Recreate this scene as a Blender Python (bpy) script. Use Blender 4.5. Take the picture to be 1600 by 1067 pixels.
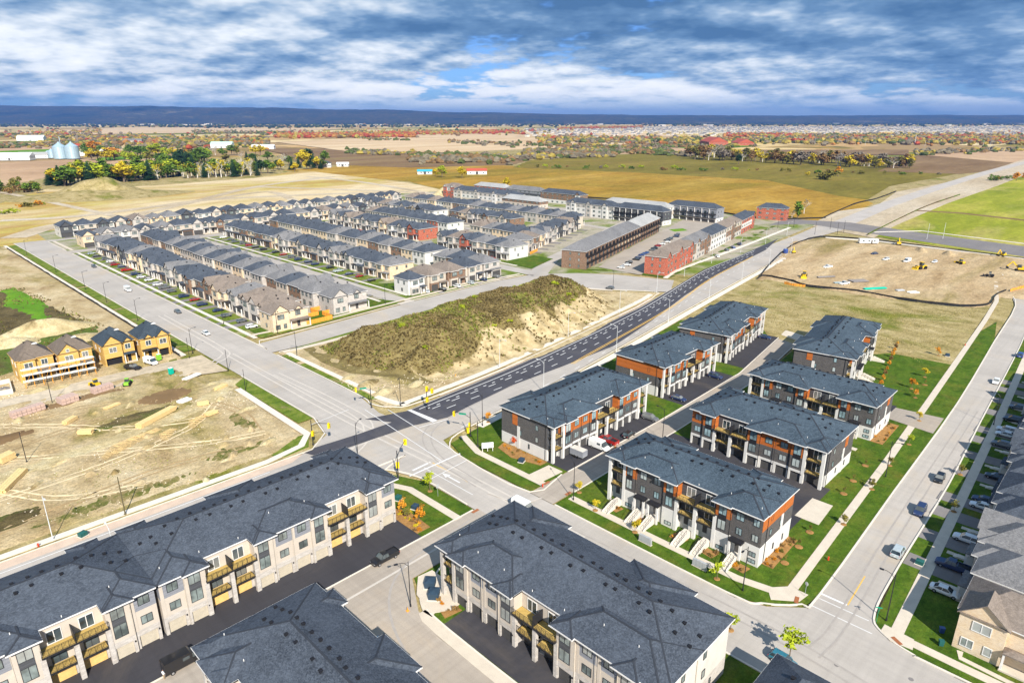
import bpy, bmesh, math, random
from mathutils import Vector, Matrix
from mathutils.geometry import tessellate_polygon
for o in list(bpy.data.objects): bpy.data.objects.remove(o)
rng = random.Random(7)
R = math.radians
scene = bpy.context.scene
COL = scene.collection

# ------------------------------------------------------------------ camera
FPX, HZ, CAMH, AX = 1040.0, 186.0, 80.0, R(45.5)      # focal length in photo pixels, horizon row, height (m), street grid turn
PITCH = math.atan((533.5 - HZ) / FPX)
cd = bpy.data.cameras.new('camera'); cam = bpy.data.objects.new('camera', cd); COL.objects.link(cam)
cd.sensor_width = 36.0; cd.lens = 36.0 * FPX / 1600.0; cd.clip_start = 0.5; cd.clip_end = 80000.0
cam.location = (0, 0, CAMH); cam.rotation_euler = (R(90) - PITCH, 0, -AX)
scene.camera = cam
# ------------------------------------------------------------------ sky, sun, exposure
CLOUD_X, CLOUD_Y, CLOUD_T, CLOUD_B = 93.3, 51.7, .42, .46
SUN_AZ, SUN_EL = R(62), R(37)            # direction the light travels on the ground plan; height of the sun
world = bpy.data.worlds.new('World'); scene.world = world; world.use_nodes = True
def build_world():
    nt = world.node_tree; N = nt.nodes; L = nt.links; N.clear()
    def nd(t, **k):
        n = N.new(t)
        for a, b in k.items(): setattr(n, a, b)
        return n
    out = nd('ShaderNodeOutputWorld'); bg = nd('ShaderNodeBackground'); bg.inputs[1].default_value = 0.1
    sky = nd('ShaderNodeTexSky', sky_type='NISHITA', sun_disc=False, sun_elevation=SUN_EL, air_density=1.0, dust_density=0.6, ozone_density=2.0)
    sky.sun_rotation = R(90) - (SUN_AZ + math.pi)
    tc = nd('ShaderNodeTexCoord'); sep = nd('ShaderNodeSeparateXYZ'); L.new(tc.outputs['Generated'], sep.inputs[0])
    def math_(op, a, b=None, c=None):
        n = nd('ShaderNodeMath', operation=op)
        for i, v in enumerate((a, b, c)):
            if v is None: continue
            if isinstance(v, (int, float)): n.inputs[i].default_value = v
            else: L.new(v, n.inputs[i])
        return n.outputs[0]
    zc = math_('POWER', math_('ADD', math_('MAXIMUM', sep.outputs[2], 0.0), 0.13), .80)
    px = math_('DIVIDE', sep.outputs[0], zc); py = math_('DIVIDE', sep.outputs[1], zc)
    cmb = nd('ShaderNodeCombineXYZ'); L.new(px, cmb.inputs[0]); L.new(py, cmb.inputs[1])
    mp = nd('ShaderNodeMapping'); L.new(cmb.outputs[0], mp.inputs[0]); mp.inputs['Rotation'].default_value = (0, 0, R(45.5)); mp.inputs['Location'].default_value = (CLOUD_X, CLOUD_Y, 0)
    # after the turn x runs across the view, y away from it
    def noise(scale, detail, rough, dist=0.0, off=0.0, dy=0.0, sx=1.0):
        m2 = nd('ShaderNodeMapping'); L.new(mp.outputs[0], m2.inputs[0]); m2.inputs['Location'].default_value = (off, off * 1.7 + dy, off * .3); m2.inputs['Scale'].default_value = (sx, 1, 1)
        n = nd('ShaderNodeTexNoise', noise_dimensions='2D'); L.new(m2.outputs[0], n.inputs['Vector'])
        n.inputs['Scale'].default_value = scale; n.inputs['Detail'].default_value = detail; n.inputs['Roughness'].default_value = rough; n.inputs['Distortion'].default_value = dist
        return n.outputs['Fac']
    def ramp(fac, stops, interp='LINEAR'):
        r = nd('ShaderNodeValToRGB'); r.color_ramp.interpolation = interp; e = r.color_ramp.elements
        while len(e) < len(stops): e.new(.5)
        for el, (p, c) in zip(e, stops): el.position = p; el.color = c if len(c) == 4 else (*c, 1)
        L.new(fac, r.inputs[0]); return r.outputs[0]
    def puffs(scale, dy, off):
        m2 = nd('ShaderNodeMapping'); L.new(mp.outputs[0], m2.inputs[0]); m2.inputs['Location'].default_value = (off, off * 1.3 + dy, 0)
        v = nd('ShaderNodeTexVoronoi', voronoi_dimensions='2D', feature='F1'); L.new(m2.outputs[0], v.inputs['Vector']); v.normalize = True
        for k_, x_ in (('Scale', scale), ('Detail', 4.0), ('Roughness', .6), ('Lacunarity', 2.1)): v.inputs[k_].default_value = x_
        return math_('SUBTRACT', 1.0, v.outputs['Distance'])
    def density(dy):
        return math_('ADD', math_('MULTIPLY', noise(.42, 4, .5, .1, 0, dy), .66), math_('MULTIPLY', math_('SUBTRACT', puffs(1.5, dy, 5.0), .22), .46))
    d0 = density(0.0); d1 = density(-.15); big = noise(.36, 2, .5, 0, 23.0)
    cover = ramp(d0, [(CLOUD_T, (0, 0, 0)), (CLOUD_T + .05, (1, 1, 1))], 'EASE')
    lit = math_('MULTIPLY_ADD', math_('SUBTRACT', d0, d1), 2.4, .5)              # upper shoulders of each cloud bright, undersides slate
    # a broken deck shows its dark underside overhead and its sunlit flanks far off
    far = math_('MULTIPLY', math_('SUBTRACT', .085, math_('MINIMUM', sep.outputs[2], .3)), 1.9)
    tone = math_('ADD', math_('SUBTRACT', math_('ADD', lit, CLOUD_B), math_('MULTIPLY', big, 1.0)), math_('MAXIMUM', far, -.22))
    cc = ramp(tone, [(.12, (.50, 1.15, 2.3)), (.30, (.95, 1.8, 3.1)), (.44, (2.1, 3.0, 4.2)), (.56, (4.0, 4.6, 5.3)), (.68, (5.6, 5.95, 6.3)), (.85, (6.6, 6.7, 6.7))])
    skb = nd('ShaderNodeMix', data_type='RGBA', blend_type='MULTIPLY'); skb.inputs[0].default_value = 1; L.new(sky.outputs[0], skb.inputs[6]); skb.inputs[7].default_value = (.27, .45, .84, 1)
    low = ramp(sep.outputs[2], [(0.0, (.12, .12, .12)), (.012, (.3, .3, .3)), (.032, (1, 1, 1))])
    fac = math_('MULTIPLY', cover, low)
    mix = nd('ShaderNodeMix', data_type='RGBA'); L.new(fac, mix.inputs[0]); L.new(skb.outputs[2], mix.inputs[6]); L.new(cc, mix.inputs[7])
    L.new(mix.outputs[2], bg.inputs[0]); L.new(bg.outputs[0], out.inputs[0])
build_world(); world.cycles.sampling_method = 'MANUAL'; world.cycles.sample_map_resolution = 256
sl = bpy.data.lights.new('sun', 'SUN'); sl.energy = 4.4; sl.angle = R(0.53); sl.color = (1.0, .945, .86)
so = bpy.data.objects.new('sun', sl); COL.objects.link(so)
so.rotation_euler = Vector((math.cos(SUN_AZ) * math.cos(SUN_EL), math.sin(SUN_AZ) * math.cos(SUN_EL), -math.sin(SUN_EL))).to_track_quat('-Z', 'Y').to_euler()
vs = scene.view_settings; vs.view_transform = 'Standard'; vs.look = 'None'; vs.gamma = 1.0; vs.use_curve_mapping = False
vs.exposure = 0.8
cy = scene.cycles
cy.max_bounces = 5; cy.diffuse_bounces = 2; cy.glossy_bounces = 3; cy.transmission_bounces = 2; cy.volume_bounces = 0; cy.caustics_reflective = False; cy.caustics_refractive = False
cy.use_denoising = True; cy.use_adaptive_sampling = True; cy.adaptive_threshold = 0.02; cy.sample_clamp_indirect = 6.0

# ------------------------------------------------------------------ picking a ground point from a row and column of the survey view
_c, _s = math.cos(PITCH), math.sin(PITCH); _ca, _sa = math.cos(AX), math.sin(AX)
def G(x, y, z=0.0):
    a = x - 800.0; b = y - 533.5; t = (CAMH - z) / (b * _c + FPX * _s); X = a * t; Y = (FPX * _c - b * _s) * t
    return (X * _ca + Y * _sa, -X * _sa + Y * _ca)
def GP(*p): return [G(*q) for q in p]
def depth(x, y):                       # metres along the view axis at that spot
    u, v = G(x, y); Y = u * _sa + v * _ca
    return Y * _c + CAMH * _s
def mpp(x, y): return depth(x, y) / FPX

# ------------------------------------------------------------------ materials
MATS = {}
def _base(name, rough=.85, spec=.25, metal=0.0):
    m = bpy.data.materials.new(name); m.use_nodes = True; MATS[name] = m
    nt = m.node_tree; b = nt.nodes['Principled BSDF']
    b.inputs['Roughness'].default_value = rough; b.inputs['Specular IOR Level'].default_value = spec; b.inputs['Metallic'].default_value = metal
    return m, nt, b
def _noise(nt, scale, detail=4, rough=.6, stretch=None, off=0.0, dist=0.0, rot=0.0):
    g = nt.nodes.new('ShaderNodeNewGeometry'); mp = nt.nodes.new('ShaderNodeMapping'); nt.links.new(g.outputs['Position'], mp.inputs[0])
    mp.inputs['Scale'].default_value = stretch or (1, 1, 1); mp.inputs['Location'].default_value = (off, off * .7, off * .3); mp.inputs['Rotation'].default_value = (0, 0, rot)
    n = nt.nodes.new('ShaderNodeTexNoise'); nt.links.new(mp.outputs[0], n.inputs['Vector'])
    n.inputs['Scale'].default_value = scale; n.inputs['Detail'].default_value = detail; n.inputs['Roughness'].default_value = rough; n.inputs['Distortion'].default_value = dist
    return n.outputs['Fac']
def _ramp(nt, fac, stops, interp='LINEAR'):
    r = nt.nodes.new('ShaderNodeValToRGB'); r.color_ramp.interpolation = interp; e = r.color_ramp.elements
    while len(e) < len(stops): e.new(.5)
    for el, (p, c) in zip(e, stops): el.position = p; el.color = (*c[:3], 1)
    nt.links.new(fac, r.inputs[0]); return r.outputs[0]
def _mix(nt, fac, a, b, blend='MIX'):
    m = nt.nodes.new('ShaderNodeMix'); m.data_type = 'RGBA'; m.blend_type = blend
    for i, v in ((0, fac), (6, a), (7, b)):
        if isinstance(v, (int, float)): m.inputs[i].default_value = v
        elif isinstance(v, tuple): m.inputs[i].default_value = (*v[:3], 1)
        else: nt.links.new(v, m.inputs[i])
    return m.outputs[2]
def _bump(nt, b, fac, strength=.3, dist=.05):
    n = nt.nodes.new('ShaderNodeBump'); n.inputs['Strength'].default_value = strength; n.inputs['Distance'].default_value = dist
    nt.links.new(fac, n.inputs['Height']); nt.links.new(n.outputs[0], b.inputs['Normal'])
def scl(c, k): return tuple(min(1, x * k) for x in c[:3])
def plain(name, col, rough=.8, var=.18, scale=1.5, spec=.25, metal=0.0, bump=0.0, fine=18):
    """paint, stucco, concrete: one colour with soft soiling and a fine grain"""
    m, nt, b = _base(name, rough, spec, metal)
    c = _mix(nt, _ramp(nt, _noise(nt, scale, 5), [(.3, (0, 0, 0)), (.7, (1, 1, 1))]), scl(col, 1 - var), scl(col, 1 + var * .6))
    c = _mix(nt, _ramp(nt, _noise(nt, fine, 2), [(.35, (0, 0, 0)), (.65, (1, 1, 1))]), c, _mix(nt, .5, c, scl(col, 1 + var)))
    nt.links.new(c, b.inputs['Base Color'])
    if bump: _bump(nt, b, _noise(nt, fine, 3), bump)
    return m
def paving(name, col, dirt, streak=.2, rough=.9):
    """asphalt: wheel-path streaks both ways, patched tone, tracked-in soil, hairline cracks"""
    m, nt, b = _base(name, rough, .2)
    c = _mix(nt, _ramp(nt, _noise(nt, .06, 5), [(.35, (0, 0, 0)), (.65, (1, 1, 1))]), scl(col, .88), scl(col, 1.06))
    for st, o in (((.03, 1.1, 1), 3.0), ((1.1, .03, 1), 17.0)): c = _mix(nt, _ramp(nt, _noise(nt, .9, 4, .6, st, o), [(.42, (0, 0, 0)), (.68, (1, 1, 1))]), c, _mix(nt, streak, c, scl(col, .62)))
    c = _mix(nt, _ramp(nt, _noise(nt, .035, 8, .7, None, 40.0, .8), [(.52, (0, 0, 0)), (.68, (1, 1, 1))]), c, _mix(nt, .45, c, dirt))
    c = _mix(nt, _ramp(nt, _noise(nt, .5, 8, .75, None, 60.0, .5), [(.495, (0, 0, 0)), (.5, (1, 1, 1)), (.505, (0, 0, 0))]), c, _mix(nt, .22, c, scl(col, .35)))
    c = _mix(nt, 1.0, c, _ramp(nt, _noise(nt, 7, 3), [(.3, (.9,) * 3), (.7, (1.0,) * 3)]), 'MULTIPLY'); nt.links.new(c, b.inputs['Base Color']); return m
def masonry(name, c1, c2, mortar, w=.6, h=.2, rough=.9, wash=.25):
    """brick or stone facing; courses follow the wall whichever way it faces"""
    m, nt, b = _base(name, rough, .2); g = nt.nodes.new('ShaderNodeNewGeometry'); s = nt.nodes.new('ShaderNodeSeparateXYZ'); nt.links.new(g.outputs['Position'], s.inputs[0])
    ad = nt.nodes.new('ShaderNodeMath'); ad.operation = 'ADD'; nt.links.new(s.outputs[0], ad.inputs[0]); nt.links.new(s.outputs[1], ad.inputs[1])
    cx = nt.nodes.new('ShaderNodeCombineXYZ'); nt.links.new(ad.outputs[0], cx.inputs[0]); nt.links.new(s.outputs[2], cx.inputs[1])
    br = nt.nodes.new('ShaderNodeTexBrick'); nt.links.new(cx.outputs[0], br.inputs['Vector']); br.inputs['Scale'].default_value = 1
    br.inputs['Brick Width'].default_value = w; br.inputs['Row Height'].default_value = h; br.inputs['Mortar Size'].default_value = h * .07; br.inputs['Bias'].default_value = 0
    for k, c in (('Color1', c1), ('Color2', c2), ('Mortar', mortar)): br.inputs[k].default_value = (*c, 1)
    c = _mix(nt, _ramp(nt, _noise(nt, .7, 4), [(.35, (0, 0, 0)), (.7, (1, 1, 1))]), br.outputs['Color'], _mix(nt, wash, br.outputs['Color'], (.75, .74, .7) if sum(c1) > .6 else (.05, .05, .05)))
    nt.links.new(c, b.inputs['Base Color']); _bump(nt, b, br.outputs['Fac'], -.25, .02)
    return m
def boards(name, col, pitch=.18, vertical=False, rough=.75, var=.2):
    m, nt, b = _base(name, rough, .25); g = nt.nodes.new('ShaderNodeNewGeometry'); s = nt.nodes.new('ShaderNodeSeparateXYZ'); nt.links.new(g.outputs['Position'], s.inputs[0])
    if vertical:
        ad = nt.nodes.new('ShaderNodeMath'); ad.operation = 'ADD'; nt.links.new(s.outputs[0], ad.inputs[0]); nt.links.new(s.outputs[1], ad.inputs[1]); src = ad.outputs[0]
    else: src = s.outputs[2]
    dv = nt.nodes.new('ShaderNodeMath'); dv.operation = 'DIVIDE'; nt.links.new(src, dv.inputs[0]); dv.inputs[1].default_value = pitch
    fr = nt.nodes.new('ShaderNodeMath'); fr.operation = 'FRACT'; nt.links.new(dv.outputs[0], fr.inputs[0])
    fl = nt.nodes.new('ShaderNodeMath'); fl.operation = 'FLOOR'; nt.links.new(dv.outputs[0], fl.inputs[0])
    wn = nt.nodes.new('ShaderNodeTexWhiteNoise'); wn.noise_dimensions = '1D'; nt.links.new(fl.outputs[0], wn.inputs['W'])
    c = _mix(nt, wn.outputs['Value'], scl(col, 1 - var), scl(col, 1 + var * .7))
    c = _mix(nt, _ramp(nt, _noise(nt, 3, 5), [(.3, (0, 0, 0)), (.75, (1, 1, 1))]), c, _mix(nt, .35, c, scl(col, .7)))
    c = _mix(nt, _ramp(nt, fr.outputs[0], [(.0, (1, 1, 1)), (.1, (0, 0, 0))]), c, scl(col, .45))
    nt.links.new(c, b.inputs['Base Color']); return m
def shingle(name, col, col2):
    """laminated asphalt shingles: courses, tab-to-tab variation, a little streaking"""
    m, nt, b = _base(name, .93, .12); g = nt.nodes.new('ShaderNodeNewGeometry'); s = nt.nodes.new('ShaderNodeSeparateXYZ'); nt.links.new(g.outputs['Position'], s.inputs[0])
    v = nt.nodes.new('ShaderNodeTexVoronoi'); mp = nt.nodes.new('ShaderNodeMapping'); nt.links.new(g.outputs['Position'], mp.inputs[0]); mp.inputs['Scale'].default_value = (4.6, 4.6, 13); nt.links.new(mp.outputs[0], v.inputs['Vector']); v.inputs['Scale'].default_value = 1
    hsv = nt.nodes.new('ShaderNodeSeparateColor'); nt.links.new(v.outputs['Color'], hsv.inputs[0])
    c = _mix(nt, hsv.outputs[0], col, col2)
    c = _mix(nt, _ramp(nt, _noise(nt, .12, 4), [(.35, (0, 0, 0)), (.68, (1, 1, 1))]), c, _mix(nt, .45, c, scl(col2, 1.25)))
    c = _mix(nt, _ramp(nt, _noise(nt, 1.1, 5, .7), [(.4, (0, 0, 0)), (.7, (1, 1, 1))]), c, _mix(nt, .4, c, scl(col, .55)))
    nt.links.new(c, b.inputs['Base Color']); _bump(nt, b, hsv.outputs[0], .25, .03); return m
def earth(name, stops, scale=.08, stops2=None, scale2=.02, thr=(.48, .6), grain=.35, stretch=None, rot=0.0, rough=.95, bump=.0, bscale=.6):
    """soil, grass, crops: patchy colours at two sizes plus a fine grain"""
    m, nt, b = _base(name, rough, .1)
    c = _ramp(nt, _noise(nt, scale, 8, .62, stretch, rot=rot, dist=.4), stops)
    if stops2:
        c2 = _ramp(nt, _noise(nt, scale * 2.3, 7, .65, stretch, 31.0, rot=rot), stops2)
        c = _mix(nt, _ramp(nt, _noise(nt, scale2, 7, .6, stretch, 77.0, .5, rot=rot), [(thr[0], (0, 0, 0)), (thr[1], (1, 1, 1))]), c, c2)
    c = _mix(nt, 1.0, c, _ramp(nt, _noise(nt, scale * 6, 5, .7, (.5, 1.6, 1) if stretch else None, 19., rot=rot + .7), [(.36, (1 - grain * .7,) * 3), (.62, (1, 1, 1))]), 'MULTIPLY')
    gr = _ramp(nt, _noise(nt, scale * 22, 4, .7, off=9.), [(.34, (1 - grain * 1.15,) * 3), (.66, (1,) * 3)])
    c = _mix(nt, 1.0, c, gr, 'MULTIPLY'); nt.links.new(c, b.inputs['Base Color'])
    if bump: _bump(nt, b, _noise(nt, bscale, 8, .65), bump, .6)
    return m
def sod(name):
    m = earth(name, [(.3, (.064, .130, .012)), (.5, (.105, .190, .018)), (.7, (.175, .245, .028))], .25, [(.35, (.24, .225, .04)), (.6, (.15, .195, .025))], .12, (.50, .70), .4)
    nt = m.node_tree; b = nt.nodes['Principled BSDF']; src = b.inputs['Base Color'].links[0].from_socket
    g = nt.nodes.new('ShaderNodeNewGeometry'); br = nt.nodes.new('ShaderNodeTexBrick'); nt.links.new(g.outputs['Position'], br.inputs['Vector']); br.inputs['Scale'].default_value = 1
    br.inputs['Brick Width'].default_value = 2.1; br.inputs['Row Height'].default_value = .6; br.inputs['Mortar Size'].default_value = .02
    for k_, c_ in (('Color1', .84), ('Color2', 1.0), ('Mortar', .78)): br.inputs[k_].default_value = (c_, c_, c_ * .95, 1)
    nt.links.new(_mix(nt, 1.0, src, br.outputs['Color'], 'MULTIPLY'), b.inputs['Base Color']); return m
def glassy(name, col, rough=.06, spec=.6):
    m, nt, b = _base(name, rough, spec); c = _mix(nt, _ramp(nt, _noise(nt, .45, 2), [(.35, (0, 0, 0)), (.65, (1, 1, 1))]), scl(col, .45), scl(col, 1.5))
    oi = nt.nodes.new('ShaderNodeObjectInfo'); c = _mix(nt, _ramp(nt, oi.outputs['Random'], [(0, (0, 0, 0)), (.5, (.15,) * 3), (.72, (.55,) * 3), (1, (.8,) * 3)], 'CONSTANT'), c, scl((.42, .42, .39), .5 + sum(col)))        # some have blinds drawn
    nt.links.new(c, b.inputs['Base Color']); return m
def leafy(name, c1, c2, c3=None, scale=.35):
    m, nt, b = _base(name, .8, .15)
    c = _ramp(nt, _noise(nt, scale, 4), [(.32, c1), (.5, c2), (.68, c3 or scl(c2, 1.3))])
    oi = nt.nodes.new('ShaderNodeObjectInfo'); c = _mix(nt, _ramp(nt, oi.outputs['Random'], [(0, (.75, .75, .75)), (1, (1.0, 1.0, 1.0))]), scl(c1, .8), c)
    nt.links.new(c, b.inputs['Base Color']); return m

# ------------------------------------------------------------------ meshes
class MB:
    """collects faces for ONE mesh object"""
    def __init__(s): s.v = []; s.f = []; s.m = []
    def add(s, vs, fs, mi=0):
        o = len(s.v); s.v += [tuple(v) for v in vs]; s.f += [tuple(i + o for i in f) for f in fs]; s.m += [mi] * len(fs)
    def box(s, x0, y0, z0, x1, y1, z1, mi=0):
        s.add([(x0, y0, z0), (x1, y0, z0), (x1, y1, z0), (x0, y1, z0), (x0, y0, z1), (x1, y0, z1), (x1, y1, z1), (x0, y1, z1)],
              [(3, 2, 1, 0), (4, 5, 6, 7), (0, 1, 5, 4), (1, 2, 6, 5), (2, 3, 7, 6), (3, 0, 4, 7)], mi)
    def prism(s, pts, z0, z1, mi=0):
        n = len(pts); A = sum(pts[i][0] * pts[(i + 1) % n][1] - pts[(i + 1) % n][0] * pts[i][1] for i in range(n))
        if A < 0: pts = pts[::-1]
        tr = tessellate_polygon([[Vector((p[0], p[1], 0)) for p in pts]])
        def up(t):
            a, b, c = (pts[i] for i in t)
            return t if (b[0] - a[0]) * (c[1] - a[1]) - (c[0] - a[0]) * (b[1] - a[1]) > 0 else t[::-1]
        tr = [up(t) for t in tr]
        s.add([(x, y, z1) for x, y in pts], tr, mi)
        if z0 is not None:
            vs = [(x, y, z0) for x, y in pts] + [(x, y, z1) for x, y in pts]
            s.add(vs, [(i, (i + 1) % n, n + (i + 1) % n, n + i) for i in range(n)], mi)
    def profile(s, pts, y0, y1, mi=0):
        """x-z outline pulled from y0 to y1"""
        n = len(pts); A = sum(pts[i][0] * pts[(i + 1) % n][1] - pts[(i + 1) % n][0] * pts[i][1] for i in range(n))
        if A < 0: pts = pts[::-1]
        vs = [(x, y0, z) for x, z in pts] + [(x, y1, z) for x, z in pts]
        s.add(vs, [tuple(range(n)), tuple(range(2 * n - 1, n - 1, -1))] + [(i, n + i, n + (i + 1) % n, (i + 1) % n) for i in range(n)], mi)
    def tube(s, p0, p1, r0, r1=None, n=8, mi=0, cap=True):
        p0 = Vector(p0); p1 = Vector(p1); r1 = r0 if r1 is None else r1; d = (p1 - p0); d.normalize()
        a = d.orthogonal().normalized(); b = d.cross(a); vs = []
        for p, r in ((p0, r0), (p1, r1)):
            for i in range(n):
                t = 2 * math.pi * i / n; vs.append(p + a * (r * math.cos(t)) + b * (r * math.sin(t)))
        fs = [(i, (i + 1) % n, n + (i + 1) % n, n + i) for i in range(n)]
        if cap: fs += [tuple(range(n - 1, -1, -1)), tuple(range(n, 2 * n))]
        s.add(vs, fs, mi)
    def path(s, pts, r, n=6, mi=0):
        for a, b in zip(pts, pts[1:]): s.tube(a, b, r, r, n, mi)
    def lathe(s, prof, n=16, cx=0, cy=0, mi=0):
        vs = []
        for r, z in prof: vs += [(cx + r * math.cos(2 * math.pi * i / n), cy + r * math.sin(2 * math.pi * i / n), z) for i in range(n)]
        fs = []
        for k in range(len(prof) - 1): fs += [(k * n + i, k * n + (i + 1) % n, (k + 1) * n + (i + 1) % n, (k + 1) * n + i) for i in range(n)]
        s.add(vs, fs + [tuple(range(n - 1, -1, -1)), tuple(range((len(prof) - 1) * n, len(prof) * n))], mi)
    def bar(s, p0, p1, w, h, mi=0):
        """rectangular bar, w across, h high"""
        p0 = Vector(p0); p1 = Vector(p1); d = (p1 - p0).normalized(); sd = d.cross(Vector((0, 0, 1)))
        sd = Vector((1, 0, 0)) if sd.length < 1e-4 else sd.normalized(); up = sd.cross(d); vs = []
        for p in (p0, p1):
            for a, b in ((-1, -1), (1, -1), (1, 1), (-1, 1)): vs.append(p + sd * (a * w / 2) + up * (b * h / 2))
        s.add(vs, [(0, 1, 5, 4), (1, 2, 6, 5), (2, 3, 7, 6), (3, 0, 4, 7), (3, 2, 1, 0), (4, 5, 6, 7)], mi)
    def hip(s, x0, y0, x1, y1, z, k, mi=0, gable=()):
        """hip roof over a rectangle; k = rise per metre run"""
        w, d = x1 - x0, y1 - y0
        if w >= d:
            h = d / 2; zr = z + h * k; a = (x0 + (0 if 'w' in gable else h), y0 + h, zr); b = (x1 - (0 if 'e' in gable else h), y0 + h, zr)
            s.add([(x0, y0, z), (x1, y0, z), (x1, y1, z), (x0, y1, z), a, b], [(0, 1, 5, 4), (1, 2, 5), (2, 3, 4, 5), (3, 0, 4), (3, 2, 1, 0)], mi)
        else:
            h = w / 2; zr = z + h * k; a = (x0 + h, y0 + (0 if 's' in gable else h), zr); b = (x0 + h, y1 - (0 if 'n' in gable else h), zr)
            s.add([(x0, y0, z), (x1, y0, z), (x1, y1, z), (x0, y1, z), a, b], [(0, 1, 4), (1, 2, 5, 4), (2, 3, 5), (3, 0, 4, 5), (3, 2, 1, 0)], mi)
        return zr
    def mesh(s, name, *mats):
        me = bpy.data.meshes.new(name); me.from_pydata(s.v, [], s.f)
        for m in mats: me.materials.append(M(m))
        if len(mats) > 1: me.polygons.foreach_set('material_index', s.m)
        me.update(); return me
def M(x): return MATS[x] if isinstance(x, str) else x
KIDS = {}
def put(name, me, parent=None, loc=(0, 0, 0), rz=0.0, scale=None, kind=None, label=None, cat=None, group=None):
    o = bpy.data.objects.new(name, me); COL.objects.link(o); o.location = loc if len(loc) == 3 else (*loc, 0)
    if rz: o.rotation_euler = (0, 0, rz)
    if scale: o.scale = scale if isinstance(scale, tuple) else (scale,) * 3
    if parent: o.parent = parent; KIDS.setdefault(parent.name, []).append(o)
    for k, v in (('kind', kind), ('label', label), ('category', cat), ('group', group)):
        if v: o[k] = v
    return o
def thing(name, label, cat, loc=(0, 0, 0), rz=0.0, group=None, scale=None): return put(name, None, None, loc, rz, scale, None, label, cat, group)
UNIT = {}
def unit(m):
    if m not in UNIT:
        b = MB(); b.box(0, 0, 0, 1, 1, 1); UNIT[m] = b.mesh('block_' + m, m)
    return UNIT[m]
def boxp(name, parent, x0, y0, z0, x1, y1, z1, m): return put(name, unit(m), parent, (x0, y0, z0), 0, (x1 - x0, y1 - y0, z1 - z0))
MC = {}
def cached(key, fn, *mats):
    if key not in MC:
        b = MB(); fn(b); MC[key] = b.mesh(str(key[0]), *mats)
    return MC[key]
def copy_tree(o, loc=None, rz=None, label=None, group=None, parent=None, mats=None, scale=None):
    c = o.copy(); COL.objects.link(c)
    if parent: c.parent = parent; KIDS.setdefault(parent.name, []).append(c)
    if loc is not None: c.location = loc if len(loc) == 3 else (*loc, 0)
    if rz is not None: c.rotation_euler = (0, 0, rz)
    if scale: c.scale = (scale,) * 3
    if label: c['label'] = label
    if group: c['group'] = group
    for ch in KIDS.get(o.name, ()): copy_tree(ch, parent=c)
    return c
ORD = 'first second third fourth fifth sixth seventh eighth ninth tenth eleventh twelfth thirteenth fourteenth fifteenth sixteenth seventeenth eighteenth nineteenth twentieth'.split()
ORD += ['twenty-' + o for o in ORD[:9]] + ['thirtieth'] + ['thirty-' + o for o in ORD[:9]]
def nth(i): return ORD[i]
# ------------------------------------------------------------------ palette
paving('road_asphalt', (.47, .425, .375), (.52, .41, .28))
paving('lane_asphalt', (.43, .37, .305), (.50, .38, .25), .3)
paving('new_asphalt', (.055, .053, .06), (.16, .13, .10), .3, .75)
paving('fresh_asphalt', (.08, .078, .09), (.15, .14, .13), .35, .8)
paving('driveway_grey', (.235, .215, .205), (.30, .26, .21), .25)
paving('driveway_pale', (.52, .47, .42), (.56, .45, .30), .3)
plain('concrete', (.58, .505, .405), .9, .12, .5, .2, fine=9)
plain('concrete_pale', (.66, .60, .51), .9, .1, .4, .2, fine=9)
plain('pink_boulevard', (.56, .43, .33), .95, .22, .4, .1, fine=7)
plain('tactile_rust', (.33, .12, .05), .8, .2, 3, .2)
plain('paint_white', (.66, .65, .63), .7, .12, 1.2)
plain('paint_yellow', (.70, .43, .10), .7, .15, 1.2)
plain('black_fabric', (.02, .02, .022), .9, .3, 1)
plain('mulch', (.30, .165, .06), .98, .45, 1.8, .05, fine=14)
sod('lawn')
earth('verge', [(.3, (.085, .15, .015)), (.5, (.17, .235, .03)), (.7, (.28, .30, .06))], .3, [(.35, (.40, .30, .15)), (.65, (.30, .24, .10))], .15, (.56, .68), .3)
earth('yard', [(.3, (.12, .19, .02)), (.52, (.19, .25, .04)), (.7, (.42, .36, .2))], .05, [(.35, (.50, .44, .34)), (.65, (.42, .37, .28))], .03, (.42, .55), .25)
earth('bare_earth', [(.27, (.38, .26, .125)), (.42, (.57, .425, .225)), (.56, (.70, .55, .32)), (.74, (.78, .66, .44))], .09, [(.35, (.24, .215, .06)), (.5, (.44, .34, .13)), (.68, (.60, .46, .225))], .03, (.52, .62), .36, stretch=(1, .55, 1), bump=.6, bscale=.5)
earth('graded_earth', [(.3, (.62, .46, .24)), (.5, (.76, .62, .39)), (.7, (.58, .39, .15))], .018, [(.35, (.56, .47, .12)), (.6, (.47, .30, .09))], .006, (.47, .58), .2, stretch=(.5, 1, 1), rot=R(-12))
earth('site_dirt', [(.3, (.46, .31, .155)), (.5, (.64, .465, .26)), (.7, (.76, .59, .36))], .045, [(.35, (.30, .24, .075)), (.65, (.50, .36, .17))], .014, (.52, .62), .36, stretch=(.4, 1.6, 1), rot=R(25), bump=.5, bscale=.4)
earth('weedy', [(.3, (.10, .115, .03)), (.5, (.18, .19, .045)), (.7, (.32, .28, .09))], .5, [(.35, (.46, .35, .17)), (.65, (.36, .28, .11))], .3, (.46, .58), .4)
earth('dry_grass', [(.3, (.25, .21, .06)), (.48, (.49, .385, .165)), (.7, (.66, .53, .275))], .11, [(.35, (.17, .20, .03)), (.6, (.28, .27, .045))], .03, (.54, .66), .4, stretch=(1.3, .8, 1))
earth('weeds', [(.3, (.10, .075, .035)), (.5, (.17, .13, .055)), (.7, (.26, .20, .09))], .16, [(.35, (.12, .19, .03)), (.62, (.18, .25, .04))], .022, (.5, .58), .5)
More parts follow.
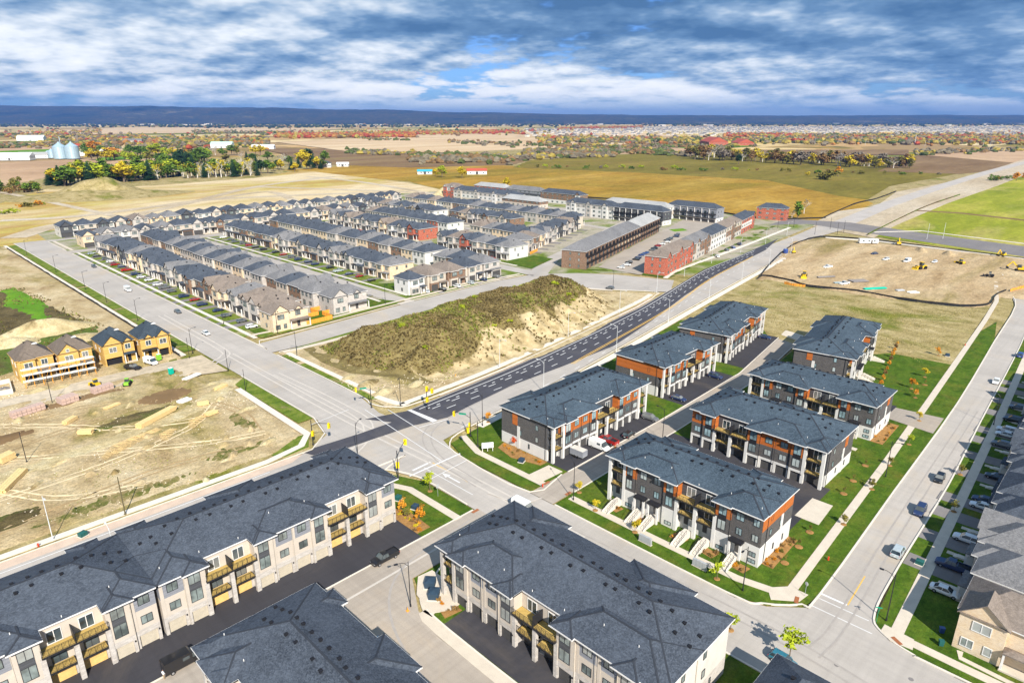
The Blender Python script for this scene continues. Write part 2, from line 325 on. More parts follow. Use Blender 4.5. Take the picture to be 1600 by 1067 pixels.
earth('sand', [(.3, (.50, .39, .19)), (.5, (.68, .55, .30)), (.72, (.78, .68, .43))], .2, [(.35, (.25, .19, .08)), (.65, (.42, .30, .14))], .07, (.57, .66), .35, bump=.6, bscale=.5)
earth('gravel_road', [(.3, (.50, .39, .25)), (.5, (.62, .51, .36)), (.7, (.68, .59, .46))], .02, None, .01, (.5, .6), .25, stretch=(.25, 1, 1))
earth('gold_crop', [(.3, (.36, .20, .025)), (.5, (.48, .285, .045)), (.72, (.60, .40, .09))], .010, [(.35, (.25, .185, .022)), (.62, (.36, .25, .03))], .0034, (.47, .60), .3, stretch=(.6, 1.4, 1), rot=R(35))
earth('olive_crop', [(.3, (.165, .13, .022)), (.5, (.23, .19, .03)), (.7, (.34, .25, .05))], .008, [(.35, (.30, .20, .05)), (.62, (.25, .20, .03))], .003, (.5, .62), .3, stretch=(.5, 1.5, 1), rot=R(35))
earth('plough_brown', [(.3, (.18, .105, .05)), (.5, (.26, .165, .08)), (.7, (.33, .22, .11))], .006, [(.35, (.30, .21, .08)), (.62, (.22, .17, .05))], .003, (.54, .66), .2, stretch=(.4, 2, 1), rot=R(30))
earth('straw_field', [(.3, (.52, .36, .19)), (.5, (.64, .46, .27)), (.7, (.72, .57, .36))], .004, None, .002, (.5, .6), .12, stretch=(.4, 2, 1), rot=R(30))
earth('tan_field', [(.3, (.42, .27, .15)), (.5, (.52, .34, .2)), (.7, (.60, .42, .25))], .005, None, .002, (.5, .6), .15)
earth('green_crop', [(.3, (.22, .27, .02)), (.5, (.35, .37, .035)), (.7, (.55, .48, .09))], .014, [(.35, (.60, .50, .19)), (.62, (.48, .40, .10))], .008, (.48, .62), .3, stretch=(.45, 1.3, 1), rot=R(20))
earth('bright_grass', [(.3, (.09, .22, .015)), (.5, (.14, .30, .02)), (.7, (.24, .34, .04))], .03, None, .01, (.5, .6), .2)
def far_land():
    """patchwork farmland far off: one colour to a field, hedgerow tone between"""
    m, nt, b = _base('farmland', .95, .08); g = nt.nodes.new('ShaderNodeNewGeometry'); mp = nt.nodes.new('ShaderNodeMapping'); nt.links.new(g.outputs['Position'], mp.inputs[0])
    mp.inputs['Scale'].default_value = (.0016, .0032, 0); mp.inputs['Rotation'].default_value = (0, 0, R(8))
    v = nt.nodes.new('ShaderNodeTexVoronoi'); v.distance = 'CHEBYCHEV'; nt.links.new(mp.outputs[0], v.inputs['Vector']); v.inputs['Scale'].default_value = 1; v.inputs['Randomness'].default_value = .75
    s = nt.nodes.new('ShaderNodeSeparateColor'); nt.links.new(v.outputs['Color'], s.inputs[0])
    c = _ramp(nt, s.outputs[0], [(0, (.62, .46, .22)), (.22, (.50, .32, .14)), (.4, (.66, .52, .28)), (.55, (.20, .21, .04)), (.7, (.33, .22, .10)), (.85, (.58, .42, .13)), (1, (.14, .20, .03))], 'CONSTANT')
    c = _mix(nt, _ramp(nt, _noise(nt, .004, 8, .65, dist=.6), [(.5, (0, 0, 0)), (.62, (1, 1, 1))]), c, _ramp(nt, _noise(nt, .015, 5), [(.35, (.10, .10, .03)), (.5, (.22, .16, .04)), (.65, (.40, .24, .05))]))
    nt.links.new(c, b.inputs['Base Color'])
far_land()

ZK = {}
def zz(base, step=.003):
    ZK[base] = ZK.get(base, -1) + 1; return base + ZK[base] * step
def sheet(name, pts, base, m, depth_=None, step=.003, parent=None):
    """a flat sheet of ground; with depth_ it has sides like a slab. each one lies a few millimetres above the last"""
    z = zz(base, step); b = MB(); b.prism(pts, None if depth_ is None else z - depth_, z); return put(name, b.mesh(name, m), parent, kind=None if parent else 'structure')
def offset_line(pts, d):
    out = []
    for i, p in enumerate(pts):
        a = Vector(pts[max(i - 1, 0)]); c = Vector(pts[min(i + 1, len(pts) - 1)]); t = (c - a).normalized(); out.append((p[0] - t.y * d, p[1] + t.x * d))
    return out
def smooth(pts, n=6):
    """Catmull-Rom through the points"""
    P = [Vector(p) for p in pts]; P = [2 * P[0] - P[1]] + P + [2 * P[-1] - P[-2]]; out = []
    for i in range(1, len(P) - 2):
        for k in range(n):
            t = k / n; a, b, c, d = P[i - 1:i + 3]
            out.append(tuple(.5 * ((2 * b) + (c - a) * t + (2 * a - 5 * b + 4 * c - d) * t * t + (3 * b - a - 3 * c + d) * t ** 3)))
    return out + [tuple(P[-2])]
def strip(name, pts, w, z0, z1, m, parent=None, sm=0, kind='structure'):
    if sm: pts = smooth(pts, sm)
    l, r = offset_line(pts, w / 2), offset_line(pts, -w / 2); b = MB(); n = len(pts)
    vs = [(x, y, z1) for x, y in l] + [(x, y, z1) for x, y in r]
    b.add(vs, [(i, n + i, n + i + 1, i + 1) for i in range(n - 1)])
    if z0 is not None:
        for side in (l, r): b.add([(x, y, z0) for x, y in side] + [(x, y, z1) for x, y in side], [(i, i + 1, n + i + 1, n + i) for i in range(n - 1)])
        b.add([(*l[0], z0), (*r[0], z0), (*r[0], z1), (*l[0], z1)], [(0, 1, 2, 3)]); b.add([(*l[-1], z0), (*r[-1], z0), (*r[-1], z1), (*l[-1], z1)], [(3, 2, 1, 0)])
    return put(name, b.mesh(name, m), parent, kind=None if parent else kind)

# ------------------------------------------------------------------ the ground sheet and far fields
b = MB(); S = 24000.0; b.add([(-S, -S, 0), (S, -S, 0), (S, S, 0), (-S, S, 0)], [(0, 1, 2, 3)]); put('ground', b.mesh('ground', 'farmland'), loc=(0, 0, -1.6), kind='structure')
near = MB(); near.prism([(-700, -500), (700, -500), (1400, 200), (1500, 1500), (200, 1500), (-700, 900)], None, 0); put('terrain', near.mesh('terrain', 'dry_grass'), loc=(0, 0, -.30), kind='structure')
def field(name, m, *px): return sheet(name, GP(*px), .02 - .28, m, None, .012)
field('field_gold', 'gold_crop', (655, 312), (940, 330), (1200, 352), (1300, 345), (1365, 318), (1310, 292), (1170, 268), (1000, 262), (850, 262), (760, 257), (560, 258), (440, 266), (640, 284), (690, 296))
field('field_olive', 'olive_crop', (800, 262), (830, 250), (1000, 240), (1200, 245), (1480, 264), (1500, 271), (1390, 291), (1355, 312), (1310, 306), (1200, 282), (1000, 270))
field('field_ploughed', 'plough_brown', (400, 231), (620, 234), (800, 243), (830, 250), (800, 258), (640, 262), (470, 256), (440, 240))
field('field_straw', 'straw_field', (430, 222), (640, 213), (800, 213), (1000, 222), (960, 228), (700, 238), (540, 236))
field('field_straw', 'straw_field', (560, 214), (700, 206), (1000, 208), (1100, 214), (800, 213))
field('field_tan', 'tan_field', (860, 234), (1010, 228), (1090, 231), (1050, 240), (900, 241))
field('field_tan', 'tan_field', (0, 226), (110, 221), (130, 228), (70, 236), (0, 238))
field('field_brown', 'tan_field', (0, 254), (70, 251), (255, 246), (240, 262), (80, 276), (0, 292))
field('field_green', 'bright_grass', (0, 236), (80, 233), (78, 240), (0, 243))
field('field_green', 'bright_grass', (150, 247), (250, 241), (248, 247), (170, 251))
field('field_green', 'bright_grass', (1010, 229), (1090, 225), (1190, 228), (1100, 233))
field('field_straw', 'straw_field', (0, 208), (200, 199), (560, 201), (420, 206), (150, 210))
field('field_ploughed', 'plough_brown', (1130, 234), (1420, 234), (1420, 242), (1200, 243))
field('field_dug', 'plough_brown', (1370, 268), (1440, 240), (1600, 236), (1700, 245), (1600, 262), (1500, 272))
field('field_tan', 'tan_field', (1440, 242), (1700, 228), (1700, 250), (1580, 254))
field('graded_land', 'graded_earth', (-60, 396), (-60, 320), (0, 318), (70, 296), (240, 290), (400, 278), (470, 266), (640, 286), (705, 300), (690, 318), (560, 318), (440, 326), (330, 334), (130, 356), (100, 372), (60, 380), (30, 384))
field('field_green', 'green_crop', (1340, 365), (1700, 420), (1720, 270), (1600, 276), (1470, 300), (1400, 335))
field('gravel_road', 'gravel_road', (1262, 352), (1310, 330), (1370, 322), (1400, 300), (1480, 285), (1560, 262), (1640, 236), (1720, 236), (1640, 258), (1560, 290), (1480, 318), (1400, 352), (1365, 372))
strip('gravel_track', GP((1300, 356), (1380, 322), (1450, 298), (1540, 270), (1640, 244)), 16, None, -.02, 'driveway_pale')
strip('drain_line', GP((1430, 329), (1500, 333), (1600, 344), (1700, 356)), 9, -.3, -.05, 'plough_brown')
for k, (pp, w) in enumerate([(((0, 345), (120, 338), (250, 322), (330, 312), (470, 305), (620, 300)), 14), (((190, 340), (300, 316), (400, 292), (520, 276)), 12), (((400, 292), (520, 296), (640, 300)), 11),
                             (((330, 312), (420, 300), (470, 318)), 10), (((20, 372), (90, 352), (190, 340), (360, 326), (470, 322)), 18), (((480, 276), (560, 284), (640, 297), (690, 306)), 10), (((0, 300), (60, 312), (190, 340)), 8)]):
    strip('site_track', [Vector(p) for p in GP(*pp)], w, None, .03 + .004 * k, 'gravel_road', sm=5)

# ------------------------------------------------------------------ roads
cross = sheet('cross_street', [(83, 556), (101.5, 556), (101.5, 240), (101, 232), (101, 165), (98, 150), (100, 124), (97.5, 116), (96.8, 106), (96.8, 40), (98.5, 35), (103, 30), (103.5, 10), (103, -60), (84, -60), (84, 30), (83.5, 60), (83.5, 112), (80, 122), (70, 126), (70, 143), (80, 148), (83, 158)], .0, 'road_asphalt')
arterial = sheet('arterial_road', [(-90, 143.6), (8, 143.6), (73, 142.6), (105, 145.3), (158, 149), (245, 160.8), (338, 180), (414, 186), (486, 191), (560, 199), (560, 176), (474, 177), (400, 164), (322, 153.6), (248, 143), (163, 130.5), (112.6, 125.4), (100, 123.5), (80, 124.6), (-90, 124.6)], .0, 'road_asphalt')
sheet('street_paving', [(96, 20.5), (110, 21.2), (126, 22.1), (167, 23), (212, 25.3), (300, 29.5), (360, 34), (410, 41), (470, 54), (500, 62), (496, 72), (460, 63), (400, 49), (366, 41), (300, 37.2), (223, 32.8), (155, 30.8), (108, 29.4), (96, 30)], .0, 'road_asphalt')
sheet('street_corner', [(103, 8), (104.0, 8), (104.3, 14), (106, 19), (110, 21.4), (103, 21.4)], .0, 'road_asphalt')
sheet('far_road', GP((1200, 352), (1262, 350), (1365, 366), (1700, 416), (1700, 398), (1440, 364), (1330, 348), (1230, 342)), .0, 'driveway_grey')
strip('road_shoulder', GP((1290, 372), (1365, 377), (1440, 386), (1600, 405), (1700, 418)), 2.2, -.1, .5, 'concrete_pale'); strip('road_shoulder', GP((1365, 363), (1440, 361), (1600, 381), (1700, 394)), 2.2, -.1, .2, 'concrete_pale')
sheet('mound_road', [(99, 233.5), (180, 241.5), (238, 243), (262, 240), (280, 225), (292, 207), (302, 178), (279, 166), (262, 190), (250, 215), (236, 226), (187, 225), (125, 219.5), (99, 221)], .0, 'road_asphalt')
DK = [(570, 655), (640, 641), (730, 604), (820, 566), (910, 524), (1000, 481), (1050, 452), (1100, 421), (1140, 406), (1180, 389), (1216, 373), (1196, 391), (1170, 404), (1120, 430), (1070, 462), (1020, 500), (960, 540), (880, 572), (800, 602), (730, 636), (700, 652), (650, 664)]
dark = sheet('new_asphalt_lanes', GP(*DK), .03, 'fresh_asphalt')
sheet('asphalt_patch', GP((470, 706), (560, 678), (640, 650), (660, 660), (560, 694), (500, 714)), .035, 'fresh_asphalt')
for nm, pts in (('residential_street', [(173, 240), (181.5, 240), (181.5, 498), (173, 498)]), ('residential_street', [(258, 238), (267, 238), (267, 540), (258, 540)]), ('residential_street', [(339, 290), (347, 292), (347, 560), (339, 560)]),
                ('residential_street', [(84, 488), (345, 488), (345, 497), (84, 497)]), ('residential_street', [(101, 546), (420, 546), (420, 553), (101, 553)]), ('residential_street', [(262, 232), (300, 256), (400, 292), (520, 335), (517, 343), (396, 300), (296, 264), (258, 242)]),
                ('residential_street', [(414, 296), (422, 298), (432, 560), (424, 560)]), ('residential_street', [(474, 312), (482, 314), (490, 580), (482, 580)])):
    sheet(nm, pts, .012, 'road_asphalt')
# private lanes between the townhouse blocks
sheet('lane', [(96.8, 82.6), (150, 82.8), (200, 84.2), (246, 90.5), (256, 92.5), (254, 98), (245, 97.2), (200, 90.4), (150, 89.2), (96.8, 89.4)], .10, 'lane_asphalt')
sheet('lane', [(-60, 84.5), (84, 84.6), (84, 93.2), (-60, 93)], .10, 'lane_asphalt')
sheet('lane', [(43.5, 20), (54, 20), (54, 70), (55.5, 77), (60, 84.6), (43.5, 84.6)], .10, 'lane_asphalt')
for nm, pts in (('forecourt', [(-60, 93.0), (69.2, 93.2), (69.2, 103.4), (-60, 103.4)]), ('forecourt', [(56.5, 20), (63.4, 20), (63.4, 71.5), (56.5, 71.5)]), ('forecourt', [(-60, 60), (22, 60), (22, 84.5), (-60, 84.5)]),
                ('forecourt', [(110, 89.2), (150.5, 89.2), (150.5, 96.4), (110, 96.4)]), ('forecourt', [(163.6, 89.6), (196, 90.2), (196, 99.4), (163.6, 99.4)]), ('forecourt', [(205, 91.2), (246, 97.3), (246, 106.4), (205, 100)]),
                ('forecourt', [(121.8, 41.5), (145.6, 41.5), (145.6, 82.6), (119.8, 82.6), (119.8, 41.5)]), ('forecourt', [(193.6, 45), (207, 45), (207, 84), (193.6, 84)])):
    sheet(nm, pts, .115, 'new_asphalt')
# lawns and soil between
from mathutils import noise as mn
def poly_dist(x, y, P):
    ins = False; d = 1e9; n = len(P)
    for i in range(n):
        ax, ay = P[i]; bx, by = P[(i + 1) % n]
        if (ay > y) != (by > y) and x < (bx - ax) * (y - ay) / (by - ay) + ax: ins = not ins
        dx, dy = bx - ax, by - ay; t = max(0, min(1, ((x - ax) * dx + (y - ay) * dy) / (dx * dx + dy * dy + 1e-9))); d = min(d, math.hypot(x - ax - dx * t, y - ay - dy * t))
    return d if ins else -d
def sstep(t): t = max(0, min(1, t)); return t * t * (3 - 2 * t)
def rough_h(x, y, amp):
    """churned soil: swells, machine ruts and clods"""
    sw = mn.noise((x * .045, y * .045, 1)) * 1.1; ru = 1 - abs(mn.noise((x * .05 + y * .11, y * .04 - x * .09, 9))) * 6; cl = mn.noise((x * .4, y * .4, 4)) * .35 + mn.noise((x * .9, y * .9, 14)) * .2
    return amp * (.45 + sw * .5 + cl - max(0, ru) * .5)
def rough_ground(name, pts, m, base, step, amp):
    xs = [p[0] for p in pts]; ys = [p[1] for p in pts]; x0, y0 = min(xs) - step, min(ys) - step; nx = int((max(xs) - x0) / step) + 3; ny = int((max(ys) - y0) / step) + 3; K = {}; vs = []
    for j in range(ny):
        for i in range(nx):
            x, y = x0 + i * step, y0 + j * step; d = poly_dist(x, y, pts)
            if d < -step * 1.5: continue
            e = sstep(d / (2.5 * step)); K[(i, j)] = len(vs); vs.append((x, y, base + max(0, rough_h(x, y, amp)) * (.25 + .75 * e) - (.35 if d < -.2 * step else 0)))
    fs = [tuple(K[q] for q in ((i, j), (i + 1, j), (i + 1, j + 1), (i, j + 1))) for j in range(ny) for i in range(nx) if all(q in K for q in ((i, j), (i + 1, j), (i + 1, j + 1), (i, j + 1)))]
    me = bpy.data.meshes.new(name); me.from_pydata(vs, [], fs); me.materials.append(M(m)); me.shade_smooth(); return put(name, me, None, kind='structure')
def lawn(name, pts, m='lawn', base=.085): return sheet(name, pts, base, m, .12)
lawn('lawn', [(97.1, 82.3), (97.1, 40), (98.8, 35.2), (103.4, 30.3), (108, 29.7), (155, 31.1), (223, 33.1), (300, 37.5), (330, 42), (262, 48), (262, 90), (200, 84), (150, 82.5)])
lawn('lawn', [(97.1, 89.7), (150, 89.5), (200, 90.7), (247, 98), (262, 125), (240, 137), (163, 126), (112.6, 122.5), (100, 120.5), (97.1, 112)])
lawn('lawn', [(69.0, 93.4), (83.2, 93.4), (83.2, 110), (79, 120), (69.0, 123.6), (-60, 123.8), (-60, 121), (69, 121)])
lawn('lawn', [(56.5, 20), (83.7, 20), (83.3, 84.4), (60.3, 84.4), (56.5, 76)])
lawn('lawn', [(105.6, 18.6), (108, 20.6), (126, 21.8), (167, 22.7), (212, 25), (300, 29.2), (360, 33.7), (420, 42), (420, -60), (104.3, -60), (104.2, 14)])
lawn('lot_grass', GP((1160, 474), (1195, 436), (1352, 470), (1500, 484), (1548, 479), (1486, 570), (1392, 552), (1340, 556), (1250, 540), (1200, 525)), 'dry_grass', .125)
lawn('yard_ground', [(101.8, 246), (180, 243.4), (238, 244.6), (262, 243), (300, 205), (320, 178), (420, 188), (560, 202), (560, 300), (560, 600), (420, 640), (105, 600), (101.8, 552)], 'yard', -.05)
lawn('lot_soil', [(102, 150), (160, 152), (245, 163.5), (275, 168), (258, 190), (246, 213), (235, 223.5), (187, 222.5), (126, 217), (102, 218.5)], 'bare_earth', .06)
rough_ground('building_site', [(-70, 148.5), (64, 147.6), (74.6, 151.5), (76, 192), (70, 230), (40, 232), (-70, 232)], 'bare_earth', .03, 1.0, .38)
rough_ground('building_site', [(-70, 236), (60, 240), (75.6, 240), (75.8, 548), (60, 560), (-70, 480)], 'bare_earth', .03, 1.8, .45)
sheet('site_lane', [(82, 214), (82, 236), (60, 238), (20, 238), (-60, 246), (-60, 236), (20, 229), (60, 224), (76, 216)], .075, 'gravel_road')
rough_ground('haul_track', offset_line(smooth([(-60, 176), (-10, 180), (30, 184), (60, 190), (80, 206)], 5), 3.2) + offset_line(smooth([(-60, 176), (-10, 180), (30, 184), (60, 190), (80, 206)], 5), -3.2)[::-1], 'sand', .10, 1.0, .38)
rough_ground('weed_slope', [(-70, 262), (58, 262), (66, 300), (58, 380), (44, 420), (-70, 420)], 'weeds', .16, 1.6, .7)
rough_ground('grass_slope', GP((0, 455), (22, 450), (80, 480), (85, 508), (60, 512), (20, 488), (0, 478)), 'bright_grass', .26, 1.6, .7)
rough_ground('building_site', GP((1188, 436), (1240, 377), (1290, 372), (1600, 404), (1720, 424), (1600, 468), (1558, 462), (1530, 480), (1360, 462), (1280, 448)), 'site_dirt', .06, 2.0, .55)
sheet('roadside_earth', [(-90, 144), (8, 144), (73, 143), (76, 147), (66, 148.8), (-90, 149)], .09, 'dry_grass')

# verges, kerbs, footways
def walk(pts, w=1.7, sm=0, m='concrete'): return strip('sidewalk', pts, w, .0, zz(.155, .0015), m, sm=sm)
def kerb(pts, sm=0): return strip('kerb', pts, .32, -.05, zz(.16, .0007), 'concrete_pale', sm=sm)
walk([(104.5, 33.6), (170, 36.6), (260, 41.8), (330, 46), (370, 49), (420, 58)]); walk([(101.6, 81.5), (101.6, 60), (101.8, 42), (103.2, 35.5), (105.5, 33.2)], 1.8)
walk([(105.6, 16.9), (169, 19.6), (226, 22.3), (283, 25.4), (340, 29)], 1.9); walk([(101.6, 89.5), (101.6, 112), (105, 121.5)], 1.8)
walk([(106.6, 17.2), (106.4, 8), (106.2, -40)], 1.7); walk([(110.0, 8.6), (108.4, 8.2), (108, 2), (108, -2)], .9)
walk([(78.6, 93), (78.6, 110), (74, 120.6)], 1.8);
strip('sidewalk', [(55.2, 20), (55.2, 70), (56.8, 75.5), (59, 79.5), (63, 83)], 2.2, .0, .164, 'concrete', sm=4); walk([(79.5, 36), (80.5, 60), (80.5, 84)], 1.6)
walk([(-90, 146), (8, 146), (62, 145.2), (72, 147), (76.5, 152), (77.2, 196)], 1.9, 0, 'concrete_pale'); walk([(77.3, 240), (77.3, 548)], 1.8, 0, 'concrete_pale')
walk([(104.5, 241), (104.5, 486)], 1.6, 0, 'concrete_pale'); walk([(104.5, 499), (104.5, 545)], 1.6)
walk([(105, 163), (104.6, 216)], 1.8, 0, 'concrete_pale'); walk([(104, 160), (106, 151), (112, 150), (160, 153.4), (246, 165.6), (268, 170)], 2.2, 6, 'concrete_pale')
walk([(104, 218), (126, 217), (187, 222.3), (232, 224.5), (246, 214), (262, 188)], 1.7, 5); walk([(104, 245.5), (130, 244), (180, 246.6), (238, 247), (256, 246)], 1.7, 5)
walk([(112, 122.6), (163, 127.6), (248, 140), (322, 150.5), (400, 161)], 2.6, 5, 'concrete_pale'); walk([(303, 184), (330, 190), (420, 198), (520, 209)], 2.4, 5, 'concrete_pale')
walk([(170, 182.4 - 100), (170, 44)], 1.6)
for k, (a, b_) in enumerate(((169.4, 498), (185, 498), (254.6, 498), (270.4, 498), (335.6, 540), (350.4, 540))): walk([(a, 252 if a < 250 else 262 if a < 300 else 300), (a, b_ - 12)], 1.4, 0, 'concrete_pale')
kerb([(83.3, 552), (83.3, 242)]); kerb([(83, 206), (83, 160), (80, 149), (73, 143.2), (8, 144.2), (-90, 144.2)]); kerb([(101.4, 545), (101.4, 500)]); kerb([(101.4, 486), (101.4, 244), (104, 237), (125, 238), (180, 242.8), (238, 244), (256, 243)], 4)
kerb([(101.2, 217), (101.2, 166), (100, 157), (103, 150.5), (112, 147.5), (158, 150.4), (245, 162.2), (268, 167.4), (274, 172), (262, 190), (249, 214), (236, 224.6), (187, 223.6), (126, 218.4), (103, 219.5)], 4)
kerb([(97, 82.2), (97, 42), (98.6, 36), (103.3, 30.8), (108, 29.6), (155, 31), (223, 33), (300, 37.4), (366, 41.2), (400, 49.2), (460, 63.2)], 3)
kerb([(108, 89.6), (97, 89.6), (97, 112), (100, 121), (112.6, 124.8), (163, 129.9), (248, 142.4), (322, 153), (400, 163.4), (474, 176.6)], 3)
kerb([(360, 33.9), (300, 29.4), (212, 25.2), (167, 22.9), (126, 22), (110, 21.1), (105.8, 18.8), (104, 13.5), (103.8, 6), (103.8, -60)], 4)
kerb([(83.6, 96), (83.6, 112), (80, 121.4), (74, 124.2), (-90, 124.3)], 3); kerb([(83.9, -60), (83.9, 30), (83.4, 60), (83.4, 82)])
kerb([(110, 89.3), (150, 89.3), (200, 90.6), (246, 97.6)]); kerb([(-60, 93.1), (70, 93.3), (83, 93.4)])
kerb([(104, 82.4), (150, 82.6), (200, 84), (246, 90.2)]); kerb([(43.6, 20), (43.6, 80)]); kerb([(56.3, 20), (56.3, 70), (58, 77), (63, 82), (70, 84.4), (83, 84.5)], 4)
for pts in ([(78.7, 244), (83, 244), (83, 380), (78.7, 380)], [(78.7, 384), (83, 384), (83, 546), (78.7, 546)], [(78.2, 160), (82.6, 160), (82.6, 204), (78.2, 200)], [(66, 144.4), (73, 145), (77, 152), (74, 152.5), (64, 147.4)]): sheet('verge', pts, .128, 'verge', .1)
for pts in ([(101.8, 205), (103.6, 205), (103.6, 215), (101.8, 215)], [(101.6, 170), (103.6, 170), (103.6, 202), (101.6, 202)], [(101.4, 160), (103.4, 158), (103.6, 168), (101.6, 168)], [(107, 219), (124, 220.6), (150, 223), (182, 225), (182, 224.2), (126, 218.9), (107, 218.2)], [(108, 148.6), (124, 149.4), (124, 150.9), (108, 150.2)], [(136, 150.2), (146, 150.9), (146, 152.2), (136, 151.6)], [(106, 239.5), (125, 239.8), (178, 244.2), (178, 245.7), (126, 243.0), (106, 243.5)]): sheet('verge', pts, .128, 'verge', .1)
sheet('boulevard', [(-90, 141.4), (8, 141.4), (66, 140.6), (70, 142.6), (66, 143.6), (-90, 144.6)], .02, 'pink_boulevard')
sheet('boulevard', [(118, 148.0), (158, 150.6), (245, 162.6), (262, 166.4), (262, 164.9), (245, 161.2), (158, 149.2), (118, 146.6)], .04, 'pink_boulevard')
# concrete pads
sheet('concrete_pad', [(56.6, 75), (59.6, 73), (64, 73.5), (64, 83.8), (61, 84.2), (57.8, 80.5)], .16, 'concrete', .1)
sheet('concrete_pad', [(129.5, 33.8 + 4.2), (139, 38.6), (139, 43), (129.5, 43)], .17, 'concrete', .12)
sheet('concrete_pad', [(101.6, 90.6), (109, 90.2), (109, 94.6), (101.6, 95)], .16, 'concrete', .1)
sheet('concrete_pad', [(247, 90.4), (255, 91.6), (257, 99.6), (250, 98.4)], .16, 'concrete', .1)
sheet('concrete_pad', [(100.6, 35.2), (103.6, 31.4), (106.4, 31), (106.4, 34.2), (103.2, 37)], .166, 'concrete', .1)
sheet('concrete_pad', [(104.6, 17.2), (105.9, 19), (108, 19), (107.6, 14.5), (105, 14)], .166, 'concrete', .1)
sheet('lane', [(194, 32.6), (207, 33), (205.5, 45), (196, 45)], .165, 'lane_asphalt')
for x, y, r in ((103.6, 31.9, 15), (105.3, 16.4, 60), (83.0, 92.6, 0), (102.4, 82.9, 0), (102.4, 89.4, 0)):
    bb = MB(); bb.box(-.9, -.35, 0, .9, .35, .012); put('tactile_plate', bb.mesh('tactile_plate', 'tactile_rust'), None, (x, y, .20), R(r), kind='structure')

# ------------------------------------------------------------------ painted markings: each one a piece of its road
def quadm(parent, pts, m, z, name='marking'):
    b = MB(); b.prism(pts, None, z); return put(name, b.mesh(name, m), parent)
def dash_line(parent, pts, w, on, off, m, z, sm=6):
    pts = smooth(pts, sm) if len(pts) > 2 else pts; seg = []; s0 = 0
    cum = [0]
    for a, c in zip(pts, pts[1:]): cum.append(cum[-1] + (Vector(c) - Vector(a)).length)
    def at(s):
        for i in range(len(pts) - 1):
            if cum[i + 1] >= s: t = (s - cum[i]) / max(1e-6, cum[i + 1] - cum[i]); return Vector(pts[i]).lerp(Vector(pts[i + 1]), t)
        return Vector(pts[-1])
    while s0 < cum[-1]:
        e = min(s0 + on, cum[-1]); k = max(2, int((e - s0) / 6) + 1); strip('marking', [tuple(at(s0 + (e - s0) * i / (k - 1))) for i in range(k)], w, None, z, m, parent); s0 = e + off
ZM = .075
def midline(f):            # a line between far edge and the dark lanes' near edge
    far = [(640, 640), (820, 565), (1000, 480), (1100, 420), (1180, 389)]; nearp = [(690, 660), (800, 606), (960, 541), (1070, 464), (1170, 403)]
    A, B_ = GP(*far), GP(*[(728, 637), (900, 569), (1050, 482), (1110, 438), (1176, 402)])
    return [tuple(Vector(a).lerp(Vector(c), f)) for a, c in zip(A, B_)]
dash_line(dark, midline(.17), .3, 400, 0, 'paint_white', ZM); dash_line(dark, midline(.40), .30, 3.2, 4.5, 'paint_white', ZM + .003); dash_line(dark, midline(.30), .34, 1.3, 2.6, 'paint_white', ZM + .006)
dash_line(dark, midline(.66), .28, 3.5, 6, 'paint_white', ZM + .009); dash_line(dark, midline(.95)[1:], .3, 400, 0, 'paint_yellow', ZM + .012); dash_line(dark, midline(.90)[1:], .3, 400, 0, 'paint_yellow', ZM + .015)
quadm(dark, GP((636, 641), (642, 640), (684, 657), (676, 660)), 'paint_white', ZM + .018)
dash_line(arterial, [(-60, 133.2), (20, 133.2), (60, 133.2)], .25, 300, 0, 'paint_yellow', .012); dash_line(arterial, [(-60, 140.6), (60, 140.2)], .22, 300, 0, 'paint_white', .015)
dash_line(arterial, GP((720, 668), (860, 598), (1020, 505), (1120, 440), (1200, 394)), .22, 3.5, 6, 'paint_white', .012)
for p0, p1, w in (((570, 640), (690, 720), .22), ((606, 640), (720, 712), .22), ((700, 655), (655, 668), .3), ((485, 664), (545, 640), .22), ((640, 744), (725, 706), .5), ((655, 758), (735, 716), .22)):
    strip('marking', GP(p0, p1), w, None, zz(.062, .003), 'paint_white', cross)
dash_line(cross, [(90.2, 100), (90.2, 116)], .25, 60, 0, 'paint_yellow', .012, 1); strip('marking', [(84.4, 116.4), (90, 116.6)], .6, None, .012, 'paint_white', cross); strip('marking', [(87.2, 98), (87.2, 115.6)], .18, None, .014, 'paint_white', cross)
quadm(cross, [(88.4, 104), (88.8, 104), (88.8, 108.2), (89.4, 108.2), (88.6, 110.4), (87.8, 108.2), (88.4, 108.2)], 'paint_white', .016, 'turn_arrow')
strip('marking', [(107.2, 21.2), (107.0, 29.4)], .18, None, .018, 'paint_white', cross); strip('marking', [(104.4, 19.8), (104.2, 30)], .18, None, .021, 'paint_white', cross)
strip('marking', [(108.6, 25.2), (108.5, 29.6)], .45, None, .02, 'paint_white', cross); strip('marking', [(108.7, 25.1), (119, 25.6)], .22, None, .023, 'paint_yellow', cross)
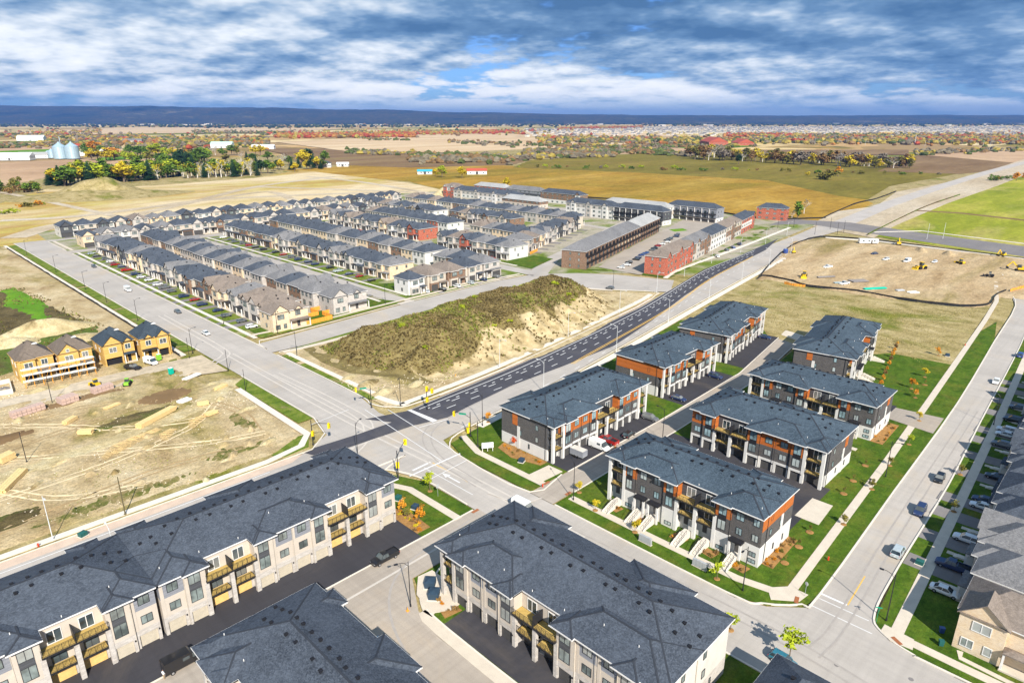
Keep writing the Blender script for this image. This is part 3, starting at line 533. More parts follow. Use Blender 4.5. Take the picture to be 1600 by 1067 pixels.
# dust and rubber left by turning lorries: soft-edged trails with a shape of their own
plain('dust_trail', (.525, .475, .415), .95, .12, .6, .1); plain('rubber_trail', (.36, .325, .29), .9, .15, .6, .1)
for k, (pp, w, m) in enumerate([(((66, 134), (80, 136), (90, 146), (92, 165), (91, 200)), .45, 'dust_trail'), (((66, 131.8), (80, 133.6), (92.4, 145), (94.2, 165), (93, 200)), .45, 'dust_trail'), (((90, 70), (90.5, 100), (89, 125), (88, 160), (88.4, 230)), .5, 'dust_trail'), (((92.2, 70), (92.6, 100), (91.2, 125), (90.2, 160), (90.6, 230)), .5, 'dust_trail'),
                               (((92, 100), (94, 118), (102, 130), (120, 134.5), (150, 138)), .4, 'rubber_trail'), (((90, 100), (92.4, 119.5), (101, 132), (120, 136.4), (150, 140)), .4, 'rubber_trail'), (((60, 136.5), (90, 137), (120, 140)), .45, 'dust_trail'), (((60, 138.6), (90, 139), (120, 142)), .45, 'dust_trail'), (((82, 224), (88, 228), (91, 240), (91.4, 300)), .6, 'dust_trail'), (((82, 226.6), (86.4, 230.4), (88.8, 240), (89.2, 300)), .6, 'dust_trail'),
                               (((90, 10), (92, 30), (91, 60), (90, 84)), .4, 'rubber_trail'), (((92.2, 10), (94.2, 30), (93.2, 60), (92.2, 84)), .4, 'rubber_trail'), (((94, 26), (104, 25.4), (140, 27), (220, 29.4)), .35, 'rubber_trail'), (((93, 24), (104, 23.4), (140, 25), (220, 27.4)), .35, 'rubber_trail'), (((97, 86), (92, 88), (90, 96)), .4, 'dust_trail'), (((40, 88), (70, 88.4), (84, 89)), .5, 'dust_trail'), (((46, 40), (48, 70), (58, 87), (80, 91)), .45, 'rubber_trail')]):
    strip('tyre_trail', pp, w, None, (.0145 if k < 14 else .1145) + .0013 * k, m, sm=6)
def manhole():
    def f(b): b.lathe([(.38, 0), (.38, .012), (.33, .014)], 14)
    return cached(('manhole', ), f, 'driveway_grey')
for p in ((93.5, 21.5), (98.5, 12.5), (90, 60), (91, 44)): put('manhole_cover', manhole(), None, (*p, .004), kind='structure')
plain('trim_black', (.022, .022, .025), .5, .15)
# people: one continuous figure each
def person(loc, rz, label, top, legs, stride=.25):
    segs = {0: (0, 0, .92, .13), 1: (0, 0, 1.15, .125), 2: (0, 0, 1.38, .15), 3: (0, .0, 1.5, .06), 4: (.01, 0, 1.6, .085), 5: (.01, 0, 1.72, .09), 6: (0, .17, 1.4, .06), 7: (-.05, .24, 1.13, .045), 8: (.08, .25, .9, .035), 9: (0, -.17, 1.4, .06), 10: (.05, -.24, 1.13, .045), 11: (.16, -.25, .92, .035), 12: (.02, .09, .86, .1), 13: (stride * .6, .1, .48, .07), 14: (stride * .5, .1, .08, .05), 15: (stride * .5 + .16, .1, .04, .04), 16: (.0, -.09, .86, .1), 17: (-stride * .2, -.1, .48, .07), 18: (-stride * .9, -.1, .09, .05), 19: (-stride * .9 + .15, -.1, .04, .04)}
    ed = [(0, 1), (1, 2), (2, 3), (3, 4), (4, 5), (2, 6), (6, 7), (7, 8), (2, 9), (9, 10), (10, 11), (0, 12), (12, 13), (13, 14), (14, 15), (0, 16), (16, 17), (17, 18), (18, 19)]
    me = bpy.data.meshes.new('figure'); me.from_pydata([segs[i][:3] for i in range(20)], ed, []); tmp = bpy.data.objects.new('person_tmp', me); COL.objects.link(tmp); tmp.modifiers.new('s', 'SKIN'); sv = me.skin_vertices[0].data
    for i in range(20): sv[i].radius = (segs[i][3],) * 2
    sv[0].use_root = True; tmp.modifiers.new('u', 'SUBSURF').levels = 1
    dg = bpy.context.evaluated_depsgraph_get(); ev = bpy.data.meshes.new_from_object(tmp.evaluated_get(dg)); bpy.data.objects.remove(tmp)
    ev.materials.clear()
    for m in (legs, top, 'skin', 'hair'): ev.materials.append(M(m))
    for p in ev.polygons:
        z = p.center.z; y = abs(p.center.y); p.material_index = 0 if (z < .95 and y < .2) else 3 if z > 1.73 or (z > 1.6 and p.center.x < -.03) else 2 if (z > 1.52 or (z < 1.0 and y >= .2)) else 1
    o = put('person', ev, None, (*loc, .16), rz, None, None, label, 'person'); return o
plain('skin', (.48, .29, .2), .7, .1); plain('hair', (.03, .02, .015), .8, .1); plain('shirt_white', (.7, .72, .75), .8, .1); plain('cloth_navy', (.02, .025, .05), .8, .2); plain('cloth_tan', (.35, .26, .16), .8, .2)
person((19.6, 92.6), R(20), 'person in pale shirt and tan trousers standing beside the black van', 'shirt_white', 'cloth_tan', .05); person((154.3, 36.0), R(183), 'person in dark clothes walking on the sidewalk, on the lawn side', 'cloth_navy', 'cloth_navy'); person((154.6, 35.3), R(183), 'person in dark clothes walking on the sidewalk, on the kerb side', 'cloth_navy', 'trim_black', -.25)
# ------------------------------------------------------------------ building materials
shingle('slate_shingle', (.036, .043, .056), (.092, .108, .133)); shingle('grey_shingle', (.115, .115, .118), (.225, .22, .22)); shingle('brown_shingle', (.15, .122, .10), (.26, .215, .18)); shingle('pale_shingle', (.30, .30, .29), (.40, .395, .38))
shingle('blue_shingle', (.030, .044, .060), (.080, .110, .138)); shingle('site_shingle', (.03, .042, .055), (.06, .08, .1))
plain('ridge_dark', (.035, .04, .05), .9, .2); plain('vent_black', (.015, .015, .018), .7, .2)
plain('stucco_white', (.64, .62, .585), .85, .07, .6); plain('stucco_cream', (.53, .465, .39), .85, .10, .6); plain('stucco_beige', (.50, .44, .36), .85, .12, .6)
masonry('stone_pale', (.40, .36, .32), (.54, .49, .44), (.40, .37, .33), .7, .24); masonry('brick_dark', (.075, .07, .068), (.125, .115, .11), (.16, .15, .14), .3, .1); masonry('brick_red', (.40, .075, .04), (.50, .12, .06), (.50, .35, .28), .3, .1)
masonry('brick_brown', (.19, .105, .065), (.27, .16, .10), (.35, .28, .22), .3, .1); masonry('brick_buff', (.60, .43, .25), (.72, .56, .36), (.62, .54, .44), .34, .11)
boards('siding_grey', (.27, .28, .31), .16); boards('siding_charcoal', (.085, .088, .095), .16); boards('panel_orange', (.50, .145, .032), .2, False, .55, .15); boards('osb_tan', (.64, .40, .12), 1.2, False, .8, .08); boards('fence_orange', (.90, .36, .05), .15, True, .8, .2); boards('deck_wood', (.52, .36, .11), .14, True, .8, .15)
plain('trim_white', (.72, .70, .67), .6, .05); plain('trim_black', (.022, .022, .025), .5, .15); plain('frame_dark', (.035, .037, .042), .45, .1); plain('steel_grey', (.38, .39, .40), .45, .1, spec=.5)
glassy('glass', (.17, .20, .19)); glassy('glass_dark', (.045, .065, .075)); glassy('glass_blue', (.22, .31, .33))
plain('door_charcoal', (.075, .072, .07), .6, .15); plain('door_cream', (.50, .44, .34), .6, .12); plain('door_white', (.78, .76, .72), .5, .05); plain('plywood', (.72, .45, .16), .8, .2)
plain('render_pale', (.60, .56, .50), .85, .12, .5)

def window_(parent, x, y, z, w, h, rz=0.0, glass='glass', frame='frame_dark', mull=None, deep=.09):
    """a window standing on its sill point, facing local -y (then turned by rz)"""
    t = .07 if frame != 'trim_white' else .1; mull = (1 if w > 1.15 else 0) if mull is None else mull
    def fr(b):
        b.box(-w / 2, -deep, 0, -w / 2 + t, .02, h); b.box(w / 2 - t, -deep, 0, w / 2, .02, h); b.box(-w / 2 + t, -deep, 0, w / 2 - t, .02, t); b.box(-w / 2 + t, -deep, h - t, w / 2 - t, .02, h)
        for i in range(mull):
            c = -w / 2 + w * (i + 1) / (mull + 1); b.box(c - t / 2, -deep, t, c + t / 2, .02, h - t)
    o = put('window', cached(('window', round(w, 2), round(h, 2), mull, frame, deep), fr, frame), parent, (x, y, z), rz)
    def pn(b): b.box(-w / 2 + t, -.045, t, w / 2 - t, -.03, h - t)
    put('pane', cached(('pane', round(w, 2), round(h, 2), glass, frame), pn, glass), o); return o
def garage_(parent, x, y, w, h=2.3, rz=0.0, m='door_charcoal', z=0.05):
    def f(b):
        n = 4
        for i in range(n): b.box(-w / 2, -.05, h * i / n + .012, w / 2, .0, h * (i + 1) / n - .012)
        b.box(-w / 2, -.02, 0, w / 2, .03, h)
    return put('garage_door', cached(('garage_door', round(w, 2), h, m), f, m), parent, (x, y, z), rz)
def door_(parent, x, y, z, w=.95, h=2.1, rz=0.0, m='door_charcoal'):
    def f(b): b.box(-w / 2, -.06, 0, w / 2, 0, h); b.box(-w / 2 + .12, -.075, .2, w / 2 - .12, -.06, .9); b.box(-w / 2 + .12, -.075, 1.05, w / 2 - .12, -.06, 1.95)
    o = put('door', cached(('door', w, h, m), f, m), parent, (x, y, z), rz)
    def k(b): b.box(w / 2 - .14, -.12, 1.0, w / 2 - .08, -.075, 1.06)
    put('handle', cached(('handle', w), k, 'steel_grey'), o); return o
def railing(b, p0, p1, h=1.05, step=.9, mi=0):
    p0 = Vector(p0); p1 = Vector(p1); n = max(1, round((p1 - p0).length / step))
    for i in range(n + 1):
        p = p0.lerp(p1, i / n); b.box(p.x - .025, p.y - .025, p.z, p.x + .025, p.y + .025, p.z + h)
    for zz_ in (h, .12): b.bar(p0 + Vector((0, 0, zz_)), p1 + Vector((0, 0, zz_)), .05, .05)
    for z3 in (.38, .6, .82): b.bar(p0 + Vector((0, 0, z3)), p1 + Vector((0, 0, z3)), .015, .015)
def balcony_(parent, x0, x1, y0, y1, z, sides=(), deck='deck_wood', div=False):
    L = x1 - x0; D = y1 - y0
    def s(b): b.box(0, 0, -.32, L, D, 0)
    o = put('balcony', cached(('balcony', round(L, 2), round(D, 2)), s, 'trim_black'), parent, (x0, y0, z))
    def d(b):
        n = max(3, int(D / .3))
        for i in range(n): b.box(.08, .06 + (D - .1) * i / n, .0, L - .08, .06 + (D - .1) * (i + .9) / n, .035)
    put('deck_floor', cached(('deck_floor', round(L, 2), round(D, 2), deck), d, deck), o)
    def r(b):
        railing(b, (.04, .05, 0), (L - .04, .05, 0))
        if 'w' in sides: railing(b, (.05, .06, 0), (.05, D, 0))
        if 'e' in sides: railing(b, (L - .05, .06, 0), (L - .05, D, 0))
    put('railing', cached(('railing', round(L, 2), round(D, 2), tuple(sides)), r, 'trim_black'), o)
    return o
def roof_caps(root, hips, k):
    """dark cap strips on every hip and ridge line"""
    b = MB()
    for (x0, y0, x1, y1, z, kk) in hips:
        w, d = x1 - x0, y1 - y0; h = min(w, d) / 2; zr = z + h * kk
        a, c = ((x0 + h, y0 + h), (x1 - h, y0 + h)) if w >= d else ((x0 + h, y0 + h), (x0 + h, y1 - h))
        Z = .03
        cs = [((x0, y0), a), ((x0, y1), a if w >= d else c), ((x1, y0), c if w >= d else a), ((x1, y1), c)]
        for p, q in cs: b.bar((p[0], p[1], z + Z), (q[0], q[1], zr + Z), .26, .05)
        b.bar((*a, zr + Z), (*c, zr + Z), .3, .06)
    put('ridge_cap', b.mesh('ridge_cap', 'ridge_dark'), root)
def roof_height(hips, x, y):
    best = 0
    for (x0, y0, x1, y1, z, k) in hips:
        if x0 <= x <= x1 and y0 <= y <= y1: best = max(best, z + k * min(x - x0, x1 - x, y - y0, y1 - y))
    return best
def vent_mesh():
    def f(b): b.box(-.2, -.2, -.12, .2, .2, .16); b.box(-.26, -.26, .16, .26, .26, .22)
    return cached(('roof_vent',), f, 'vent_black')
def pipe_mesh():
    def f(b): b.tube((0, 0, -.1), (0, 0, .32), .07, .07, 8)
    return cached(('vent_pipe',), f, 'trim_white')

STY = {
 'stone': dict(A=('stone_pale', 'stucco_cream', 'siding_grey'), B=('stone_pale', 'stucco_cream', 'stucco_cream'), C=('stucco_beige', 'stucco_cream', 'stucco_cream'), core=('stone_pale', 'render_pale', 'render_pale'), pillar='stone_pale', spandrel='siding_charcoal', garage='door_cream', frame='frame_dark', glass='glass'),
 'modern': dict(A=('stucco_white', 'brick_dark', 'panel_orange'), B=('stucco_white', 'siding_charcoal', 'brick_dark'), C=('stucco_beige', 'siding_charcoal', 'siding_charcoal'), core=('stucco_white', 'brick_dark', 'brick_dark'), pillar='stucco_white', spandrel='trim_black', garage='door_charcoal', frame='frame_dark', glass='glass_blue'),
}
def block(label, loc, rz, Lx, D, bays, style, He=9.5, lv=(3.0, 6.2), k=.36, ends=(True, True), front='garage', garage=None, flip_orange=False, roofm='slate_shingle', glass=None, entries=(), band=()):
    """three-storey townhouse block. local x runs along the front, front faces -y, floor at z=0"""
    S = STY[style]; gm = garage or S['garage']; gl = glass or S['glass']
    roofm = 'blue_shingle' if style == 'modern' else roofm
    root = thing('townhouse_block', label, 'townhouse', (*loc, .12), rz, 'townhouse blocks along the lanes'); RB = 1.9
    tot = sum(w for _, w in bays); f = Lx / tot; zs = (0, lv[0], lv[1], He)
    for i in range(3): boxp('wall', root, 0, RB, zs[i], Lx, D, zs[i + 1], S['core'][i])
    x = 0.0; hips = [(-.55, RB - .5, Lx + .55, D + .55, He, k)]; bi = 0; groups = []; nb = len(bays); prevC = False
    for bi, (t, w) in enumerate(bays):
        w *= f; x1 = x + w; cx = (x + x1) / 2
        if t in 'ABab':
            up = t.upper(); y0 = .3 if up == 'A' else 0.0; m = S[up]; om = list(m)
            if style == 'modern' and t == 'a': om = [m[0], m[1], 'brick_dark']
            if style == 'modern' and t == 'b': om = [m[0], 'brick_dark', 'panel_orange']
            for i in (1, 2): boxp('wall_panel', root, x + .01, y0, zs[i], x1 - .01, RB, zs[i + 1], om[i])
            if front == 'garage':
                gw = min(w - .9, 2.7); gh = 2.35
                b = MB(); b.box(x + .01, y0, 0, cx - gw / 2, RB, zs[1]); b.box(cx + gw / 2, y0, 0, x1 - .01, RB, zs[1]); b.box(cx - gw / 2, y0, gh, cx + gw / 2, RB, zs[1]); put('wall_panel', b.mesh('wall_panel', om[0]), root)
                garage_(root, cx, y0 + .35, gw, gh, 0, gm)
                def lamp(b): b.box(-.09, -.14, 0, .09, 0, .26)
                put('wall_lamp', cached(('wall_lamp',), lamp, 'trim_black'), root, (cx + gw / 2 + .22, y0, 2.0))
            else:
                boxp('wall_panel', root, x + .01, y0, 0, x1 - .01, RB, zs[1], om[0]); window_(root, cx, y0, .55, min(1.5, w - 1), .8, glass=gl)
                window_(root, cx, y0, 1.9, min(1.3, w - 1.2), 1.0, glass=gl) if t in 'Aa' else None
            if up == 'B':
                ww = max(1.3, w - 1.5); sp = zs[2] - .55
                window_(root, cx - .1, y0, zs[1] + .65, ww, sp - zs[1] - .65, glass=gl, frame=S['frame']); boxp('spandrel', root, cx - .1 - ww / 2, y0 - .07, sp, cx - .1 + ww / 2, y0, zs[2] + .55, S['spandrel'])
                window_(root, cx - .1, y0, zs[2] + .55, ww, He - zs[2] - .95, glass=gl, frame=S['frame'])
                if style == 'stone': boxp('pilaster', root, x1 - .75, y0 - .05, zs[1], x1 - .06, y0, He - .3, 'stucco_cream')
                else: boxp('accent_panel', root, x + .05, y0 - .05, zs[2] + .1, x + .65, y0, He - .3, 'panel_orange')
            else:
                ww = min(1.7, w - 1.3); window_(root, cx + .15, y0, zs[1] + .85, ww, 1.5, glass=gl, frame=S['frame']); window_(root, cx + .15, y0, zs[2] + .85, ww, 1.5, glass=gl, frame=S['frame'])
                if style == 'stone': boxp('pilaster', root, x + .06, y0 - .05, zs[1] + .0, x + .6, y0, He - .3, 'stucco_cream')
            groups.append((x, x1, t))
        elif t in 'CE':
            first = not prevC
            boxp('wall_panel', root, x, RB - .05, zs[1], x1, RB, He, S['C'][1])
            if front == 'garage': garage_(root, cx, RB - .06, w - 1.1, 2.35, 0, 'plywood' if (style == 'stone' and gm == 'door_cream') else gm)
            else: boxp('wall_panel', root, x, RB - .06, 0, x1, RB, zs[1], S['core'][0]); door_(root, cx - .6, RB - .06, 1.25)
            window_(root, cx, RB - .05, zs[1] + .15, min(2.0, w - 1.4), 2.15, glass='glass_dark', mull=1, frame='trim_white' if style == 'modern' else 'frame_dark'); window_(root, cx, RB - .05, zs[2] + .15, min(2.0, w - 1.4), 2.2, glass='glass_dark', mull=1, frame='trim_white')
            sd = ('w',) if (t == 'E' and bi == 0) else ('e',) if (t == 'E' and bi == nb - 1) else ()
            pw = .7; half = pw / 2
            balcony_(root, x + (half if not first or t == 'E' else half), x1 - half, .05, RB - .06, zs[1] + .02, sd)
            nxt = bays[bi + 1][0] if bi + 1 < nb else ''
            if t == 'C':
                a0 = x - .12 if first else x; a1 = x1 + .12 if nxt != 'C' else x1
                balcony_(root, a0, a1, -.5, RB - .06, zs[2] + .02, (('w',) if first else ()) + (('e',) if nxt != 'C' else ()))
                if not first: boxp('divider', root, x - .06, -.4, zs[2] + .06, x + .06, RB - .05, zs[2] + 2.0, 'trim_black')
                top = zs[2] - .3
            else:
                balcony_(root, x + half, x1 - half, .05, RB - .06, zs[2] + .02, sd); top = He - .1
            if first: boxp('pillar', root, x - half + (.36 if bi == 0 else 0), -.1, 0, x + half + (.36 if bi == 0 else 0) - .01, .55, top, S['pillar'])
            boxp('pillar', root, x1 - half - (.36 if bi == nb - 1 else 0), -.1, 0, x1 + half - .01 - (.36 if bi == nb - 1 else 0), .55, top, S['pillar'])
        elif t == 'D':                       # entry bay with steps
            for i in (0, 1, 2): boxp('wall_panel', root, x + .01, .3, zs[i], x1 - .01, RB, zs[i + 1], (S['core'][0], 'brick_dark', 'brick_dark')[i])
            door_(root, cx, .3, 1.3); window_(root, cx, .3, zs[1] + .9, 1.2, 1.5, glass=gl); window_(root, cx, .3, zs[2] + .7, 1.6, 1.6, glass=gl)
            cpy = MB(); cpy.box(cx - 1.35, -1.15, 4.0, cx + 1.35, .3, 4.28); cpy.box(cx - 1.3, -1.1, 4.28, cx + 1.3, .3, 4.4); put('canopy', cpy.mesh('canopy', 'trim_black'), root)
            for sx in (-1, 1): boxp('porch_pillar', root, cx + sx * 1.1 - .2, -1.1, 0, cx + sx * 1.1 + .2, -.7, 4.0, 'stucco_white')
        prevC = t in 'CE'; x = x1
        if t == 'D' or t in 'CE': groups.append((x1 - w, x1, t))
    # steps up to the doors
    for ex in entries:
        ex *= f; st = MB(); n = 8
        st.box(ex - .75, -1.6, 0, ex + .75, .3, 1.3)
        for i in range(n): st.box(ex - .6, -1.6 - (i + 1) * .42, 0, ex + .6, -1.6 - i * .42, 1.3 * (n - i - .5) / n)
        so_ = put('steps', st.mesh('steps', 'concrete_pale'), root)
        sw = MB()
        for sx in (-1, 1): sw.profile([(0, 0), (0, 1.5), (.5, 1.5), (3.9, .35), (3.9, 0)], 0, .18); 
        for s_, px_ in ((-1, ex - .76), (1, ex + .61)):
            w2 = MB(); w2.add([(px_, -1.55, 0), (px_ + .15, -1.55, 0), (px_ + .15, -5.1, 0), (px_, -5.1, 0), (px_, -1.55, 1.45), (px_ + .15, -1.55, 1.45), (px_ + .15, -5.1, .3), (px_, -5.1, .3)], [(4, 5, 6, 7), (0, 3, 7, 4), (1, 5, 6, 2), (2, 6, 7, 3), (0, 4, 5, 1)]); put('side_wall', w2.mesh('side_wall', 'concrete_pale'), so_)
            rl = MB(); rl.bar((px_ + .07, -1.55, 2.35), (px_ + .07, -5.0, 1.15), .05, .05)
            for i in range(5): t_ = i / 4; yy = -1.55 - 3.45 * t_; rl.bar((px_ + .07, yy, 1.45 - 1.15 * t_), (px_ + .07, yy, 2.35 - 1.2 * t_), .04, .04)
            put('railing', rl.mesh('railing', 'trim_black'), so_)
    # ends
    for side, on in zip((0, 1), ends):
        if not on: continue
        X = 0.0 if side == 0 else Lx; rr = R(-90) if side == 0 else R(90); sg = -1 if side == 0 else 1
        for i, yy in enumerate((D * .3, D * .62)):
            window_(root, X, yy, zs[1] + .9, .9, 1.4, rr, glass=gl); window_(root, X, yy, zs[2] + .9, .9, 1.4, rr, glass=gl) if i == 0 or style == 'stone' else None
        window_(root, X, D * .45, 1.2, .5, 1.3, rr, glass='glass_dark'); window_(root, X, D * .75, 1.2, .5, 1.3, rr, glass='glass_dark')
        if style == 'modern':
            y0_, y1_ = D * .68, D * .68 + 1.7; boxp('accent_panel', root, X - (.1 if side == 0 else 0), y0_, zs[2] + .1, X + (.1 if side else 0), y1_, He - .25, 'panel_orange')
            boxp('accent_panel', root, X - (.12 if side == 0 else 0), y0_ - .9, .0, X + (.12 if side else 0), y0_, zs[2], 'stucco_white')
            dp = MB(); dp.tube((X + sg * .1, RB + .5, .2), (X + sg * .1, RB + .5, He - .3), .06, .06, 6); put('downpipe', dp.mesh('downpipe', 'trim_black'), root)
            boxp('string_course', root, X - (.05 if side == 0 else 0), RB, zs[1] - .1, X + (.05 if side else 0), D, zs[1] + .08, 'trim_white')
            if side in band: boxp('accent_band', root, X - (.06 if side == 0 else 0), .35, zs[2] + .05, X + (.06 if side else 0), D - .3, He - .25, 'panel_orange')
        else:
            dp = MB(); dp.tube((X + sg * .1, D * .5, .2), (X + sg * .1, D * .5, He - .3), .06, .06, 6); put('downpipe', dp.mesh('downpipe', 'stucco_beige'), root)
    xx = 0
    for t, w in bays[:-1]:
        xx += w * f
        if t in 'AaBb': 
            def dpf(b): b.tube((0, 0, 0), (0, 0, He - .6), .05, .05, 6)
            put('downpipe', cached(('downpipe', He, style), dpf, 'trim_black' if style == 'modern' else 'stucco_beige'), root, (xx, -.02, .2))
    # rear, simply set out
    nr = int(Lx / 5.6)
    for i in range(nr):
        rx = Lx * (i + .5) / nr
        for z in (.9, zs[1] + .8, zs[2] + .8): window_(root, rx, D, z, 1.7, 1.5, R(180), glass=gl)
    # roof: one long hip, cross hips over the projecting bays front and back
    runs = []
    for x0, x1, t in groups:
        if t in 'ABabD':
            if runs and abs(runs[-1][1] - x0) < .05: runs[-1][1] = x1
            else: runs.append([x0, x1])
    q = 0
    for a, c in runs:
        q += 1; hips.append((a - .45, -.75, c + .45, D * .55, He + .004 * q, k))
        hips.append((a - .3, D * .5, c - (c - a) * .35, D + 1.7, He + .004 * q + .002, k)); boxp('rear_bay', root, a + .1, D, 0, c - (c - a) * .35 - .4, D + 1.15, He - .1, S['core'][1])
    for x0, x1, t in groups:
        if t in 'Bb': q += 1; hips.append((x0 - .45, -1.3, x1 + .45, D * .3, He + .004 * q, k))
        if t == 'E': q += 1; hips.append((x0 - .55, -.8, x1 + .55, D * .4, He + .004 * q, k))
    b = MB()
    for h in hips: b.hip(*h[:4], h[4] + .02, h[5])
    put('roof', b.mesh('roof', roofm), root)
    fb = MB()
    for i, h in enumerate(hips): fb.box(h[0] - .03, h[1] - .03, h[4] - .22 - .002 * i, h[2] + .03, h[3] + .03, h[4] + .012)
    put('fascia', fb.mesh('fascia', 'trim_white'), root)
    roof_caps(root, [h for h in hips if min(h[2] - h[0], h[3] - h[1]) > 4.2], k)
    nv = int(Lx / 2.1); rr_ = random.Random(int(Lx * 100) + int(loc[0]))
    for i in range(nv):
        vx = Lx * (i + .5) / nv + rr_.uniform(-.3, .3)
        for vy in ((D * .47, D * .62) if i % 3 else (D * .62,)): put('roof_vent', vent_mesh(), root, (vx, vy + rr_.uniform(-.3, .3), roof_height(hips, vx, vy) + .1))
        if i % 3 == 0: vy = rr_.uniform(.1, .2) * D; put('vent_pipe', pipe_mesh(), root, (vx, vy, roof_height(hips, vx, vy)))
    return root
MODL = [('A', 3.8), ('B', 3.5), ('C', 4.3), ('C', 4.3), ('B', 3.5), ('A', 3.8)]
MODQ = [('E', 4.0), ('b', 3.4), ('A', 3.4), ('A', 3.4), ('b', 3.2), ('C', 4.4), ('C', 4.4), ('b', 3.2), ('A', 3.4), ('A', 3.4), ('E', 3.8)]
MODR = [('A', 3.2), ('b', 3.2), ('C', 4.2), ('C', 4.2), ('b', 3.2), ('A', 3.6), ('A', 3.6), ('b', 3.2), ('E', 4.4)]
MODF = [('E', 4.2), ('b', 3.0), ('D', 3.4), ('D', 3.4), ('b', 3.2), ('C', 4.3), ('C', 4.3), ('b', 3.2), ('D', 3.6), ('a', 2.6)]
def ent(bays, kinds):
    x = 0; o = []
    for t, w in bays:
        if t in kinds: o.append(x + w / 2)
        x += w
    return o
# near blocks
block('cream stone townhouse block with empty garage bays beside the long black forecourt', (23.2, 101.3), 0, 45.6, 18.6, MODL + MODL, 'stone', He=10.4, lv=(3.4, 6.9))
block('cream stone townhouse block at the left edge beyond the roof gap', (-22.6, 101.3), 0, 45.2, 18.6, MODL + MODL, 'stone', He=10.4, lv=(3.4, 6.9))
block('stone townhouse block with slate roof between the lane island and the curving street', (61.2, 77.6), R(-90), 44.4, 18.4, [('E', 3.4), ('B', 3.4), ('A', 3.6)] + MODL[:] + [('A', 3.6), ('B', 3.5), ('A', 3.2)], 'stone', garage='door_charcoal', He=10.2, lv=(3.3, 6.7))
block('slate roofed stone townhouse block cut by the bottom edge, beside the parked black van', (22.6, 83.8), R(-90), 44, 18, [('E', 3.4), ('B', 3.4)] + MODL[1:] + MODL, 'stone', He=9.9, lv=(3.2, 6.6))
block('white and charcoal townhouse block with stairs down to the curving street', (106.9, 75.4), R(-90), 34.6, 14.2, MODF, 'modern', He=11.0, lv=(4.3, 7.6), front='entry', entries=ent(MODF, 'D') + [3.1 * 1.0, 24.5, 20.2], k=.38, band=(1,))
block('orange panelled townhouse block with dark garage doors behind the block with stairs', (143.6, 76.4), R(-90), 33.4, 18.2, MODR, 'modern', He=9.9)
block('charcoal and orange townhouse block, third back from the curving street', (177.4, 77.2), R(-90), 34.0, 15.2, MODF[:1] + MODF[1:], 'modern', He=9.9, lv=(3.6, 6.7), front='entry', entries=ent(MODF, 'D'))
block('charcoal townhouse block beside the tree-lined green square', (210.8, 59.6), R(8.6), 46, 17.6, MODF + [('b', 3.2), ('E', 4)], 'modern', He=10, lv=(3.8, 6.9), front='entry', entries=ent(MODF, 'D'))
block('orange trimmed townhouse block with a trailer and van parked in front', (110.2, 94.4), 0, 40.2, 17.6, MODQ, 'modern', He=10.0)
block('orange trimmed townhouse block, middle one of three along the arterial road', (163.8, 97.5), 0, 32.2, 17.4, MODQ[:3] + MODQ[4:8] + MODQ[9:], 'modern', He=10.0, band=(0,))
block('orange trimmed townhouse block, farthest of three along the arterial road', (205.2, 98.2), R(8.6), 42.6, 17.6, MODQ, 'modern', He=10.0)
# ------------------------------------------------------------------ two-storey houses
def gable_roof(b, x0, x1, y0, y1, z, k):
    """ridge along y, open gable towards -y"""
    c = (x0 + x1) / 2; zr = z + (x1 - x0) / 2 * k
    b.add([(x0, y0, z), (c, y0, zr), (x1, y0, z), (x0, y1, z), (c, y1, zr), (x1, y1, z)], [(0, 1, 4, 3), (1, 2, 5, 4), (0, 3, 5, 2)])
    b.add([(x0, y0, z - .16), (c, y0, zr - .16), (x1, y0, z - .16), (x0, y0, z), (c, y0, zr), (x1, y0, z)], [(0, 1, 4, 3), (1, 2, 5, 4)])
def gable_wall(b, x0, x1, y, z, k):
    c = (x0 + x1) / 2; b.add([(x0, y, z), (x1, y, z), (c, y, z + (x1 - x0) / 2 * k), (x0, y + .25, z), (x1, y + .25, z), (c, y + .25, z + (x1 - x0) / 2 * k)], [(0, 1, 2), (5, 4, 3), (0, 2, 5, 3), (1, 4, 5, 2)])
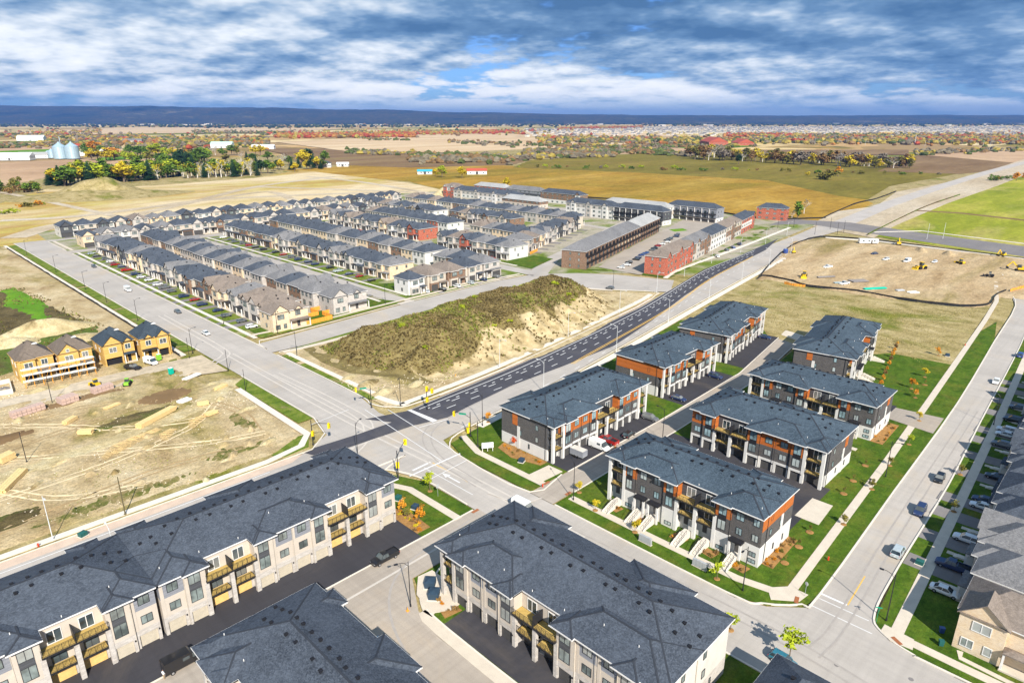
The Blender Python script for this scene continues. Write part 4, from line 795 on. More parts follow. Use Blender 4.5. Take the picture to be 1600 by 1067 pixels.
def house(var, wall, wall2, roof, w=8.6, D=13.0, frame='frame_dark', He=5.8, glass='glass', garage='door_charcoal', name='house', site=False, gar=True):
    """proto house standing at the origin: front middle at (0,0), facing -y"""
    root = thing(name, 'x', 'house'); hw = w / 2; sgn = 1 if var % 2 else -1; k = .72 if site else .56
    boxp('wall', root, -hw, .9, -.3, hw, D, He, wall)
    gx = sgn * (hw - 2.6)                                                  # garage wing side
    gw = 4.9 if var in (0, 3, 4) else 3.0; x0, x1 = (gx - gw / 2 - .35, gx + gw / 2 + .35); x0 = max(x0, -hw + .02); x1 = min(x1, hw - .02); cx = (x0 + x1) / 2
    gw = min(gw, x1 - x0 - .7)
    bay = MB(); bay.box(x0, 0, -.3, cx - gw / 2, .9, 2.9); bay.box(cx + gw / 2, 0, -.3, x1, .9, 2.9); bay.box(cx - gw / 2, 0, 2.25, cx + gw / 2, .9, 2.9); put('garage_wall', bay.mesh('garage_wall', wall2), root)
    if site: boxp('opening', root, cx - gw / 2, .86, 0, cx + gw / 2, .89, 2.25, 'vent_black')
    elif not gar: boxp('wall', root, cx - gw / 2, .02, -.3, cx + gw / 2, .9, 2.25, wall2); window_(root, cx - gw / 4, .02, .7, 1.5, 1.4, glass=glass, frame=frame); window_(root, cx + gw / 4, .02, .7, 1.0, 1.4, glass=glass, frame=frame)
    else: garage_(root, cx, .3, gw, 2.25, 0, garage, .02)
    up = var in (0, 1, 2, 4)
    hips = []
    rb = MB(); rb.hip(-hw - .4, .5, hw + .4, D + .4, He, k, 0); fb = MB(); fb.box(-hw - .42, .48, He - .17, hw + .42, D + .42, He - .004)
    if up:                                                                 # upper bay over the garage
        boxp('upper_bay', root, x0 + .02, .0, 2.9, x1 - .02, .9, He, wall2 if var != 2 else wall)
        if var in (0, 1, 4):
            gable_roof(rb, x0 - .3, x1 + .3, -.35, D * .42, He + .01, .85); gw_ = MB(); gable_wall(gw_, x0, x1, .0, He, .82); put('gable', gw_.mesh('gable', wall2), root)
            window_(root, cx, .0, He + .15, .9, .8, glass=glass, frame=frame) if var == 0 else None
        else: rb.hip(x0 - .3, -.4, x1 + .3, D * .5, He + .012, k); fb.box(x0 - .32, -.42, He - .16, x1 + .32, .5, He + .0)
        window_(root, cx, .0, 3.7, min(2.2, gw - .4), 1.5, glass=glass, frame=frame)
    else:
        rb2 = MB(); rb2.hip(x0 - .3, -.4, x1 + .3, 1.6, 2.92, .4); put('garage_roof', rb2.mesh('garage_roof', roof), root); window_(root, cx, .9, 4.1, 1.8, 1.3, glass=glass, frame=frame)
    px = (x1 + hw) / 2 if sgn < 0 else (x0 - hw) / 2; pw = (hw - x1) if sgn < 0 else (x0 + hw); pw = max(pw, 1.6)
    if site: boxp('opening', root, px - .5, .86, 0, px + .5, .89, 2.1, 'vent_black')
    else: door_(root, px, .9, .25, 1.0, 2.1)
    pr = MB(); pr.hip(px - pw / 2 + .05, -.7, px + pw / 2 - .05, 1.2, 2.75, .3); pr.box(px - pw / 2 + .05, -.7, 2.55, px + pw / 2 - .05, .9, 2.74); put('porch_roof', pr.mesh('porch_roof', 'trim_black' if var in (1, 3) else roof), root)
    for s in (-1, 1): boxp('porch_post', root, px + s * (pw / 2 - .25) - .13, -.6, 0, px + s * (pw / 2 - .25) + .13, -.34, 2.55, 'trim_white')
    boxp('porch_slab', root, px - pw / 2 + .05, -.75, -.2, px + pw / 2 - .05, .9, .18, 'concrete')
    window_(root, px, .9, 3.75, min(1.7, max(1.0, pw - .8)), 1.5, glass=glass, frame=frame)
    if var in (1, 4): gable_roof(rb, px - 1.5, px + 1.5, .2, D * .35, He + .016, .8); g2 = MB(); gable_wall(g2, px - 1.3, px + 1.3, .55, He, .78); put('gable', g2.mesh('gable', wall), root)
    put('roof', rb.mesh('roof', roof), root); put('fascia', fb.mesh('fascia', 'trim_white' if not site else 'osb_tan'), root)
    for x in ((-hw * .6, 0, hw * .6) if w < 10 else (-hw * .7, -hw * .25, hw * .25, hw * .7)): window_(root, x, D, 3.7, 1.2, 1.35, R(180), glass=glass, frame=frame)
    for x in (-hw * .5, hw * .45): window_(root, x, D, .5 if x > 0 else 1.1, 1.6, 1.9 if x > 0 else 1.2, R(180), glass=glass, frame=frame)
    for s in (-1, 1):
        for y, z in ((D * .35, 3.7), (D * .72, 3.7), (D * .5, 1.0)): window_(root, s * hw, y, z, .9, 1.2, R(90) * s, glass=glass, frame=frame)
    for x, y in ((-hw * .2, D * .6), (hw * .3, D * .52)): put('roof_vent', vent_mesh(), root, (x, y, He + k * (hw + .4 - abs(x)) + .05))
    return root
WALLS = [('stucco_cream', 'stone_pale', 'cream'), ('brick_buff', 'brick_buff', 'buff brick'), ('stucco_white', 'stone_pale', 'white'), ('brick_brown', 'stucco_cream', 'brown brick'), ('stone_pale', 'stone_pale', 'pale stone'), ('brick_red', 'brick_red', 'red brick'), ('stucco_beige', 'brick_brown', 'beige and brown'), ('render_pale', 'siding_charcoal', 'pale and charcoal')]
ROOFS = [('slate_shingle', 'slate roofed'), ('grey_shingle', 'grey roofed'), ('brown_shingle', 'brown roofed')]
PROTO = {}
def get_house(var, wi, ri, **kw):
    key = (var, wi, ri, tuple(sorted(kw.items())))
    new = key not in PROTO
    if new: PROTO[key] = house(var, WALLS[wi][0], WALLS[wi][1], ROOFS[ri][0], **kw)
    return PROTO[key], new
HS = 1.3
def place_house(var, wi, ri, loc, rz, label, group, sc=None, **kw):
    h, new = get_house(var, wi, ri, **kw); sc = sc or HS
    if new: h.location = (*loc, .15); h.rotation_euler = (0, 0, rz); h.scale = (sc,) * 3; h['label'] = label; h['group'] = group; return h
    return copy_tree(h, (*loc, .15), rz, label, group, scale=sc)
def driveway(x, y, rz, l, w=5.2, m='driveway_grey'):
    def f(b): b.box(-w / 2, -l, -.12, w / 2, 0, 0)
    put('driveway', cached(('driveway', round(l, 1), w, m), f, m), None, (x, y, zz(.128, .00006)), rz, kind='structure')
hr = random.Random(21)
COMBO = [(hr.choice([0, 1, 2, 3, 4]), hr.choice([0, 0, 1, 1, 2, 4, 4, 3, 3, 6, 6, 7]), hr.choice([0, 0, 0, 0, 1, 1, 2])) for _ in range(26)]
FACES = {'-u': R(-90), '+u': R(90), '-v': 0.0, '+v': R(180)}
def row(where, p0, p1, n, face, ids=None, drive=9.0, first='mound', rz=None):
    """n houses with their fronts on the line p0-p1 (near end first)"""
    ang = FACES[face] if rz is None else rz; last = None; n = max(1, round(math.hypot(p1[0] - p0[0], p1[1] - p0[1]) / 12.0))
    for i in range(n):
        t = (i + .5) / n; x = p0[0] + (p1[0] - p0[0]) * t; y = p0[1] + (p1[1] - p0[1]) * t
        var, wi, ri = COMBO[hr.randrange(26)] if ids is None or i >= len(ids) else ids[i]
        while (var, wi, ri) == last: var, wi, ri = COMBO[hr.randrange(26)]
        last = (var, wi, ri)
        sb = hr.uniform(-.9, .5); place_house(var, wi, ri, (x + sb * math.sin(ang), y - sb * math.cos(ang)), ang, f'{ROOFS[ri][1]} {WALLS[wi][2]} house, {nth(i)} from the {first} in {where}', 'houses of the subdivision', sc=hr.uniform(1.25, 1.37))
        if drive:
            s = 1 if var % 2 else -1; ox = s * 2.2; driveway(x + ox * math.cos(ang), y + ox * math.sin(ang), ang, drive, 4.2 if var in (0, 3, 4) else 3.0)
row('the wide street row', (113.6, 254), (113.6, 482), 24, '-u', [(4, 0, 2), (1, 4, 2), (1, 4, 1), (4, 1, 2), (0, 6, 2)], 12.2)
row('the orange fence row', (158.5, 261), (158.5, 486), 23, '+u', [(2, 4, 1), (0, 3, 1), (2, 0, 0), (2, 3, 1), (0, 4, 1), (3, 7, 0), (1, 1, 1)], 15)
row('the second street row', (197, 284), (197, 486), 21, '-u', [(2, 1, 1), (2, 6, 0), (3, 2, 0), (1, 4, 0), (4, 0, 1)], 15)
row('the row behind that street', (250, 298), (250, 486), 19, '+u', [(2, 2, 0), (4, 1, 1), (2, 3, 0), (1, 0, 1)], 9)
row('the mound-facing row', (196, 249.5), (248, 251), 5, '-v', [(2, 6, 2), (2, 3, 2), (2, 0, 0), (3, 4, 1), (2, 2, 1)], 6)
row('the third street side', (250, 268), (250, 291), 2, '+u', None, 9, 'mound')
row('the third street row', (277.5, 276), (277.5, 342), 7, '-u', [(2, 2, 1), (3, 6, 0), (2, 0, 1), (0, 5, 0), (2, 4, 2)], 10)
row('the red corner row', (281, 368), (281, 484), 12, '-u', [(0, 5, 0), (0, 0, 0), (2, 2, 0), (4, 1, 2), (2, 4, 0)], 13)
row('the row behind red corner', (333, 376), (333, 484), 11, '+u', [(2, 2, 0), (2, 5, 0), (2, 5, 0), (2, 2, 0)], 6)
row('the row behind third street', (338, 300), (338, 358), 6, '+u', None, 0)
row('the fourth street row', (352, 438), (352, 543), 11, '-u', None, 4)
row('the fourth street bend', (362, 358), (362, 432), 8, '-u', None, 12)
row('the row backing cream terraces', (417, 330), (417, 540), 21, '+u', None, 0)
row('the slanting row', (303, 284), (404, 323), 10, '-v', [(2, 0, 1), (2, 3, 2), (2, 1, 1), (4, 2, 1)], 8, 'mound', R(21))
row('the top street row', (112, 503), (335, 503), 23, '-v', [(4, 1, 0), (4, 1, 0), (1, 2, 1)], 5, 'wide street')
row('the last row', (112, 558), (410, 558), 30, '-v', None, 5, 'wide street')
place_house(4, 1, 2, (120.2, 241.6), 0, 'big cream corner house with two gables where the wide street meets the mound road', 'corner houses', w=12.2, D=8.6, gar=False)
place_house(4, 4, 1, (151.2, 247.0), 0, 'wide pale stone corner house with a front gable beside the orange fence', 'corner houses', w=13.5, D=9, gar=False)
place_house(2, 2, 0, (190.2, 250), 0, 'white slate-roofed corner house with tall windows facing the mound', 'corner houses', w=7.6, D=9.5, gar=False)
for a in ((101.8, 113.4, 254, 484), (182, 197, 286, 484), (159, 172.8, 262, 484), (249.5, 257.8, 262, 484), (267.3, 277.5, 276, 484)): sheet('lawn', [(a[0], a[2]), (a[1], a[2]), (a[1], a[3]), (a[0], a[3])], .098, 'verge')
sheet('lawn', [(106.8, 239), (176, 246), (168, 262), (107, 252)], .103, 'lawn'); sheet('lawn', [(184, 246.4), (248, 247), (248, 250), (184, 284)], .103, 'lawn'); sheet('lawn', [(270, 250), (300, 260), (300, 276), (272, 276)], .103, 'lawn')
# orange board fences between the back yards
def fence(pts, label, h=1.8, m='fence_orange', name='board_fence', cat='fence', group='back-yard fences'):
    r = thing(name, label, cat, (*pts[0], .1), 0, group); p = MB(); o = Vector(pts[0]); q = MB()
    for a, c in zip(pts, pts[1:]):
        a = Vector(a) - o; c = Vector(c) - o; n = max(1, round((c - a).length / 2.4))
        for i in range(n + 1): s = a.lerp(c, i / n); q.box(s.x - .06, s.y - .06, 0, s.x + .06, s.y + .06, h + .1)
        nb = max(2, int((c - a).length / .6))
        for i in range(nb):
            s0, s1 = a.lerp(c, (i + .02) / nb), a.lerp(c, (i + .98) / nb); p.bar((s0.x, s0.y, h / 2), (s1.x, s1.y, h / 2), .04, h - .08)
    put('boards', p.mesh('boards', m), r); put('posts', q.mesh('posts', m), r); return r
for i in range(13):
    v0 = 262 + i * 17.2
    fence([(131, v0), (136.5, v0), (136.5, v0 + 15), (141.5, v0 + 15)], f'orange board fence between back yards, {nth(i)} from the mound road', group='back-yard fences')
fence([(126.8, 242), (139, 242.6), (139, 251), (143, 251)], 'orange board fence round the yard of the corner gable house')
fence([(127, 252), (138, 252), (138, 259), (142.8, 259)], 'orange board fence just behind the corner yard fence')
fence([(212, 270), (222, 276)], 'short orange fence behind the white corner house'); fence([(300, 279), (311, 283)], 'orange fence at the corner facing the brown terrace')

# ------------------------------------------------------------------ terraces of three storeys
def terrace(label, loc, rz, Lx, D, n, walls, roof, He=9.2, mode='plain', gables=(), k=.58, glass='glass', ends=True):
    He *= 1.16; root = thing('terrace', label, 'terrace', (*loc, .12), rz, 'long terraces at the far side of the subdivision'); uw = Lx / n
    for i in range(3): boxp('wall', root, 0, .6, (-.3, 3.5, 7.0)[i], Lx, D, (3.5, 7.0, He)[i], walls[min(i, len(walls) - 1)])
    rb = MB(); rb.hip(-.5, 0.1, Lx + .5, D + .5, He, k); fb = MB(); fb.box(-.52, .08, He - .18, Lx + .52, D + .52, He - .005); gb = MB()
    for i in range(n):
        x0 = i * uw; c = x0 + uw / 2; wl = walls[(i // 2) % len(walls)] if mode != 'dark' else walls[0]
        if i in gables:
            boxp('bay', root, x0 + .3, .0, 0, x0 + uw - .3, .6, He, wl); gable_roof(rb, x0 + .0, x0 + uw, -.35, D * .4, He + .01, .9); gable_wall(gb, x0 + .3, x0 + uw - .3, .0, He, .87); y = 0.0
        else: y = .6
        if mode == 'dark':
            boxp('pier', root, x0, .0, 0, x0 + .45, .6, He - .25, walls[0]); 
            for z in (3.6, 7.0): balcony_(root, x0 + .5, x0 + uw - .1, -.7, .58, z, (), 'trim_black')
            boxp('divider', root, x0 - .06, -.7, 7.1, x0 + .06, .6, 9.2, 'trim_black')
        for z in ((.7, 4.4, 7.7) if mode != 'dark' else (3.7, 7.1)):
            window_(root, c, y, z, min(2.2, uw - 1.6), 1.5 if mode != 'dark' else 2.0, glass='glass_dark' if mode == 'dark' else glass)
        if mode == 'dark': garage_(root, c, .58, uw - 1.5)
        window_(root, c, D, 4.4, 1.6, 1.4, R(180), glass=glass); window_(root, c, D, 7.7, 1.6, 1.4, R(180), glass=glass)
    if gables: put('gable', gb.mesh('gable', walls[-1]), root)
    put('roof', rb.mesh('roof', roof), root); put('fascia', fb.mesh('fascia', 'trim_white'), root)
    if ends:
        for s, X in ((-1, 0), (1, Lx)):
            for z in (.9, 4.4, 7.7):
                for y in (D * .3, D * .65): window_(root, X, y, z, 1.1, 1.5, R(90) * s, glass=glass)
    return root
def chain(p0, ang, segs, D, **kw):
    x, y = p0
    for (label, Lx, n, walls, roof, opt) in segs:
        terrace(label, (x, y), ang, Lx - .4, D, n, walls, roof, **{**kw, **opt}); x += Lx * math.cos(ang); y += Lx * math.sin(ang)
chain((289.5, 226.5), R(17), [('brown brick terrace of dark balconies, near end, by the mound road', 52, 8, ('brick_brown', 'brick_brown', 'brick_brown'), 'grey_shingle', {}), ('brown brick terrace of dark balconies, middle length', 50, 8, ('brick_brown', 'brick_buff', 'brick_brown'), 'grey_shingle', {}), ('brown brick terrace of dark balconies, far end', 48, 8, ('brick_brown', 'brick_brown', 'brick_brown'), 'pale_shingle', {})], 15, mode='dark', He=8.8)
chain((307, 186), R(12.6), [('red brick terrace with a gabled end at the corner of the arterial road', 46, 7, ('brick_red', 'brick_red', 'brick_red'), 'brown_shingle', dict(gables=(0, 3, 6))), ('brown grey terrace next to the red brick one on the arterial road', 38, 6, ('stone_pale', 'brick_brown', 'brick_brown'), 'grey_shingle', dict(gables=(1, 4))), ('pale terrace with a slate roof midway along the arterial road', 36, 6, ('stucco_white', 'stucco_white', 'stone_pale'), 'slate_shingle', dict(gables=())), ('brown roofed terrace toward the far junction', 42, 6, ('stone_pale', 'brick_brown', 'stucco_beige'), 'brown_shingle', dict(gables=(2,))), ('red brick terrace nearest the far junction', 38, 6, ('brick_red', 'stucco_white', 'brick_red'), 'slate_shingle', dict(gables=(5,)))], 12.5, He=8.6)
chain((458, 384), R(-90), [('white terrace with three gables, left of the charcoal one', 52, 9, ('stucco_white', 'stucco_white', 'stone_pale'), 'slate_shingle', dict(gables=(1, 4, 7))), ('charcoal fronted terrace with white balconies', 48, 8, ('stucco_white', 'siding_charcoal', 'siding_charcoal'), 'slate_shingle', dict(mode='dark'))], 13)
chain((460, 538), R(-90), [('cream terrace with four gables behind the houses', 90, 14, ('stucco_cream', 'stucco_white', 'stone_pale'), 'slate_shingle', dict(gables=(1, 5, 9, 12)))], 13)
chain((446, 452), R(-90), [('brown brick terrace with a pale roof behind the last houses', 48, 8, ('brick_brown', 'stucco_cream', 'brick_brown'), 'pale_shingle', {})], 12, He=8.4)
chain((511, 562), R(-90), [('red brick terrace at the far back of the subdivision', 50, 8, ('brick_red', 'brick_red', 'brick_red'), 'pale_shingle', {}), ('charcoal and white terrace at the far back', 50, 8, ('stucco_white', 'siding_charcoal', 'siding_grey'), 'grey_shingle', {}), ('brown and white terrace at the far back with a slate roof', 52, 8, ('stucco_white', 'brick_brown', 'brick_brown'), 'slate_shingle', dict(gables=(7,)))], 12, He=8.6)
chain((489, 366), R(-90), [('pale tan terrace beside the golden field', 66, 11, ('stucco_white', 'stucco_cream', 'stucco_white'), 'pale_shingle', {})], 12, He=8.6)
chain((500, 308), R(-90), [('white terrace with two rows of dark balconies beside the golden field', 47, 7, ('stucco_white', 'siding_grey', 'siding_grey'), 'slate_shingle', dict(mode='dark'))], 13, He=9.6)
chain((548, 250), R(-78), [('slate roofed red house block at the far junction', 24, 4, ('brick_red', 'brick_red', 'brick_red'), 'slate_shingle', {})], 12, He=8.2)
terrace('red brick gabled block standing alone at the edge of the graded land', (470, 566), R(-90), 24, 14, 4, ('brick_red', 'brick_red', 'stucco_white'), 'brown_shingle', 9.5, gables=(0, 2))
for pts in ([(300, 196), (300, 200), (430, 240), (540, 268), (540, 262)],): sheet('parking_court', [(300, 199), (316, 190), (505, 236), (520, 262), (498, 290), (440, 272), (330, 238), (300, 226)], .10, 'lane_asphalt')
for a, b_ in (((292, 222), (310, 206)), ((300, 190), (308, 182))): pass
sheet('lawn', [(301, 197), (305, 184), (312, 183), (309, 187), (304, 199)], .14, 'lawn', .1); sheet('lawn', [(286, 242), (289, 226), (296, 216), (298, 219), (291.5, 228), (288, 244)], .14, 'lawn', .1); sheet('lawn', [(440, 262), (452, 258), (458, 266), (446, 271)], .14, 'bright_grass', .1)
for i in range(14):
    t = 315 + i * 15.0; sheet('verge', [(t, 187.6 + (t - 315) * .112 - 3.2 + (t - 307) * .06), (t + 7, 188.4 + (t - 315) * .112 - 3.2 + (t - 307) * .06), (t + 7, 190.8 + (t - 315) * .112 - 3.2 + (t - 307) * .06), (t, 190 + (t - 315) * .112 - 3.2 + (t - 307) * .06)], .142, 'lawn', .1)

# ------------------------------------------------------------------ houses across the street at the right
ro = [(2, 4, 1), (4, 6, 1), (2, 2, 0), (3, 4, 0), (2, 4, 0), (4, 1, 0), (2, 0, 0), (3, 6, 1), (2, 4, 0), (4, 2, 2), (2, 1, 0), (3, 4, 0)]
for i, (var, wi, ri) in enumerate(ro):
    x = 128.4 + i * 11.4; y = 10.6 + (x - 110) * .05 + (i % 2) * .6
    place_house(var, wi, ri, (x, y), R(180), f'{ROOFS[ri][1]} {WALLS[wi][2]} house facing parked cars, {nth(i)} past the buff corner house', 'houses across the straight street', sc=1.16, w=9.4, D=13, garage='door_white')
    s = 1 if var % 2 else -1; ox = s * 1.9; driveway(x - ox, y, R(180), 21.0 + (x - 110) * .044 - y, 4.6)
    def step(b): b.box(-.6, -1.4, 0, .6, 0, .35); b.box(-.6, -2.0, 0, .6, -1.4, .18)
    put('front_walk', cached(('front_walk',), step, 'concrete_pale'), None, (x + ox * 1.25, y + .8, .12), R(180), kind='structure')
    sheet('sidewalk', [(x + ox - 0.5, y + 1), (x + ox + .6, y + 1), (x + ox + .6, y + 4), (x + ox - .5, y + 4)], .14, 'concrete', .1, .0002)
place_house(4, 1, 2, (110.4, .6), R(-90), 'buff brick corner house with gables in the lower right corner', 'houses across the straight street', sc=1.16, w=16, D=9.6, frame='trim_white', gar=False)
g0 = G(1243, 1082, 8.4); place_house(1, 4, 0, (g0[0] - 6.5, g0[1]), R(-90), 'house whose grey gable roof just shows at the bottom edge', 'houses across the straight street', sc=1.1, w=9, D=12)

# ------------------------------------------------------------------ timber houses still being built
shingle('site_brown', (.12, .095, .075), (.19, .155, .125))
def site_house(x, y, var, roof, label, w=9.2):
    h = house(var, 'osb_tan', 'osb_tan', roof, w=w, D=11.5, He=6.0, glass='glass_dark', frame='trim_white', name='unfinished_house', site=True); h.location = (x, y, .15); h.scale = (1.06, 1.06, 1.25); h['label'] = label; h['group'] = 'unfinished timber houses'
    def hatch(b): b.box(-.7, -.7, 0, .7, .7, .12)
    put('roof_hatch', cached(('roof_hatch',), hatch, 'trim_white'), h, (1.2, 4.6, 6.0 + .72 * (w / 2 + .4 - 1.2) + .05)); return h
site_house(70.6, 244.5, 1, 'site_shingle', 'unfinished timber house with dark roof nearest the wide street'); site_house(59.2, 246.0, 4, 'site_shingle', 'unfinished timber house with dark roof and french window, second from the wide street')
site_house(46.6, 247.2, 0, 'site_brown', 'unfinished timber house with brown roof, second from the foundation pit'); site_house(35.8, 248.4, 2, 'site_brown', 'unfinished timber house with brown roof behind the scaffold')
# ------------------------------------------------------------------ the weed-grown earth mound
leafy('weed_brown', (.10, .075, .032), (.185, .14, .055), (.29, .22, .09), .2); leafy('weed_olive', (.11, .12, .025), (.19, .20, .04), (.30, .30, .06), .2); leafy('bush_lime', (.13, .18, .02), (.24, .30, .03), (.36, .40, .06), .3)
def mound_mat():
    m, nt, b = _base('mound_soil', .95, .1)
    sand = _ramp(nt, _noise(nt, .22, 8, .65), [(.28, (.20, .15, .07)), (.42, (.38, .29, .15)), (.55, (.52, .41, .23)), (.72, (.60, .51, .33))])
    weed = _ramp(nt, _noise(nt, .3, 8, .7), [(.3, (.11, .085, .035)), (.5, (.20, .155, .06)), (.7, (.30, .24, .10))])
    at = nt.nodes.new('ShaderNodeAttribute'); at.attribute_name = 'cover'
    ad = nt.nodes.new('ShaderNodeMath'); ad.operation = 'ADD'; nt.links.new(at.outputs['Fac'], ad.inputs[0])
    mu = nt.nodes.new('ShaderNodeMath'); mu.operation = 'MULTIPLY_ADD'; nt.links.new(_noise(nt, .22, 9, .7, off=4), mu.inputs[0]); mu.inputs[1].default_value = 1.5; mu.inputs[2].default_value = -.75; nt.links.new(mu.outputs[0], ad.inputs[1])
    c = _mix(nt, _ramp(nt, ad.outputs[0], [(.34, (0, 0, 0)), (.56, (1, 1, 1))]), sand, weed); nt.links.new(c, b.inputs['Base Color']); _bump(nt, b, _noise(nt, .7, 8, .7), .7, .8)
mound_mat()
MPOLY = GP((492, 543), (520, 562), (560, 577), (625, 583), (665, 592), (740, 577), (830, 551), (900, 521), (950, 492), (962, 468)) + [(246, 207), (234, 218), (187, 217), (150, 214)]
def mound_h(x, y, d=None):
    d = poly_dist(x, y, MPOLY) if d is None else d
    n1 = mn.noise((x * .05, y * .05, 3)); n2 = mn.noise((x * .16, y * .16, 8)); n3 = mn.noise((x * .45, y * .45, 1))
    gul = abs(mn.noise((x * .13 + n1, y * .03, 11))) * 3.5 * sstep((200 - y) / 20)
    return (11.4 + n1 * 1.6) * sstep((d + n1 * 2.6 + n2 * 1.8 - gul) / 25.0) ** .8 + (n2 * .5 + n3 * .28) * sstep((d + 3) / 6)
def mound_cover(x, y, d):
    """weeds everywhere but on the raw face cut towards the arterial"""
    face = sstep((x - 122) / 14) * sstep((196 - y + (x - 120) * .06) / 10); dd = (1 + 9.5 * sstep((x - 126) / 45) + 7 * mn.noise((x * .05, y * .05, 6)) + 6 * mn.noise((x * .12, y * .12, 16))) * face
    return .15 + .85 * sstep((d + .5 - dd) / 6) if face > .05 else .9
def make_mound():
    x0, x1, y0, y1, s = 100, 276, 146, 224, 1.15; nx, ny = int((x1 - x0) / s), int((y1 - y0) / s); vs = []; cov = []; keep = {}
    for j in range(ny + 1):
        for i in range(nx + 1):
            x = x0 + i * s; y = y0 + j * s; d = poly_dist(x, y, MPOLY)
            if d < -6: continue
            keep[(i, j)] = len(vs); h = mound_h(x, y, d); vs.append((x, y, .10 + h if d > -3 else .0 + .1 * (d + 6) / 3 + max(h, 0)))
            cov.append(mound_cover(x, y, d))
    fs = [(keep[(i, j)], keep[(i + 1, j)], keep[(i + 1, j + 1)], keep[(i, j + 1)]) for j in range(ny) for i in range(nx) if all(k in keep for k in ((i, j), (i + 1, j), (i + 1, j + 1), (i, j + 1)))]
    me = bpy.data.meshes.new('mound'); me.from_pydata(vs, [], fs); me.materials.append(M('mound_soil')); a = me.attributes.new('cover', 'FLOAT', 'POINT'); a.data.foreach_set('value', cov); me.shade_smooth()
    put('mound', me, None, kind='structure')
    b = MB(); r = random.Random(5); cnt = 0
    while cnt < 10500:
        x = r.uniform(106, 262); y = r.uniform(156, 220); d = poly_dist(x, y, MPOLY); c = mound_cover(x, y, d)
        if d < 1 or r.random() > c * 1.1 - .08 + mn.noise((x * .16, y * .16, 4)) * .5: continue
        cnt += 1; z = .1 + mound_h(x, y, d); h = r.uniform(.25, .75); mi = 0 if mn.noise((x * .06, y * .06, 2)) + r.uniform(-.3, .3) < .22 else 1
        for k in range(4):
            a = r.uniform(0, 6.28); w = r.uniform(.18, .42); e = r.uniform(.2, .55); ca, sa = math.cos(a), math.sin(a)
            b.add([(x - sa * w, y + ca * w, z - .1), (x + sa * w, y - ca * w, z - .1), (x + ca * e + sa * w * .4, y + sa * e - ca * w * .4, z + h), (x + ca * e - sa * w * .5, y + sa * e + ca * w * .5, z + h * .9)], [(0, 1, 2, 3)], mi)
    put('weeds', b.mesh('weeds', 'weed_brown', 'weed_olive'), None, kind='stuff', label='brown and olive weeds covering the earth mound', cat='weeds')
make_mound()
# ------------------------------------------------------------------ trees
plain('bark', (.16, .12, .085), .95, .3, 3); plain('birch_bark', (.62, .58, .52), .9, .2, 3)
LEAF = dict(yellow=((.34, .25, .012), (.56, .43, .02), (.72, .58, .05)), orange=((.42, .15, .012), (.62, .26, .02), (.75, .40, .05)), red=((.40, .04, .012), (.62, .09, .02), (.72, .2, .04)), green=((.06, .11, .012), (.11, .19, .02), (.21, .29, .035)), dark=((.010, .030, .012), (.022, .058, .02), (.055, .10, .03)), olive=((.10, .10, .02), (.18, .165, .03), (.29, .24, .05)), rust=((.15, .09, .035), (.25, .15, .05), (.37, .22, .07)), grey=((.14, .115, .085), (.24, .20, .15), (.34, .29, .21)), lime=((.2, .26, .012), (.36, .42, .02), (.5, .52, .05)))
for k_, c_ in LEAF.items(): leafy('leaf_' + k_, *c_, scale=.4)
def leaf_cloud(b, r, centres, n, size):
    for _ in range(n):
        (cx, cy, cz, rx, rz_) = r.choice(centres); a = r.uniform(0, 6.283); u = r.uniform(-1, 1); q = r.random() ** .45; s = math.sqrt(1 - u * u)
        p = Vector((cx + rx * q * s * math.cos(a), cy + rx * q * s * math.sin(a), cz + rz_ * q * u)); d = Vector((r.gauss(0, 1), r.gauss(0, 1), r.gauss(0, 1.2))).normalized(); e = d.orthogonal().normalized(); f = d.cross(e); w = size * r.uniform(.55, 1.3)
        b.add([p - e * w - f * w * .4, p + e * w * .9 - f * w * .7, p + e * w * .5 + f * w * .8, p - e * w * .7 + f * w * .6], [(0, 1, 2, 3)])
